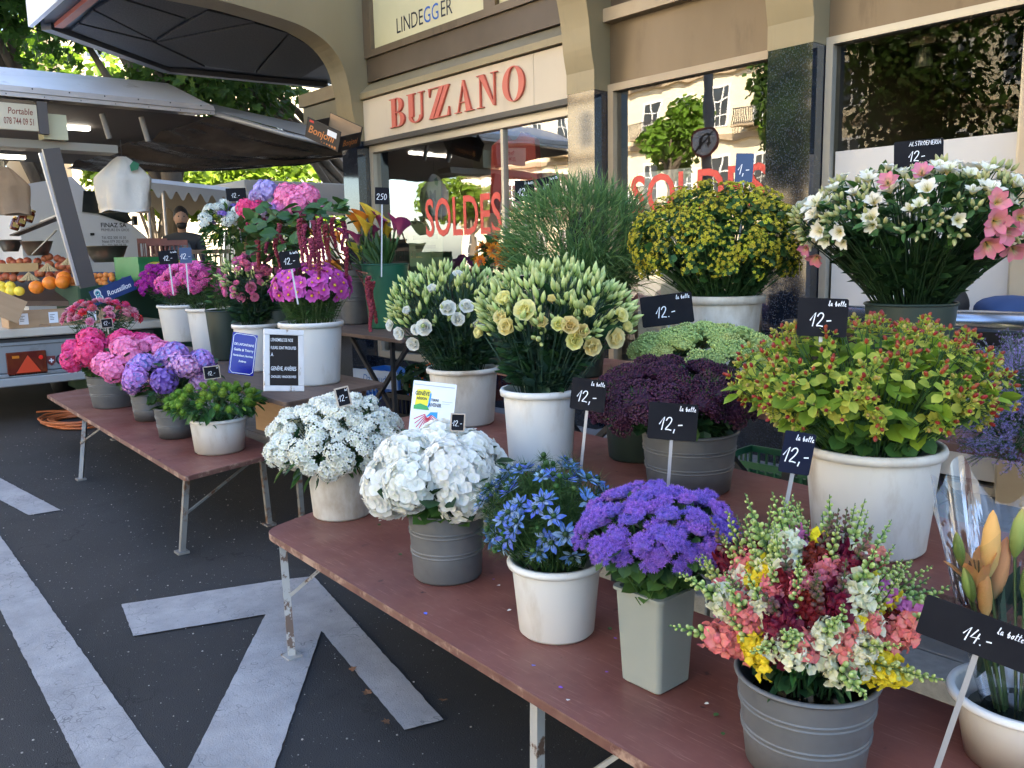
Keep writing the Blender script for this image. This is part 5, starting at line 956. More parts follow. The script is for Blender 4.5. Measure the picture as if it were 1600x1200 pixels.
for k, (x, y, s) in enumerate(((46, 438, 1), (75, 424, 1), (108, 414, .9))):
    P = atd(x, y, 9.9); t = Tm(); n_ = 16; v = [(0, 0, .10)]; 
    for i in range(n_*2): a_ = PI*i/n_; rr_ = .11 if i % 2 else .085; v.append((rr_*math.cos(a_), rr_*math.sin(a_), 0))
    t.add(v, [(0, 1+i, 1+(i+1) % (2*n_)) for i in range(2*n_)]); solo('fruit_net', t, ('pale netting sack tied over fruit beside the lemons', 'pale netting sack above the second orange', 'pale netting sack farthest back near the strut')[k], 'net bag', m_net, T3(*P) @ S3(s), 'netting sacks of fruit')
wc = crate('wooden_crate', 'pale wooden crate at the left edge of the counter', tuple(atd(10, 425, 10.2)), .7, .4, .10, 1.3, mat('pale_crate_wood', (.52, .36, .18), (.45, .30, .14), 6, .7), None, False)
# trays under the loose fruit
m_trayd = mat('dark_fruit_tray', (.05, .03, .025), rough=.6)
def slope(name, label, px_, dep0, dep1, m): 
    (x0, y0_), (x1, y1_) = px_; a = atd(x0, y1_, dep0); c = atd(x1, y1_, dep0); e = atd(x1, y0_, dep1); g_ = atd(x0, y0_, dep1); t = Tm(); v = [a, c, e, g_]; t.add(v+[q-[0, 0, .06] for q in v], [(0, 1, 2, 3), (4, 7, 6, 5), (0, 4, 5, 1), (1, 5, 6, 2), (2, 6, 7, 3), (3, 7, 4, 0)]); solo(name, t, label, 'tray', m, group='fruit trays on the counter')
slope('fruit_tray', 'dark sloping tray under the nectarines and netting sacks', ((-20, 415), (135, 470)), 9.6, 11.2, m_trayd)
slope('fruit_tray', 'sloping navy tray bed under the apricots', ((112, 425), (185, 466)), 9.62, 10.4, m_tb)
# bowls, banana box, jars, bags
m_steel = mat('dull_steel', (.22, .20, .18), (.30, .28, .25), 5, .3, .8)
def bowl(label, px, py, dep, wpx, hpx): P = atd(px, py, dep); r = wpx/2*dep/FPX; h = hpx*dep/FPX; t = Tm(); t.lathe([(.001, 0), (r*.62, 0), (r*.8, h*.4), (r, h), (r*1.03, h), (r*.97, h-.006), (r*.78, h*.42), (r*.6, .008), (.001, .008)], 28); solo('steel_bowl', t, label, 'bowl', m_steel, T3(P[0], P[1], P[2]-h/2), 'steel bowls', True)
bowl('wide steel bowl right of the metal strut', 167, 397, 9.9, 62, 25); bowl('steel bowl with a handle under the honey jars', 58, 388, 10.4, 46, 22); bowl('steel bowl at the left edge under the hanging bag', 16, 384, 10.6, 34, 18)
t = Tm(); P0 = atd(50, 398, 10.2); P1 = atd(88, 360, 10.2); t.bar(P0, P1, .03, .012); solo('scoop_handle', t, 'flat steel scoop leaning out of the bowl under the honey jars', 'scoop', m_steel)
t = Tm(); P0 = atd(22, 368, 9.9); P1 = atd(92, 340, 9.9); sh = thing('jar_shelf', 'tilted brown metal shelf fixed beside the strut', 'shelf', T3(*((P0+P1)/2))); d_ = (P1-P0)/2; t = Tm(); t.bar(-d_, d_, .20, .015); part('board', t, sh, mats=m_brz2); t = Tm(); t.bar(d_*.2+[0, 0, .02], d_*1.0+[0, 0, .02], .02, .05); part('bracket', t, sh, mats=m_trim)
for k, (x, y) in enumerate(((24, 350), (34, 344), (46, 338))):
    P = atd(x, y, 9.85); j = thing('honey_jar', ('leftmost honey jar on the tilted shelf', 'middle honey jar on the tilted shelf', 'honey jar highest on the tilted shelf')[k], 'jar', T3(*P) @ RX(-.38), 'honey jars on the tilted shelf'); t = Tm(); t.lathe([(.045, -.07), (.052, -.05), (.052, .04), (.042, .058)], 16, cap=True); part('glass', t, j, mats=mat('amber_jar', (.10, .02, .008), rough=.1)); t = Tm(); t.lathe([(.046, .0585), (.046, .08)], 16, cap=True); part('lid', t, j, mats=mat('gold_lid', (.55, .40, .16), rough=.3, metal=.6)); t = Tm(); t.box((.0, -.03, -.04), (.0535, .03, .01)); part('label', t, j, mats=mat('jar_label', (.50, .36, .10), rough=.6))
P = atd(240, 425, 9.6); gb = thing('banana_box', 'green cardboard banana box at the end of the counter', 'box', T3(P[0], P[1], P[2]) @ RZ(.12)); m_gb = mat('green_carton', (.014, .16, .045), (.02, .19, .06), 3, .5)
hb = .17
for a, c in (((-.30, -.30, -hb), (-.29, .36, hb)), ((.29, -.30, -hb), (.30, .36, hb*.55)), ((-.289, -.30, -hb), (.289, -.29, hb)), ((-.289, .35, -hb), (.289, .36, hb*.8))): part('side', Tm().box(a, c), gb, mats=m_gb)
part('base', Tm().box((-.289, -.289, -hb), (.289, .349, -hb+.01)), gb, mats=m_gb)
ban = Tm(); ban.tube([(0, 0, .09), (.025, 0, .03), (.025, 0, -.04), (0, 0, -.09)], [.008, .022, .024, .008], 8)
for k in range(2): part('printed_banana', ban, gb, T3(.302, -.20+.05*k, -.02) @ S3(.12, 1, 1), mat('banana_print', (.62, .42, .04), rough=.5), True)
bm = ban.mesh('banana', mat('banana_skin', (.66, .50, .06), (.58, .46, .07), 9, .5), True)
for k in range(6): q = solo('banana', bm, 'yellow banana lying in the green banana box', 'banana', None, T3(P[0]-.05+.03*(k % 2), P[1]-.02+.065*k, P[2]+.08) @ RX(PI/2+.3) @ RZ(k*.2), 'bananas in the green box')
def bag(label, px, py, dep, wpx, hpx, m, logo, seed):
    P = atd(px, py, dep); w_ = wpx*dep/FPX/2; h_ = hpx*dep/FPX; R2 = np.random.RandomState(seed); o = thing('carrier_bag', label, 'bag', T3(P[0], P[1], P[2]) @ RZ(math.atan2(-P[1], -P[0])+PI/2), 'bags hanging under the awning'); N, K = 26, 18; v = []; ph = R2.uniform(0, 6, 6)
    for j in range(K+1):
        s = j/K; prof = (.16+.84*min(1, s*2.6)**.8)*(1-.10*max(0, s-.85)/.15); 
        for i in range(N):
            a_ = 2*PI*i/N; fold = 1+.13*math.sin(a_*5+ph[0]+s*3)+.07*math.sin(a_*9+ph[1]-s*5); v.append((w_*prof*math.cos(a_)*fold+.03*s*math.sin(ph[2]), w_*.42*prof*math.sin(a_)*fold, h_*(.5-s)+.015*math.sin(a_*3+ph[3])*s))
    f = [(j*N+i, (j+1)*N+i, (j+1)*N+(i+1) % N, j*N+(i+1) % N) for j in range(K) for i in range(N)]+[tuple(range(K*N, K*N+N))]
    t = Tm(); t.add(v, f); part('body', t, o, mats=m, smooth=True); t = Tm(); t.tube([(0, 0, h_*.48), (.0, 0, h_*.62), (0, 0, h_*.8)], .006, 6); part('hook', t, o, mats=m_ink)
    if logo: t = Tm(); t.add([(-.02, 0, 0), (.05, 0, .02), (.07, 0, .08), (.01, 0, .11), (-.03, 0, .06)], [(0, 1, 2, 3, 4)]); part('printed_leaf', t, o, T3(.10, -w_*.47, h_*.22), mat('leaf_green_print', (.01, .14, .06), rough=.6))
m_bagw = mat('white_bag', (.70, .66, .60), (.62, .57, .51), 3, .5, bump=.9, bscale=9); m_bagb = mat('brown_bag', (.28, .22, .18), (.22, .17, .14), 3, .7, bump=.9, bscale=10)
bag('cream carrier bag with a green leaf print hanging under the tarpaulin', 194, 288, 9.3, 74, 84, m_bagw, True, 2); bag('brown paper carrier bag hanging at the far left over the jars', 12, 298, 9.6, 52, 72, m_bagb, False, 5)
# ------------------------------------------------------------------ vehicles and stalls behind
vn = thing('delivery_van', 'white delivery van with black lettering on its door behind the hanging bag', 'van', (0, 0, 0)); XV = -15.0; m_van = mat('white_van_paint', (.62, .64, .68), rough=.3, coat=.4)
def VY(px, py): p = onx(px, py, XV); return float(p[1]), float(p[2])
prof = [(3.1, .5), (VY(233, 410)[0], .5), VY(231, 372), VY(205, 350), VY(160, 334), VY(133, 296), VY(112, 276), (3.1, 2.75)]
t = Tm(); t.prism(prof, 1.7, 0, fr((0, 1, 0), (0, 0, 1), (1, 0, 0), (XV-1.7, 0, 0))); bo = part('body', t, vn, mats=m_van)
t = Tm(); t.prism([VY(128, 331), VY(152, 334), VY(196, 349), VY(206, 345), VY(190, 318), VY(170, 300), VY(130, 298)][::1], .02, 0, fr((0, 1, 0), (0, 0, 1), (1, 0, 0), (XV+.002, 0, 0))); part('side_window', t, vn, mats=mat('dark_car_glass', (.015, .02, .02), rough=.05))
t = Tm(); t.box((XV+.003, VY(206, 352)[0], VY(206, 352)[1]), (XV+.12, VY(212, 352)[0], VY(212, 338)[1])); part('wing_mirror', t, vn, mats=m_black); t = Tm(); t.box((XV+.003, VY(141, 366)[0], VY(141, 368)[1]), (XV+.02, VY(147, 366)[0], VY(147, 364)[1])); part('door_handle', t, vn, mats=m_black)
yv_, zv_ = VY(157, 352); VX = lambda y, z: fr((0, 1, 0), (0, 0, 1), (1, 0, 0), (XV+.003, y, z))
part('lettering', text_mesh('FINAZ SA', .10, m_ink, 0, .002, 0, .95, 'LEFT'), vn, VX(yv_, zv_)); part('lettering', text_mesh('PRIMEURS EN GROS\n\nTél. 022 300 10 30\nNatel 079 202 42 50\nFax 022 342 29 39', .062, m_ink, 0, 0, 0, .8, 'LEFT'), vn, VX(yv_, zv_-.20))
t = Tm(); t.lathe([(.1, -.1), (.31, -.1), (.33, 0), (.31, .1), (.1, .1)], 22, 0, T3(XV-.1, 4.6, .33) @ RY(PI/2)); part('wheel', t, vn, mats=m_black, smooth=True)
bx = thing('box_truck', 'white box truck seen left of the brown strut', 'truck', (0, 0, 0)); y0_, z0_ = float(onx(91, 300, -17)[1]), float(onx(40, 300, -17)[2]); part('box', Tm().box((-20, .6, .9), (-17, y0_, z0_), 0, None, .02), bx, mats=m_white); part('chassis', Tm().box((-20, .8, .45), (-17.05, y0_-.1, .895)), bx, mats=m_tdark)
for y in (1.2, 3.3): t = Tm(); t.lathe([(.1, -.1), (.38, -.1), (.40, 0), (.38, .1), (.1, .1)], 22, 0, T3(-18.0, y, .40) @ RX(PI/2)); part('wheel', t, bx, mats=m_black, smooth=True)
# scalloped awning
aw = thing('market_awning', 'white stall awning with a scalloped valance beside the tree trunk', 'awning', (0, 0, 0)); XA = -12.6; m_aw = mat('white_canvas', (.66, .68, .72), (.60, .62, .66), 2, .7)
A = onx(226, 284, XA); B = onx(392, 302, XA); t = Tm(); t.add([A, B, B+[-1.6, .3, .22], A+[-1.6, .3, .22]], [(0, 1, 2, 3)]); part('roof', t, aw, mats=m_aw)
A2 = onx(226, 287, XA); t = Tm(); N = 96; v = []
for i in range(N+1): u = i/N; p = A*(1-u)+B*u; v += [p, p-[0, 0, .15+.06*math.cos(u*9*2*PI)]]
t.add(v, [(2*i, 2*i+1, 2*i+3, 2*i+2) for i in range(N)]); part('valance', t, aw, mats=m_aw)
A3 = A+[-1.5, .2, .02]; B3 = B+[-1.5, .9, .02]; v = []
for i in range(N+1): u = i/N; p = A3*(1-u)+B3*u; v += [p, p-[0, 0, .30+.05*math.cos(u*9*2*PI)]]
t = Tm(); t.add(v, [(2*i, 2*i+1, 2*i+3, 2*i+2) for i in range(N)]); part('valance', t, aw, mats=mat('beige_canvas', (.50, .42, .32), rough=.8))
for px_ in (232, 257): P = onx(px_, 330, XA-.05); t = Tm(); t.tube([(P[0], P[1], .12), (P[0], P[1], 2.62)], .022, 8); part('pole', t, aw, mats=m_trim)
st2 = thing('market_stall', 'pale stall with a flat grey canopy beyond the hydrangeas', 'stall', (0, 0, 0)); a = onx(392, 284, -15); c = onx(545, 292, -13.2); t = Tm(); zt_ = float(a[2]); t.box((-16.5, float(a[1])-.3, zt_-.50), (-14.6, float(a[1])+4, zt_), 0, None, .02); part('canopy', t, st2, mats=mat('pale_grey_canvas', (.50, .48, .45), rough=.8)); part('counter', Tm().box((-16.3, float(a[1])-.2, .12), (-14.8, float(a[1])+3.8, 1.0)), st2, mats=m_counter)
for y in (-.15, 3.7): t = Tm(); t.tube([(-14.7, float(a[1])+y, 1.002), (-14.7, float(a[1])+y, zt_-.505)], .03, 8); part('pole', t, st2, mats=m_trim)
# crates of produce by the person
for k, (x, y, dep, w_, h_, lb, m) in enumerate(((240, 392, 10.6, .34, .30, 'small red brown crate stack left of the person', mat('red_crate', (.18, .06, .05), rough=.6)), (263, 398, 10.3, .46, .34, 'wide red brown crate in front of the person', mat('red_crate', (.18, .06, .05), rough=.6)), (318, 408, 9.9, .6, .26, 'open wooden crate of orange produce right of the person', mat('dark_wood_crate', (.14, .085, .05), rough=.7)))):
    P = atd(x, y, dep); crate('produce_crate', lb, (P[0], P[1], P[2]-h_/2), w_, .36, h_, 1.2, m, 'produce crates behind the stall')
P = atd(270, 440, 10.4); tb_ = thing('produce_table', 'low market counter draped in dark green behind the sweet william', 'table', (P[0], P[1], .12)); part('cloth', Tm().box((-.5, -1.2, 0), (.5, 1.8, float(P[2])-.12), 0, None, .02), tb_, mats=mat('dark_green_cloth', (.015, .05, .03), rough=.9))
# ------------------------------------------------------------------ flower shapes
def petalT(L, W_, rows=4, bend=0.0, cup=.2, tip=.62, wav=0.0, sharp=1.0):
    v = []; t = []; y = z = 0.0; f = []
    for i in range(rows+1):
        s = i/rows; q = (1-((s-tip)/tip)**2) if s < tip else (1-((s-tip)/(1-tip))**2); w = max(q, 0)**(.5*sharp)*W_/2; w = max(w, W_*(.10 if s < .5 else .05))
        if i: y += L/rows*math.cos(bend*(s-.5/rows)); z += L/rows*math.sin(bend*(s-.5/rows))
        e = wav*L*math.sin(i*2.6)
        v += [(-w, y, z+cup*w+e), (0, y, z-cup*w*.4), (w, y, z+cup*w-e)]; t += [s, s*.96, s]
    for i in range(rows):
        a = i*3; f += [(a, a+1, a+4, a+3), (a+1, a+2, a+5, a+4)]
    T_ = Tm(); T_.add(v, f, t); return T_
def whorl(T_, pet, n, elev, z=0.0, off=0.0, M=None, m=None, r0=0.0):
    Ms = [(M if M is not None else np.eye(4)) @ T3(0, 0, z) @ RZ(off+2*PI*k/n+random.uniform(-.12, .12)) @ T3(0, r0, 0) @ RX(elev+random.uniform(-.1, .1)) for k in range(n)]
    T_.put(pet, np.array(Ms), m); return T_
def fib(n, zmin=-1.0, jit=0.0, R_=random):
    out = []
    for i in range(n):
        z = 1-(1-zmin)*(i+.5)/n; a = i*2.39996+R_.uniform(-jit, jit)*.45; z = max(-1, min(1, z+R_.uniform(-jit, jit)*(1-zmin)/n*3)); r = math.sqrt(max(0, 1-z*z)); out.append(np.array([r*math.cos(a), r*math.sin(a), z]))
    return out
def spikes(T_, n, r0, r1, w, zmin=-1, m=0, M=None):
    sp = Tm(); sp.add([(-w/2, 0, 0), (w/2, 0, 0), (0, 0, 1)], [(0, 1, 2)], [0, 0, 1]); Ms = []
    for d in fib(n, zmin, .6): fm_ = frame(d+np.random.normal(size=3)*.15, random.uniform(0, 6), d*r0); fm_[:3, 2] *= (r1-r0)*random.uniform(.7, 1.2); Ms.append(fm_ if M is None else M @ fm_)
    T_.put(sp, np.array(Ms), m)
random.seed(5); np.random.seed(5)
m_stem = petal('stem_green', [(0, (.03, .07, .02)), (1, (.07, .13, .04))], .3, 0, .5); m_stemD = petal('dark_stem', [(0, (.012, .03, .012)), (1, (.03, .06, .02))], .3, 0, .5)
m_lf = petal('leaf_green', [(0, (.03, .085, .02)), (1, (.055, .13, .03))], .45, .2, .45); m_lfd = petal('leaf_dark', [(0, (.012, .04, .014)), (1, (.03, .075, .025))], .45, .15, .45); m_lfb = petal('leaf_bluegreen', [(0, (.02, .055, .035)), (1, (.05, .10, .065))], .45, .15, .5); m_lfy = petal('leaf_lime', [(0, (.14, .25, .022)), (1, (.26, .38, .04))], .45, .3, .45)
lfA = oval(1, .28); lfB = oval(1, .5); lfN = oval(1, .13)
def sweet(name, mt, R0=.034, nf=30):
    T_ = Tm(); p = petalT(.0105, .0095, 2, .2, .1, .66)
    for d in fib(nf, .05, .5):
        M = frame(d+np.random.normal(size=3)*.16, random.uniform(0, 6), d*[R0, R0, R0*.62]*random.uniform(.9, 1.08)); whorl(T_, p, 5, .18, 0, 0, M, 0, .0012)
    spikes(T_, 26, R0*.35, R0*.9, .004, .0, 1); return T_.mesh(name, [mt, m_lf])
def hydr(name, mt, R0=.075, nf=86, pl=.0165):
    T_ = Tm(); p = petalT(pl, pl*1.25, 3, .25, .12, .64)
    for d in fib(nf, -.55, .7):
        M = frame(d+np.random.normal(size=3)*.17, random.uniform(0, 6), d*[R0, R0, R0*.86]*random.uniform(.92, 1.05)); whorl(T_, p, 4, .14, 0, 0, M, 0, .0008)
    T_.ball(R0*.80, S3(1, 1, .86), 12, 8, 0); return T_.mesh(name, [mt], True)
def sedum(name, mt, R0=.05, nb=170, rb=.0042, flat_=.62):
    T_ = Tm(); b = Tm(); b.ball(rb, None, 5, 3)
    Ms = [T3(*(d*[R0, R0, R0*flat_]*random.uniform(.86, 1.05))) @ S3(random.uniform(.7, 1.25)) for d in fib(nb, .0, .8)]
    T_.put(b, np.array(Ms)); spikes(T_, 40, R0*.3, R0*.95, .004, .1, 1); T_.ball(R0*.78, S3(1, 1, flat_*.9), 10, 6, 0); return T_.mesh(name, [mt, m_lf])
def place_stems(T_, P0, P1, r, bow, segs=4):
    P0 = np.asarray(P0, float); P1 = np.asarray(P1, float); mid = (P0*.45+P1*.55); mid[:2] = P0[:2]*(.5+bow)+P1[:2]*(.5-bow); pts = []
    for i in range(segs+1): s = i/segs; pts.append(P0*(1-s)**2+2*mid*s*(1-s)+P1*s*s)
    T_.tube(pts, r, 3, 0, None, False)
CNT = {}
def bouquet(key, name, label, ell, protos, n, sc, fol=None, stems=(.0022, m_stem), up=.35, zmin=-.25, seed=1, shell=(.86, 1.03), bloom='flower_head', low=None, cat='bouquet', upmix=None, group='bunches of cut flowers', over=None, dd=0.0):
    """one bunch: flower heads over a dome, stems gathered into the bucket, leaves between"""
    P, h, rt, rb = BUCK[key]; rim = np.array([P[0], P[1], P[2]+h]); d = depth(rim)+dd; cx, cy_, hw, hh = ell
    C0 = atd(cx, cy_, d); a = hw*d/FPX; th = PITCH+math.atan((cy_-600)/FPX); b = math.sqrt(max((hh*d/FPX)**2-(a*math.sin(th))**2, (hh*d/FPX*.55)**2))/math.cos(th)
    R_ = random.Random(seed); np.random.seed(seed); o = thing(name, label, cat, tuple(rim), group); c = C0-rim; E_ = np.array([a, a, b]); ST_ = Tm(); pts = []
    W_ = [p[1] for p in protos]
    for dv in fib(n, zmin, .9, R_):
        pos = c+dv*E_*R_.uniform(*shell); nn = dv/E_; nn = nn/np.linalg.norm(nn); nn = nn*(1-up)+np.array([0, 0, up]); nn += np.array([R_.gauss(0, .16) for _ in range(3)])
        me = R_.choices(protos, W_)[0][0]; s = R_.uniform(*sc); part(bloom if not isinstance(me, tuple) else me[1], me if not isinstance(me, tuple) else me[0], o, frame(nn, R_.uniform(0, 6.28), pos, s)); pts.append((pos, nn))
    if stems:
        for pos, nn in pts:
            q = R_.uniform(0, 6.28); rr_ = rt*.62*math.sqrt(R_.random()); base = np.array([rr_*math.cos(q), rr_*math.sin(q), -h*.12])*1.0
            dirn = pos[:2]-base[:2]*.3; base[:2] = dirn/(np.linalg.norm(dirn)+1e-6)*rt*.58*min(1, np.linalg.norm(pos[:2])/a)+base[:2]*.25
            place_stems(ST_, base, pos, stems[0], .12)
        k = part('stems', ST_, o, mats=stems[1], smooth=True); k['kind'] = 'stuff'
    if fol:
        T_ = Tm()
        for shp, mt_i, nl, s0, s1, zone, droop in fol[1]:
            Ms = []
            for _ in range(nl):
                dv = np.array([R_.gauss(0, 1) for _ in range(3)]); dv /= np.linalg.norm(dv)
                if zone == 'in': dv[2] = dv[2]*.9; pos = c+dv*E_*R_.uniform(.35, .93)
                elif zone == 'out': dv[2] = abs(dv[2])*.9-.25; pos = c+dv*E_*R_.uniform(.9, 1.06)
                elif zone == 'low': dv[2] = -abs(dv[2]); pos = c+dv*E_*np.array([.92, .92, .9])*R_.uniform(.75, 1.0)
                else:                                                   # 'cone': between the rim and the dome
                    s = R_.random(); q = R_.uniform(0, 6.28); pr = c+np.array([a*.72*math.cos(q), a*.72*math.sin(q), -b*.25]); pb = np.array([rt*.66*math.cos(q), rt*.66*math.sin(q), h*.04]); pos = pb*(1-s)+pr*s; pos[:2] *= R_.uniform(.7, 1.02); dv = np.array([math.cos(q), math.sin(q), .2])
                ydir = dv*np.array([1, 1, .4])+np.array([R_.gauss(0, .35), R_.gauss(0, .35), -droop+R_.gauss(0, .3)]); ydir /= np.linalg.norm(ydir); s_ = R_.uniform(s0, s1)
                nrm = np.array([0, 0, 1.0])+dv*.5+np.array([R_.gauss(0, .4) for _ in range(3)]); x = np.cross(ydir, nrm); x /= np.linalg.norm(x); z = np.cross(x, ydir)
                Ms.append(fr(x*s_, ydir*s_, z*s_, pos))
            if Ms: T_.put(shp, np.array(Ms), mt_i)
        k = part('foliage', T_, o, mats=fol[0]); k['kind'] = 'stuff'
    return o, c, E_, rim, R_
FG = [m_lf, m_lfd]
# --- colours
p_white = petal('white_floret', [(0, (.64, .68, .44)), (.35, (.80, .81, .72)), (1, (.86, .86, .81))], .12, .3)
p_hydw = petal('white_hydrangea_floret', [(0, (.78, .80, .62)), (.35, (.84, .84, .77)), (1, (.88, .87, .83))], .10, .38)
p_hot = petal('hot_pink_floret', [(0, (.7, .22, .36)), (.3, (.80, .06, .24)), (1, (.86, .11, .33))], .30, .25, hue=.012)
p_pink = petal('pale_pink_floret', [(0, (.84, .45, .60)), (.3, (.86, .22, .50)), (1, (.91, .35, .64))], .22, .25, hue=.012)
p_lilac = petal('lilac_floret', [(0, (.58, .48, .76)), (.3, (.46, .26, .68)), (1, (.60, .32, .72))], .35, .25, hue=.03, alt=[(0, (.36, .36, .76)), (1, (.26, .24, .72))], altp=.3)
p_mauve = petal('mauve_floret', [(0, (.7, .5, .7)), (1, (.72, .27, .60))], .35, .25, hue=.02, alt=[(0, (.4, .3, .6)), (1, (.44, .20, .58))], altp=.35)
p_viol = petal('violet_floret', [(0, (.24, .18, .50)), (1, (.20, .10, .50))], .4, .25, hue=.02)
p_lav = petal('lavender_floret', [(0, (.5, .44, .72)), (1, (.48, .38, .78))], .25, .25)
p_purp = petal('purple_sweet_william', [(0, (.34, .015, .26)), (1, (.46, .02, .40))], .4, .2)
p_pinksw = petal('pink_sweet_william', [(0, (.60, .04, .28)), (.45, (.80, .12, .44)), (1, (.89, .36, .64))], .22, .25)
p_nig = petal('nigella_blue', [(0, (.30, .42, .75)), (1, (.055, .16, .62))], .4, .25, hue=.02, alt=[(0, (.45, .55, .70)), (1, (.28, .44, .72))], altp=.3)
p_age = petal('floss_purple', [(0, (.20, .09, .46)), (.5, (.32, .15, .66)), (1, (.46, .29, .82))], .3, .2)
p_sedum = petal('purple_stonecrop', [(0, (.024, .006, .019)), (1, (.060, .014, .042))], .5, .1)
p_sedg = petal('green_stonecrop', [(0, (.26, .36, .10)), (1, (.46, .56, .20))], .35, .15)
p_budg = petal('lisianthus_bud', [(0, (.11, .21, .05)), (.3, (.34, .45, .13)), (.75, (.60, .67, .30)), (1, (.46, .55, .20))], .3, .2)
p_liw = petal('white_lisianthus', [(0, (.72, .76, .56)), (.3, (.84, .85, .78)), (1, (.88, .88, .84))], .08, .42); p_liy = petal('yellow_lisianthus', [(0, (.80, .74, .26)), (.3, (.88, .80, .34)), (1, (.90, .84, .46))], .08, .45); p_lip = petal('pink_lisianthus', [(0, (.80, .66, .54)), (.4, (.84, .42, .55)), (1, (.84, .20, .46))], .3, .3)
p_cos = petal('cosmos_magenta', [(0, (.45, .02, .26)), (.25, (.62, .07, .44)), (1, (.70, .16, .58))], .3, .3, hue=.015); p_yel = petal('yellow_centre', [(0, (.55, .28, .02)), (1, (.72, .45, .03))], .3, .1)
p_bup = petal('bupleurum_yellow', [(0, (.28, .33, .03)), (.5, (.44, .42, .035)), (1, (.54, .46, .04))], .45, .25)
p_hyb = petal('hypericum_berry', [(0, (.30, .26, .05)), (.2, (.26, .040, .020)), (1, (.17, .018, .012))], .5, 0, .3, .015, alt=[(0, (.3, .3, .06)), (1, (.40, .28, .07))], altp=.28); p_hys = petal('hypericum_sepal', [(0, (.28, .36, .04)), (1, (.52, .54, .09))], .35, .35)
p_alw = petal('white_alstroemeria', [(0, (.66, .58, .14)), (.4, (.80, .76, .52)), (.7, (.86, .84, .72)), (1, (.84, .83, .72))], .14, .3); p_alp = petal('pink_alstroemeria', [(0, (.74, .55, .14)), (.4, (.72, .30, .32)), (1, (.68, .18, .32))], .3, .3); p_albud = petal('alstroemeria_bud', [(0, (.16, .24, .06)), (.6, (.48, .50, .22)), (1, (.55, .46, .26))], .3, .2)
p_car = petal('red_carnation', [(0, (.55, .04, .06)), (1, (.78, .045, .05))], .3, .25, alt=[(0, (.75, .12, .26)), (1, (.84, .14, .34))], altp=.5); p_carp = petal('pink_carnation', [(0, (.6, .12, .25)), (.7, (.72, .20, .34)), (1, (.82, .5, .56))], .3, .2); p_gball = petal('green_dianthus', [(0, (.07, .16, .015)), (1, (.22, .36, .035))], .4, .25)
p_st = petal('stock_white', [(0, (.6, .66, .5)), (1, (.82, .85, .9))], .12, .25); p_am = petal('amaranth_red', [(0, (.16, .014, .035)), (1, (.26, .04, .065))], .6, .05)
p_cay = petal('calla_yellow', [(0, (.30, .40, .06)), (.25, (.66, .42, .04)), (1, (.78, .56, .06))], .2, .3); p_cao = petal('calla_orange', [(0, (.55, .45, .10)), (.3, (.72, .38, .04)), (1, (.72, .24, .03))], .2, .3); p_cap = petal('calla_plum', [(0, (.45, .42, .18)), (.3, (.36, .08, .18)), (1, (.30, .04, .16))], .3, .25); p_cal = petal('calla_lime', [(0, (.26, .38, .05)), (1, (.66, .66, .08))], .2, .3)
p_ora = petal('orange_ray', [(0, (.45, .10, .01)), (1, (.78, .33, .015))], .3, .3); p_lim = petal('sea_lavender', [(0, (.36, .28, .56)), (1, (.42, .31, .72))], .4, .2); p_brown = petal('dark_disc', [(0, (.05, .02, .01)), (1, (.14, .06, .02))], .3, 0)
p_grass = petal('grass_blade', [(0, (.02, .07, .022)), (.5, (.06, .17, .05)), (1, (.20, .36, .13))], .5, .25); p_pan = petal('grass_panicle', [(0, (.04, .11, .03)), (1, (.19, .29, .10))], .5, .25)
snap = {k: petal('snapdragon_'+k, [(0, c1), (1, c2)], .25, .28) for k, c1, c2 in (('cream', (.60, .62, .30), (.80, .79, .66)), ('coral', (.70, .26, .20), (.74, .17, .22)), ('crimson', (.10, .005, .012), (.17, .007, .018)), ('yellow', (.70, .58, .05), (.80, .66, .02)), ('mauve', (.55, .20, .36), (.52, .12, .36)))}
p_sbud = petal('snapdragon_bud', [(0, (.16, .28, .06)), (.6, (.36, .47, .13)), (1, (.62, .65, .30))], .3, .25); p_sbudd = petal('snapdragon_dark_bud', [(0, (.10, .10, .04)), (1, (.14, .05, .06))], .3, .1)

# --- front row
hw_ = [(sweet('flower_head', p_white, r_, k_), 1) for r_, k_ in ((.034, 30), (.038, 34), (.030, 22), (.036, 26), (.028, 30))]
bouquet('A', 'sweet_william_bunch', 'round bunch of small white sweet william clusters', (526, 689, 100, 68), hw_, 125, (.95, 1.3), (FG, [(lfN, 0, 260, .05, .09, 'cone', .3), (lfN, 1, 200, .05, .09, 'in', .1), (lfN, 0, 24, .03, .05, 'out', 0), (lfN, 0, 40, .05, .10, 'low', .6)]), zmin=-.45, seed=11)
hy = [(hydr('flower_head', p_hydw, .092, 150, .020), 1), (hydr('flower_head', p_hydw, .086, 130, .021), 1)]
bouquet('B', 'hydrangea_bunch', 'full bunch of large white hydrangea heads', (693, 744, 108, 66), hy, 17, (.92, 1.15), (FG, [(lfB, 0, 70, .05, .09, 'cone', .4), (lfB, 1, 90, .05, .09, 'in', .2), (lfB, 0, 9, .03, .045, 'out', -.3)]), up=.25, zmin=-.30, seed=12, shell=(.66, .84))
def nigella():
    T_ = Tm(); whorl(T_, petalT(.021, .0085, 3, .15, .15, .5, 0, 1.3), 6, .12, 0, 0, None, 0, .002); whorl(T_, petalT(.017, .0075, 3, .3, .15, .5, 0, 1.3), 5, .3, .002, .5, None, 0, .002); T_.ball(.0055, T3(0, 0, .006), 7, 5, 1); spikes(T_, 22, .004, .014, .0022, .2, 1); spikes(T_, 26, .006, .032, .0014, -.3, 2); return T_.mesh('flower', [p_nig, m_lfd, m_lf])
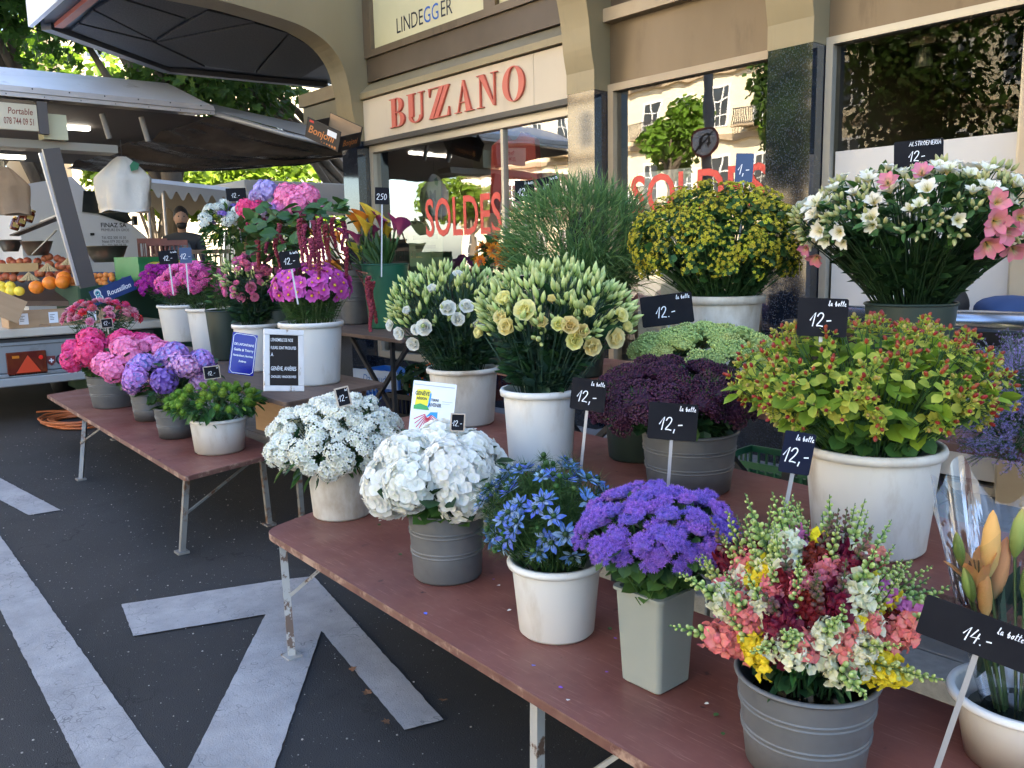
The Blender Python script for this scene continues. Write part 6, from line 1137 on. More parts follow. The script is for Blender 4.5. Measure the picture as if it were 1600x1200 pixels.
def fluff(n, r, w, mt, core=None):
    T_ = Tm(); spikes(T_, n, r*.1, r, w, -.4)
    if core: T_.ball(core, T3(0, 0, r*.35), 8, 6, 1)
    return T_
ng = [nigella() for _ in range(4)]; pod = fluff(40, .024, .0016, 0, .0055).mesh('seed_pod', [m_lf, m_lf])
bouquet('C', 'love_in_a_mist_bunch', 'feathery bunch of blue love in a mist with green seed pods', (854, 800, 98, 78), [(q, .9) for q in ng]+[((pod, 'seed_pod'), 1.0)], 105, (1.15, 1.75), (FG, [(fluff(26, 1, .03, 0), 0, 330, .035, .07, 'in', 0), (fluff(26, 1, .022, 0), 0, 120, .03, .045, 'out', 0), (fluff(24, 1, .03, 0), 0, 260, .03, .055, 'cone', 0), (fluff(24, 1, .03, 0), 0, 150, .03, .05, 'low', 0), (lfN, 1, 120, .03, .06, 'cone', .2)]), zmin=-.6, seed=13, up=.2, bloom='flower', shell=(.94, 1.08))
def age():
    T_ = Tm()
    for d in fib(11, .1, .5): 
        M = T3(*(d*[.026, .026, .016])); spikes(T_, 46, .003, .0115, .0022, -.2, 0, M); T_.ball(.005, M, 6, 4, 1)
    T_.ball(.020, S3(1, 1, .5), 8, 5, 1); return T_.mesh('flower_head', [p_age, p_viol])
ag = [(age(), 1) for _ in range(4)]
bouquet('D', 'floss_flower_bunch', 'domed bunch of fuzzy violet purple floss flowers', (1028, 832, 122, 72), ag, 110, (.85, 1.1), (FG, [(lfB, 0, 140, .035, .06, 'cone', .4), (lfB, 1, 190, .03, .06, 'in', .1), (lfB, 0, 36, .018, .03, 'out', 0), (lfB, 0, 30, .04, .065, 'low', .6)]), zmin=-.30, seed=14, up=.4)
def snapfl(k):
    T_ = Tm(); T_.ball(.0085, S3(1, .9, 1.3) , 7, 5); p = petalT(.017, .019, 3, -.5, .25, .62, .10)
    whorl(T_, p, 2, .9, .004, .0, None, 0, .003); whorl(T_, petalT(.019, .017, 3, -.9, .2, .62, .12), 3, .25, .002, 1.2, None, 0, .004); return T_
def snapspike(k, L=.20, openf=.5, dark=False):
    T_ = Tm(); T_.tube([(0, 0, 0), (.004, .002, L*.5), (0, 0, L)], [.0028, .0024, .001], 5, 2); fl_ = snapfl(k); bd = Tm(); bd.ball(.0075, S3(.85, .85, 1.15), 6, 5); n_ = 30
    for i in range(n_):
        s = (i+.5)/n_; a = i*2.4; z = L*(.06+.92*s); out = np.array([math.cos(a), math.sin(a), .35]); r_ = .016*(1-s)+.003
        if s < openf: T_.put(fl_, frame(out, random.uniform(-.4, .4), (r_*1.35*math.cos(a), r_*1.35*math.sin(a), z), random.uniform(1.15, 1.55)), 0)
        else: q = 1.15-.8*(s-openf)/(1-openf); T_.put(bd, frame(out+[0, 0, .5], 0, (r_*math.cos(a), r_*math.sin(a), z), q), 1)
    return T_.mesh('flower_spike', [snap[k], p_sbudd if dark else p_sbud, m_stem])
sn = [(snapspike('cream', .20, .42), 4.2), (snapspike('cream', .19, .25), 3.4), (snapspike('coral', .18, .5), 2.3), (snapspike('crimson', .18, .5, True), 2.6), (snapspike('crimson', .16, .55, True), .8), (snapspike('yellow', .17, .42), 1.2), (snapspike('mauve', .18, .45), 1.2)]
bouquet('E', 'snapdragon_bunch', 'mixed bunch of cream, coral, crimson, mauve and yellow snapdragon spikes', (1264, 970, 114, 90), sn, 104, (.74, 1.04), (FG, [(lfN, 0, 160, .05, .08, 'in', .1), (lfN, 1, 130, .04, .07, 'cone', .0), (lfB, 1, 80, .03, .045, 'cone', .1)]), zmin=-.50, seed=15, up=.50, bloom='flower_spike', shell=(.70, .95), stems=(.003, m_stem))
# --- second row
def budspr(k=3):
    T_ = Tm(); b = Tm(); prof = [(.0015, 0), (.0062, .008), (.0082, .018), (.0066, .030), (.003, .040), (.0008, .046)]; b.lathe(prof, 6)
    for i in range(k):
        a = i*2.1; lean = .0 if i == 0 else .28; e = (.018*math.sin(lean*2.4)*math.cos(a), .018*math.sin(lean*2.4)*math.sin(a), -.012*i+.03); T_.put(b, frame((lean*math.cos(a)+random.gauss(0, .12), lean*math.sin(a)+random.gauss(0, .12), 1), 0, e, (1-.12*i)*random.uniform(.75, 1.1))); T_.tube([(0, 0, -.02), (e[0]*.8, e[1]*.8, .01), e], .0014, 3, 1)
    whorl(T_, petalT(.016, .003, 2, .2, 0, .4), 4, 1.1, .024, 0, None, 1); return T_.mesh('bud_sprig', [p_budg, m_stem])
def liso(mt, R0=.03, op=0.0):
    T_ = Tm(); whorl(T_, petalT(R0*1.3, R0*1.75, 6, -.35, .30, .70, .02), 5, .95+op, 0, 0, None, 0, .005); whorl(T_, petalT(R0*1.2, R0*1.5, 6, .25, .35, .70, .02), 5, 1.15, .002, .6, None, 0, .004); whorl(T_, petalT(R0*.95, R0*.9, 5, .25, .4, .68, .0), 3, 1.38, .003, .2, None, 0, .001); T_.ball(R0*.14, T3(0, 0, R0*.45), 6, 5, 1); return T_.mesh('flower', [mt, p_budg], True)
b3 = [budspr(3), budspr(2), budspr(3), budspr(4), budspr(2)]; lw = [liso(p_liw, .033, o_) for o_ in (0, -.35, .3, -.15)]; ly = [liso(p_liy, .032, o_) for o_ in (0, -.3, .3, .15)]; ly2 = [liso(p_liy, .026, o_) for o_ in (.35, .2, .4, 0)]
lisF = ([m_lfb, m_lfd], [(lfA, 0, 210, .05, .085, 'cone', -.3), (lfA, 1, 300, .05, .09, 'cone', -.5), (lfA, 1, 130, .05, .09, 'in', -.5)])
def lis(key, name, label, ell, fl, nb, ff, seed):
    o, c, E_, rim, R_ = bouquet(key, name, label, ell, [((q, 'bud_sprig'), 1) for q in b3], nb, (.9, 1.25), lisF, (.0024, m_lfb), .50, -.34, seed, (.84, 1.04))
    C2 = rim+c
    for (x, y, me, s) in ff:                              # open flowers on the side turned to the street
        dr = _ray(x, y); A = (dr/E_) @ (dr/E_); B = 2*((_E-C2)/E_) @ (dr/E_); Cc = ((_E-C2)/E_) @ ((_E-C2)/E_)-1.10; D = B*B-4*A*Cc; t_ = (-B-math.sqrt(max(D, 0)))/(2*A); p = _E+dr*t_; nn = (p-C2)/E_**2; nn /= np.linalg.norm(nn); part('flower', R_.choice(me), o, frame(nn*.6-dr*.35+np.array([0, 0, .25]), R_.uniform(0, 6), p-rim, s)); T_ = Tm(); place_stems(T_, (p-rim)*[.25, .25, 0]-[0, 0, .1], (p-rim), .002, .1); k = part('stem', T_, o, mats=m_lfb)
    return o
lis('G', 'lisianthus_bunch', 'tall bunch of white lisianthus with many pale green buds', (703, 490, 88, 62), lw, 175, [(628, 520, lw, .9), (652, 515, lw, .7), (665, 512, lw, 1.1), (700, 484, lw, 1.0), (715, 500, lw, .9), (648, 535, lw, .9), (676, 455, lw, .8), (638, 487, lw, .7), (745, 508, lw, .95), (728, 480, lw, .8), (715, 430, lw, .6), (612, 508, lw, .7)], 21)
lis('H', 'lisianthus_bunch', 'tall bunch of pale yellow lisianthus with pale green buds', (868, 500, 108, 72), ly, 200, [(791, 472, ly, 1.0), (822, 488, ly, 1.05), (796, 512, ly, 1.05), (754, 520, ly2, 1.0), (785, 498, ly, .8), (848, 505, ly2, .9), (889, 510, ly, .95), (908, 518, ly, .9), (896, 532, ly, .95), (922, 540, ly, 1.0), (957, 528, ly, 1.0), (966, 495, ly2, 1.0), (975, 512, ly2, .9), (918, 490, ly2, .9), (872, 508, ly2, .9), (862, 470, ly2, .7)], 22)
sd = [(sedum('flower_head', p_sedum, r_, 190, .0036, q_), 1) for r_, q_ in ((.05, .66), (.044, .75), (.056, .55))]
bouquet('SG', 'stonecrop_bunch', 'flat bunch of pale lime green stonecrop behind the dark purple one', (1098, 552, 106, 40), [(sedum('flower_head', p_sedg, .055, 190, .0042, .6), 1)], 40, (.8, 1.15), (FG, [(lfB, 0, 140, .03, .05, 'cone', .1), (lfB, 1, 140, .03, .05, 'in', .1)]), zmin=-.1, seed=24, up=.5)
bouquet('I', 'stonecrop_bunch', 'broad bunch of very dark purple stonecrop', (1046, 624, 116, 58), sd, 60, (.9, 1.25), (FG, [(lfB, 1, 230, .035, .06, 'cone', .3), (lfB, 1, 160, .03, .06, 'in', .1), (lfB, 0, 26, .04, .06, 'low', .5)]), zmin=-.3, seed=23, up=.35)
def hyper(k):
    T_ = Tm(); b = Tm(); b.ball(.0056, S3(.85, .85, 1.4), 7, 5)
    for i in range(k):
        a = i*2.2+.3; e = np.array([.020*math.cos(a)*(i > 0), .020*math.sin(a)*(i > 0), .030-.006*i]); n_ = e*[1, 1, .6]+[0, 0, .012]
        T_.tube([(0, 0, -.01), e*.6, e], .0011, 3, 2); M = frame(n_, 0, e); T_.put(b, M @ T3(0, 0, .009), 0); whorl(T_, petalT(.0135, .0085, 2, .3, .2, .5), 5, .35, 0, i, M, 1, .001)
    T_.put(lfB, np.array([frame((0, .2, 1), 0, (0, 0, .0), .030), frame((0, .2, 1), 3.1, (0, 0, -.004), .030)]), 1); return T_.mesh('berry_sprig', [p_hyb, p_hys, m_stem])
hp = [(hyper(3), 1), (hyper(2), 1), (hyper(4), .8), (hyper(1), .6)]
bouquet('J', 'hypericum_bunch', 'broad bunch of red berried hypericum with lime green leaves', (1352, 596, 186, 92), hp, 250, (.85, 1.2), ([m_lfy, m_lf], [(lfB, 0, 330, .04, .062, 'in', .15), (lfB, 0, 110, .04, .06, 'out', .1), (lfB, 1, 150, .045, .065, 'cone', .5), (lfB, 0, 90, .045, .065, 'low', .5)]), zmin=-.45, seed=25, up=.35, bloom='berry_sprig')
def limo():
    T_ = Tm(); fl_ = Tm(); whorl(fl_, petalT(.0042, .003, 1, .2, .1, .6), 4, .7)
    for i in range(9):
        a = random.uniform(0, 6.28); e = np.array([.05*math.cos(a)*random.random(), .05*math.sin(a)*random.random(), random.uniform(.04, .09)]); T_.tube([(0, 0, -.05), e*[.3, .3, .45], e], .0007, 3, 1)
        for j in range(9): s = .45+.06*j; p = e*[s, s, s]+np.random.normal(size=3)*.0045; T_.put(fl_, frame(e+np.random.normal(size=3)*.03, 0, p, random.uniform(.9, 1.5)), 0)
    return T_.mesh('flower_spray', [p_lim, m_stem])
bouquet('K', 'sea_lavender_bunch', 'airy bunch of lilac sea lavender cut by the right edge', (1612, 652, 84, 108), [(limo(), 1), (limo(), 1), (limo(), 1)], 230, (.9, 1.35), (FG, [(lfN, 0, 60, .04, .07, 'in', 0)]), (.0014, m_stem), .3, -.7, 26, (.55, 1.0), 'flower_spray')
# --- rear row
def bupl():
    T_ = Tm(); fl_ = Tm(); whorl(fl_, petalT(.0095, .0068, 2, .2, .2, .6), 5, .35); fl_.ball(.0035, T3(0, 0, .002), 5, 3)
    for d in fib(9, .2, .6): T_.put(fl_, frame(d+[0, 0, .4], random.uniform(0, 6), d*[.03, .03, .018], random.uniform(.9, 1.3)), 0); T_.tube([(0, 0, -.02), d*[.03, .03, .018]], .0008, 3, 1)
    T_.put(lfB, np.array([frame((.3, 0, 1), i*2.1, (0, 0, -.012), .036) for i in range(3)]), 1); return T_.mesh('flower_cluster', [p_bup, m_lf])
bouquet('M', 'bupleurum_bunch', 'loose bunch of mustard yellow bupleurum with green leaves', (1122, 378, 128, 84), [(bupl(), 1) for _ in range(4)], 340, (.85, 1.2), (FG, [(lfB, 0, 320, .04, .065, 'in', .1), (lfB, 1, 240, .04, .07, 'cone', .2), (lfB, 0, 90, .03, .05, 'out', 0)]), zmin=-.55, seed=31, up=.4, bloom='flower_cluster', shell=(.82, 1.06))
def alst(mt, L=.052):
    T_ = Tm(); whorl(T_, petalT(L, L*.66, 5, -.75, .22, .66), 3, 1.05, 0, 0, None, 0, .003); whorl(T_, petalT(L*.98, L*.46, 5, -.7, .22, .64), 3, 1.1, .001, PI/3, None, 0, .002)
    for i in range(5): a = i*1.26; T_.tube([(0, 0, .005), (.006*math.cos(a), .006*math.sin(a), L*.75)], .0009, 3, 1)
    return T_.mesh('flower', [mt, p_albud], True)
def albud(k=3):
    T_ = Tm(); b = Tm(); b.lathe([(.002, 0), (.0075, .010), (.0085, .020), (.004, .036), (.0008, .041)], 7)
    for i in range(k): a = i*2.1; T_.put(b, frame((.35*math.cos(a), .35*math.sin(a), 1), 0, (.010*math.cos(a), .010*math.sin(a), .01), random.uniform(.8, 1.1)))
    T_.put(lfA, np.array([frame((.3, .1, 1), i*2.1, (0, 0, 0), .05) for i in range(3)]), 1); return T_.mesh('bud_sprig', [p_albud, m_lf])
aw_, ap_ = alst(p_alw), alst(p_alp); aw2, aw3 = alst(p_alw, .046), alst(p_alw, .056); ab_ = (albud(3), 'bud_sprig')
o, c, E_, rim, R_ = bouquet('N', 'alstroemeria_bunch', 'wide bunch of white alstroemeria with some pink ones over dark stems', (1436, 345, 182, 80), [(aw_, 2), (aw2, 1.6), (aw3, 1.4), (ap_, .22), (ab_, 4.4)], 270, (.72, 1.02), ([m_lf, m_lfd], [(lfA, 0, 420, .06, .10, 'in', 0), (lfA, 1, 620, .07, .11, 'cone', -.5), (lfA, 0, 70, .05, .09, 'out', .1)]), (.0028, m_stemD), .28, -.38, 32, (.84, 1.04), 'flower')
C2 = rim+c
for (x, y, s) in ((1552, 345, 1.3), (1540, 378, 1.3), (1568, 358, 1.2), (1590, 340, 1.2), (1580, 385, 1.1), (1278, 398, 1.0), (1262, 385, .8), (1388, 290, 1.0), (1440, 275, 1.0), (1555, 318, 1.1)):
    dr = _ray(x, y); A = (dr/E_) @ (dr/E_); B = 2*((_E-C2)/E_) @ (dr/E_); Cc = ((_E-C2)/E_) @ ((_E-C2)/E_)-1.15; D = B*B-4*A*Cc; p = _E+dr*((-B-math.sqrt(max(D, 0)))/(2*A)); nn = (p-C2)/E_**2; part('flower', ap_, o, frame(nn/np.linalg.norm(nn)-dr*.4, R_.uniform(0, 6), p-rim, s), label='pink alstroemeria flower')
# ornamental grass
P, h, rt, rb = BUCK['L']; rim = np.array([P[0], P[1], P[2]+h]); o = thing('grass_bunch', 'big arching bunch of green ornamental grass with fine seed heads', 'bouquet', tuple(rim), 'bunches of cut flowers'); R_ = random.Random(33); T_ = Tm(); T2 = Tm(); k_ = depth(rim)/FPX
Hg = (455-272)*k_; Wg = 115*k_
for i in range(620):
    a = R_.uniform(0, 6.28); rr_ = math.sqrt(R_.random()); e = np.array([math.cos(a), math.sin(a)])*rr_*Wg; zt_ = Hg*(R_.uniform(.55, .98))*(1-.25*rr_); q0 = np.array([e[0]*.18, e[1]*.18, -.1]); L = R_.uniform(.10, .42); w0 = R_.uniform(.003, .0105)
    p1 = np.array([e[0]*.45, e[1]*.45, zt_*1.15]); dr2 = e/(np.linalg.norm(e)+1e-6); p2 = np.array([e[0]*1.05+dr2[0]*L*.45, e[1]*1.05+dr2[1]*L*.45, zt_*R_.uniform(.45, 1.0)-L*.6*R_.random()]); v = []; f = []; tt = []; side = np.array([-dr2[1], dr2[0], R_.uniform(-.4, .4)])
    for j in range(8): s = j/7; p = q0*(1-s)**2+2*p1*s*(1-s)+p2*s*s; w = w0*(1-s)**.6*(.5+s if s < .5 else 1); v += [p-side*w, p+side*w]; tt += [s, s]
    T_.add(v, [(2*j, 2*j+1, 2*j+3, 2*j+2) for j in range(7)], tt)
hair = Tm(); hair.add([(-.0006, 0, 0), (.0006, 0, 0), (.0005, .03, .55), (0, .14, 1)], [(0, 1, 2), (0, 2, 3)], [0, 0, .6, 1]); Ms = []
for i in range(7000):
    d = np.array([R_.gauss(0, 1), R_.gauss(0, 1), R_.gauss(0, 1)]); d /= np.linalg.norm(d); p = np.array([0, 0, Hg*.56])+d*[Wg*.95, Wg*.95, Hg*.5]*R_.uniform(.5, 1)**.5; M = frame(d*[1, 1, .3]+np.array([0, 0, .7])+np.array([R_.gauss(0, .4) for _ in range(3)]), R_.uniform(0, 6), p); q_ = R_.uniform(.05, .16); M[:3, 2] *= q_; M[:3, 1] *= q_; Ms.append(M)
T2.put(hair, np.array(Ms)); k = part('blades', T_, o, mats=p_grass); k['kind'] = 'stuff'; k = part('seed_heads', T2, o, mats=p_pan); k['kind'] = 'stuff'
def sunf():
    T_ = Tm(); whorl(T_, petalT(.034, .011, 3, .2, .15, .5, 0, 1.2), 16, .15, 0, 0, None, 0, .012); whorl(T_, petalT(.03, .01, 3, .3, .15, .5, 0, 1.2), 12, .35, .003, .1, None, 0, .011); T_.ball(.014, S3(1, 1, .5), 10, 5, 1); return T_.mesh('flower', [p_ora, p_brown])
bouquet('OR', 'sunflower_bunch', 'small bunch of orange sunflowers beside the ornamental grass', (778, 405, 34, 34), [(sunf(), 1)], 22, (.8, 1.2), (FG, [(lfB, 0, 70, .06, .09, 'in', .2), (lfB, 1, 80, .05, .09, 'cone', .2)]), zmin=-.5, seed=34, up=.2, bloom='flower')
# --- low table on the left
bouquet('S', 'green_dianthus_bunch', 'bunch of fuzzy lime green dianthus balls', (335, 627, 72, 30), [((lambda T_: (spikes(T_, 150, .012, .024, .0034, -.9), T_.ball(.0155, None, 8, 6), T_)[2])(Tm()).mesh('flower_ball', [p_gball]), 1)], 74, (.95, 1.25), ([m_lf, m_lfy], [(lfA, 0, 170, .05, .08, 'in', .1), (lfA, 0, 90, .05, .085, 'low', .5), (lfA, 0, 70, .05, .08, 'cone', .4), (lfA, 1, 40, .03, .05, 'out', .2)]), zmin=-.2, seed=41, up=.3, bloom='flower_ball')
LG = (FG, [(lfB, 0, 40, .06, .09, 'cone', .5), (lfB, 1, 60, .06, .09, 'in', .2)])
h_l = [(hydr('flower_head', p_lilac, .078, 84, .017), 1), (hydr('flower_head', p_mauve, .078, 84, .017), 1)]
bouquet('P', 'hydrangea_bunch', 'bunch of hot pink hydrangeas at the far end of the low table', (172, 553, 74, 38), [(hydr('flower_head', p_hot, r_, 92, .018), 1) for r_ in (.085, .075, .09)], 17, (.9, 1.1), LG, zmin=-.35, seed=42, up=.2, shell=(.70, .88))
bouquet('Q', 'hydrangea_bunch', 'bunch of pale pink hydrangeas second on the low table', (220, 570, 66, 38), [(hydr('flower_head', p_pink, r_, 88, .018), 1) for r_ in (.082, .074, .088)], 14, (.9, 1.1), LG, zmin=-.35, seed=43, up=.2, shell=(.66, .86))
bouquet('R2', 'hydrangea_bunch', 'bunch of lilac, mauve and violet hydrangeas nearest the green dianthus', (272, 585, 74, 44), h_l+[(hydr('flower_head', p_viol, .07, 80, .016), .5)], 18, (.85, 1.05), LG, zmin=-.35, seed=44, up=.2, shell=(.70, .88))
def carn(mt, R0=.026):
    T_ = Tm()
    for k in range(4): whorl(T_, petalT(R0*(1-.12*k), R0*.75, 3, .2, .2, .8, .09), 8, .15+.34*k, .002*k, k*.4, None, 0, .001)
    return T_.mesh('flower', [mt])
bouquet('O', 'carnation_bunch', 'bunch of red and pink carnations behind the hot pink hydrangeas', (158, 497, 54, 26), [(carn(p_car), 1.6), (carn(p_carp), 1.8)], 54, (1.35, 1.8), ([m_lfb, m_lfd], [(lfN, 0, 200, .05, .09, 'in', 0), (lfN, 1, 160, .05, .09, 'cone', 0)]), zmin=-.15, seed=45, up=.4, bloom='flower')
# --- brown board table
bouquet('T', 'sweet_william_bunch', 'bunch of deep purple sweet william behind the pink one', (263, 446, 42, 33), [(sweet('flower_head', p_purp, .036, 30), 1)], 62, (1.15, 1.5), (FG, [(lfN, 1, 160, .05, .09, 'cone', .1), (lfN, 1, 80, .05, .08, 'in', 0)]), zmin=-.35, seed=51, up=.3, dd=.3)
bouquet('U', 'sweet_william_bunch', 'bunch of bright pink sweet william above its white bucket', (304, 444, 49, 30), [(sweet('flower_head', p_pinksw, .036, 32), 1)], 74, (1.15, 1.5), (FG, [(lfN, 1, 170, .05, .09, 'cone', .1), (lfN, 1, 80, .05, .08, 'in', 0)]), zmin=-.25, seed=52, up=.35)
lp = liso(p_lip, .028); lp2 = liso(p_lip, .024, .25)
bouquet('V', 'lisianthus_bunch', 'bunch of pink and cream lisianthus with green buds', (398, 445, 47, 46), [(lp, 2), (lp2, 2), ((b3[0], 'bud_sprig'), 1), ((b3[3], 'bud_sprig'), .8)], 130, (.9, 1.3), lisF, (.0024, m_lfb), .35, -.45, 53, (.8, 1.03), 'flower')
def cosm():
    T_ = Tm(); whorl(T_, petalT(.034, .026, 4, .1, .12, .70, .02), 8, .12, 0, 0, None, 0, .005); T_.ball(.0085, T3(0, 0, .003) @ S3(1, 1, .6), 9, 5, 1); return T_.mesh('flower', [p_cos, p_yel], True)
bouquet('W', 'cosmos_bunch', 'bunch of magenta cosmos with yellow centres', (486, 450, 60, 40), [(cosm(), 1) for _ in range(4)], 120, (.95, 1.35), ([m_lf, m_lfy], [(fluff(22, 1, .03, 0), 0, 260, .04, .07, 'cone', 0), (fluff(22, 1, .03, 0), 0, 120, .04, .06, 'in', 0), (lfN, 0, 160, .04, .07, 'cone', 0)]), zmin=-.35, seed=54, up=.12, bloom='flower')
# --- back of the stall
bouquet('ST', 'stock_bunch', 'bunch of white stock with green leaves at the back of the stall', (352, 352, 36, 34), [(sweet('flower_head', p_st, .034, 30), 2), (sweet('flower_head', p_viol, .03, 26), .35)], 30, (1.0, 1.4), (FG, [(lfA, 0, 200, .06, .10, 'cone', 0), (lfA, 0, 160, .05, .09, 'in', 0), (lfA, 0, 60, .05, .09, 'low', .2)]), zmin=.0, seed=61, up=.4)
hb = [hydr('flower_head', p_lav, .085, 92, .018), hydr('flower_head', p_pink, .085, 92, .018), hydr('flower_head', p_hot, .08, 88, .017)]
P, h, rt, rb = BUCK['HB']; rim = np.array([P[0], P[1], P[2]+h]); o = thing('hydrangea_bunch', 'bunch of lavender, pink and rose hydrangeas at the back of the stall', 'bouquet', tuple(rim), 'bunches of cut flowers'); T_ = Tm()
for x, y, k, s, dd in ((415, 298, 0, 1.0, .1), (402, 306, 0, .7, .2), (450, 305, 1, 1.05, 0), (478, 308, 1, 1.1, -.1), (492, 322, 1, .8, 0), (465, 318, 1, 1.0, -.15), (440, 326, 1, .9, .0), (384, 325, 2, .9, .2), (398, 340, 2, 1.0, .0), (388, 348, 2, .9, .1), (420, 330, 0, .7, -.05), (404, 322, 2, .8, .2), (425, 345, 2, .8, .15)):
    p = atd(x, y, 6.0+dd)-rim; part('flower_head', hb[k], o, frame(p*[1, 1, .3]-_f*.12+np.array([0, 0, .2]), x, p, s)); place_stems(T_, (p*[.2, .2, 0])-[0, 0, .1], p, .003, .1)
part('stems', T_, o, mats=m_stem)['kind'] = 'stuff'; T_ = crown([(*(atd(430, 360, 6.0)-rim), .28, .28, .2)], 140, lfB, .07, .12, 62); part('foliage', T_, o, mats=m_lf)['kind'] = 'stuff'
# amaranth
def tassel(L, n_=46, seed=1):
    R2 = random.Random(seed); T_ = Tm(); b = Tm(); b.ball(.009, None, 6, 4)
    for i in range(n_*5): s = R2.random(); a = R2.uniform(0, 6.28); r_ = (.014*(1-s*.65))*R2.uniform(.5, 1.1); T_.put(b, T3(r_*math.cos(a)+.012*math.sin(s*5), r_*math.sin(a), -L*s) @ S3(R2.uniform(.5, .9)))
    return T_.mesh('tassel', [p_am])
P, h, rt, rb = BUCK['AM']; rim = np.array([P[0], P[1], P[2]+h]); o = thing('amaranth_bunch', 'bunch of hanging dark red amaranth tassels under big green leaves', 'bouquet', tuple(rim), 'bunches of cut flowers'); ts = [tassel(.19, 46, 1), tassel(.26, 60, 2), tassel(.15, 36, 3)]; T_ = Tm(); R_ = random.Random(63)
for x, y, k, dd in [(402, 375, 0, .1), (432, 372, 0, .1), (468, 342, 1, -.3), (476, 350, 1, -.3), (490, 345, 1, -.25), (500, 340, 1, -.3), (508, 350, 0, -.2), (484, 372, 0, -.35), (520, 340, 0, 0), (535, 345, 0, 0), (540, 385, 0, -.1), (438, 350, 2, 0), (415, 360, 2, .1), (512, 372, 2, -.2), (496, 372, 1, -.3), (575, 432, 1, -.25), (578, 470, 0, -.25), (582, 440, 1, -.2)]:
    p = atd(x, y, 5.55+dd)-rim; part('tassel', ts[k], o, T3(*p) @ RZ(x)); place_stems(T_, (p*[.2, .2, 0])-[0, 0, .05], p+[0, 0, .02], .004, -.2, 6)
part('stems', T_, o, mats=m_am if False else p_am)['kind'] = 'stuff'
lfbig = oval(1, .55).mesh('leaf', [m_lf])
for i in range(95):
    x = R_.uniform(390, 545); y = R_.uniform(322, 400) if x < 470 else R_.uniform(318, 352); p = atd(x, y, 5.6+R_.uniform(-.25, .45))-rim; d = np.array([R_.gauss(0, .5), R_.gauss(0, .5), 1])-_f*.6; part('leaf', lfbig, o, frame(d, R_.uniform(0, 6), p, R_.uniform(.07, .13)))
# callas
def calla(mt, s=1.0):
    T_ = Tm(); N, K = 16, 7; v = []; t_ = []; f = []
    for j in range(K+1):
        u = j/K; r_ = .006+.028*u**1.6
        for i in range(N):
            a = 2*PI*i/N; ext = 1+.75*u*max(0, math.cos(a))**1.5; v.append((r_*math.sin(a)*(1+.1*u), -r_*math.cos(a)*ext*(.9)-.0*u, .075*u*(1+.32*u*max(0, math.cos(a)))-.012*u**3*(1-math.cos(a)))); t_.append(u)
    f = [(j*N+i, j*N+(i+1) % N, j*N+N+(i+1) % N, j*N+N+i) for j in range(K) for i in range(N)]
    T_.add(v, f, t_); T_.tube([(0, 0, .01), (0, 0, .055)], [.004, .003], 6, 1); T_.tube([(0, 0, -.05), (0, 0, .004)], [.005, .0065], 8, 2); return T_.mesh('flower', [mt, p_yel, m_stem], True)
cl = {'y': calla(p_cay), 'o': calla(p_cao), 'p': calla(p_cap), 'l': calla(p_cal)}
P, h, rt, rb = BUCK['CA']; rim = np.array([P[0], P[1], P[2]+h]); o = thing('calla_bunch', 'bunch of yellow, orange and plum calla lilies leaning left', 'bouquet', tuple(rim), 'bunches of cut flowers'); T_ = Tm(); T2 = Tm(); dC = depth(rim)
for x, y, k, s, lx in ((505, 365, 'o', 1.1, -.9), (518, 380, 'l', 1.0, -.9), (533, 370, 'o', .9, -.6), (562, 352, 'o', 1.35, -.2), (572, 358, 'y', 1.2, .1), (580, 342, 'y', 1.2, .1), (568, 345, 'o', 1.1, -.1), (564, 395, 'l', 1.15, -.3), (598, 355, 'y', 1.35, .1), (604, 362, 'y', 1.1, .2), (584, 365, 'p', 1.15, 0), (592, 378, 'p', 1.1, .1), (560, 372, 'p', 1.0, -.2), (622, 360, 'p', 1.2, .4), (596, 348, 'p', 1.0, .1), (535, 412, 'o', 1.0, -.9), (616, 352, 'p', 1.0, .3), (545, 365, 'p', .9, -.4)):
    p = atd(x, y+12, dC+random.uniform(-.12, .12))-rim; n_ = _r*lx*.8+np.array([0, 0, 1.0])-_f*.15; part('flower', cl[k], o, frame(n_, random.uniform(-.5, .9)+math.atan2(-P[1], -P[0])+PI/2*0, p, s*1.6)); b_ = _r*(x-606)*.0006+np.array([random.uniform(-.04, .04), random.uniform(-.04, .04), -.12]); place_stems(T_, b_, p-n_/np.linalg.norm(n_)*.05, .0075, .06, 6)
for i in range(26):
    x = random.uniform(520, 645); p = atd(x, random.uniform(345, 410), dC+random.uniform(-.1, .1))-rim; T2.put(lfA, frame(-_f+np.random.normal(size=3)*.4, 0, (0, 0, 0), 1) @ np.eye(4)) if False else None
    d = _r*((x-600)/70)+np.array([0, 0, 1.0]); d /= np.linalg.norm(d); nn = -_f+np.random.normal(size=3)*.5; xx = np.cross(d, nn); xx /= np.linalg.norm(xx); s_ = random.uniform(.16, .26); T2.put(lfA, fr(xx*s_*.6, d*s_, np.cross(xx, d)*s_, _r*((x-606)*.0007)+np.array([0, 0, random.uniform(-.04, .05)])))
part('stems', T_, o, mats=m_stem, smooth=True)['kind'] = 'stuff'; part('foliage', T2, o, mats=m_lf)['kind'] = 'stuff'
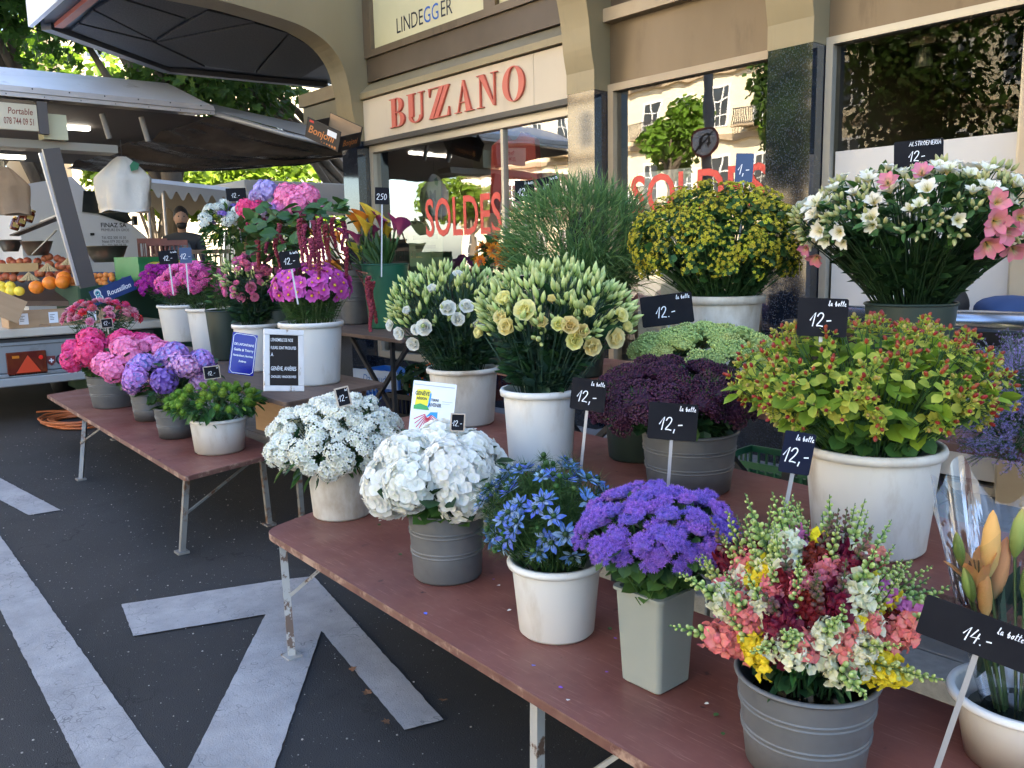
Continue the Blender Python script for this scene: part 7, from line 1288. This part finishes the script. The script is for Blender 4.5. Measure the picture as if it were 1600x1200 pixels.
# --- lilies wrapped in cellophane, right edge
P, h, rt, rb = BUCK['F']; rim = np.array([P[0], P[1], P[2]+h]); o = thing('lily_bunch', 'orange lilies and green lily buds wrapped in clear cellophane', 'bouquet', tuple(rim), 'bunches of cut flowers'); p_lil = petal('lily_orange', [(0, (.62, .50, .22)), (.3, (.82, .46, .18)), (1, (.80, .36, .13))], .25, .3); p_lib = petal('lily_bud', [(0, (.16, .26, .05)), (.6, (.32, .42, .10)), (1, (.50, .42, .10))], .25, .15)
def lilybud(L, r, mt): T_ = Tm(); T_.lathe([(.004, 0), (r*.8, L*.18), (r, L*.42), (r*.85, L*.7), (r*.4, L*.92), (.001, L)], 12, 0); return T_.mesh('bud', [mt], True)
def lily(): T_ = Tm(); whorl(T_, petalT(.12, .034, 6, -.35, .3, .6, .0), 6, 1.25, 0, 0, None, 0, .006); [T_.tube([(0, 0, .02), (.012*math.cos(i), .012*math.sin(i), .09)], .0018, 4, 1) for i in range(6)]; return T_.mesh('flower', [p_lil, p_brown], True)
lb = lilybud(.10, .0155, p_lib); lo = lilybud(.115, .0155, p_lil); lf_ = lily(); T_ = Tm(); T2 = Tm(); dF = 1.86
for x, y, me, s, nm, tilt in ((1502, 848, lb, .75, 'bud', -.2), (1585, 835, lb, 1.05, 'bud', .1), (1545, 865, lo, 1.25, 'flower', .0), (1532, 895, lf_, .85, 'flower', -.25), (1552, 900, lo, 1.2, 'flower', .15), (1540, 930, lo, 1.0, 'flower', -.1), (1600, 900, lb, 1.1, 'bud', .2), (1520, 905, lb, .8, 'bud', -.3), (1615, 850, lb, .9, 'bud', .3)):
    p = atd(x, y+35, dF-.05+random.uniform(-.03, .03))-rim; part(nm, me, o, frame(_r*tilt+np.array([0, 0, 1.0]), x, p, s)); place_stems(T_, (p*[.25, .25, 0])-[0, 0, .12], p, .004, .0, 5)
for i in range(40):
    x = random.uniform(1520, 1660); y = random.uniform(900, 1060); p = atd(x, y, dF+random.uniform(-.06, .08))-rim; d = _r*random.uniform(-.5, .5)+np.array([0, 0, 1.0]); d /= np.linalg.norm(d); nn = np.random.normal(size=3); xx = np.cross(d, nn); xx /= np.linalg.norm(xx); s_ = random.uniform(.07, .13); T2.put(lfA, fr(xx*s_*.6, d*s_, np.cross(xx, d)*s_, p))
part('stems', T_, o, mats=m_stem, smooth=True)['kind'] = 'stuff'; part('foliage', T2, o, mats=m_lfb)['kind'] = 'stuff'
m_cello, n, l, b = _new('cellophane'); n.remove(b); lw_ = n.new('ShaderNodeLayerWeight'); lw_.inputs[0].default_value = .28; k = _math(n, l, 'ADD', _math(n, l, 'MULTIPLY', lw_.outputs[0], .65), .07); tt = n.new('ShaderNodeBsdfTransparent'); tt.inputs[0].default_value = (.95, .96, .98, 1); gg = n.new('ShaderNodeBsdfGlossy'); gg.inputs['Roughness'].default_value = .04; l.new(_bump(n, l, _noise(n, l, _coord(n), 9, 2, .5), .12, .01), gg.inputs['Normal']); mx = n.new('ShaderNodeMixShader'); l.new(k, mx.inputs[0]); l.new(tt.outputs[0], mx.inputs[1]); l.new(gg.outputs[0], mx.inputs[2]); l.new(mx.outputs[0], n['Material Output'].inputs[0])
N, K = 160, 30; v = []; top = atd(1540, 790, dF)-rim; Hc = float(top[2])+.02; axis = atd(1585, 960, dF)-rim
for j in range(K+1):
    s = j/K; z = -.10+(Hc+.10)*s; r_ = .05+.13*s**.8
    for i in range(N):
        a = 2*PI*i/N; fold = 1+.10*s*(abs((i % 20)-10)/10-.5)+.05*s*math.sin(a*3+1); fold += .018*s*math.sin(a*17+s*4); v.append((axis[0]*s+r_*fold*math.cos(a), axis[1]*s+r_*fold*math.sin(a), z+(.06*math.sin(a*5+.6)*s**4)))
T_ = Tm(); T_.add(v, [(j*N+i, j*N+(i+1) % N, j*N+N+(i+1) % N, j*N+N+i) for j in range(K) for i in range(N)]); wr = part('wrapping', T_, o, mats=m_cello)
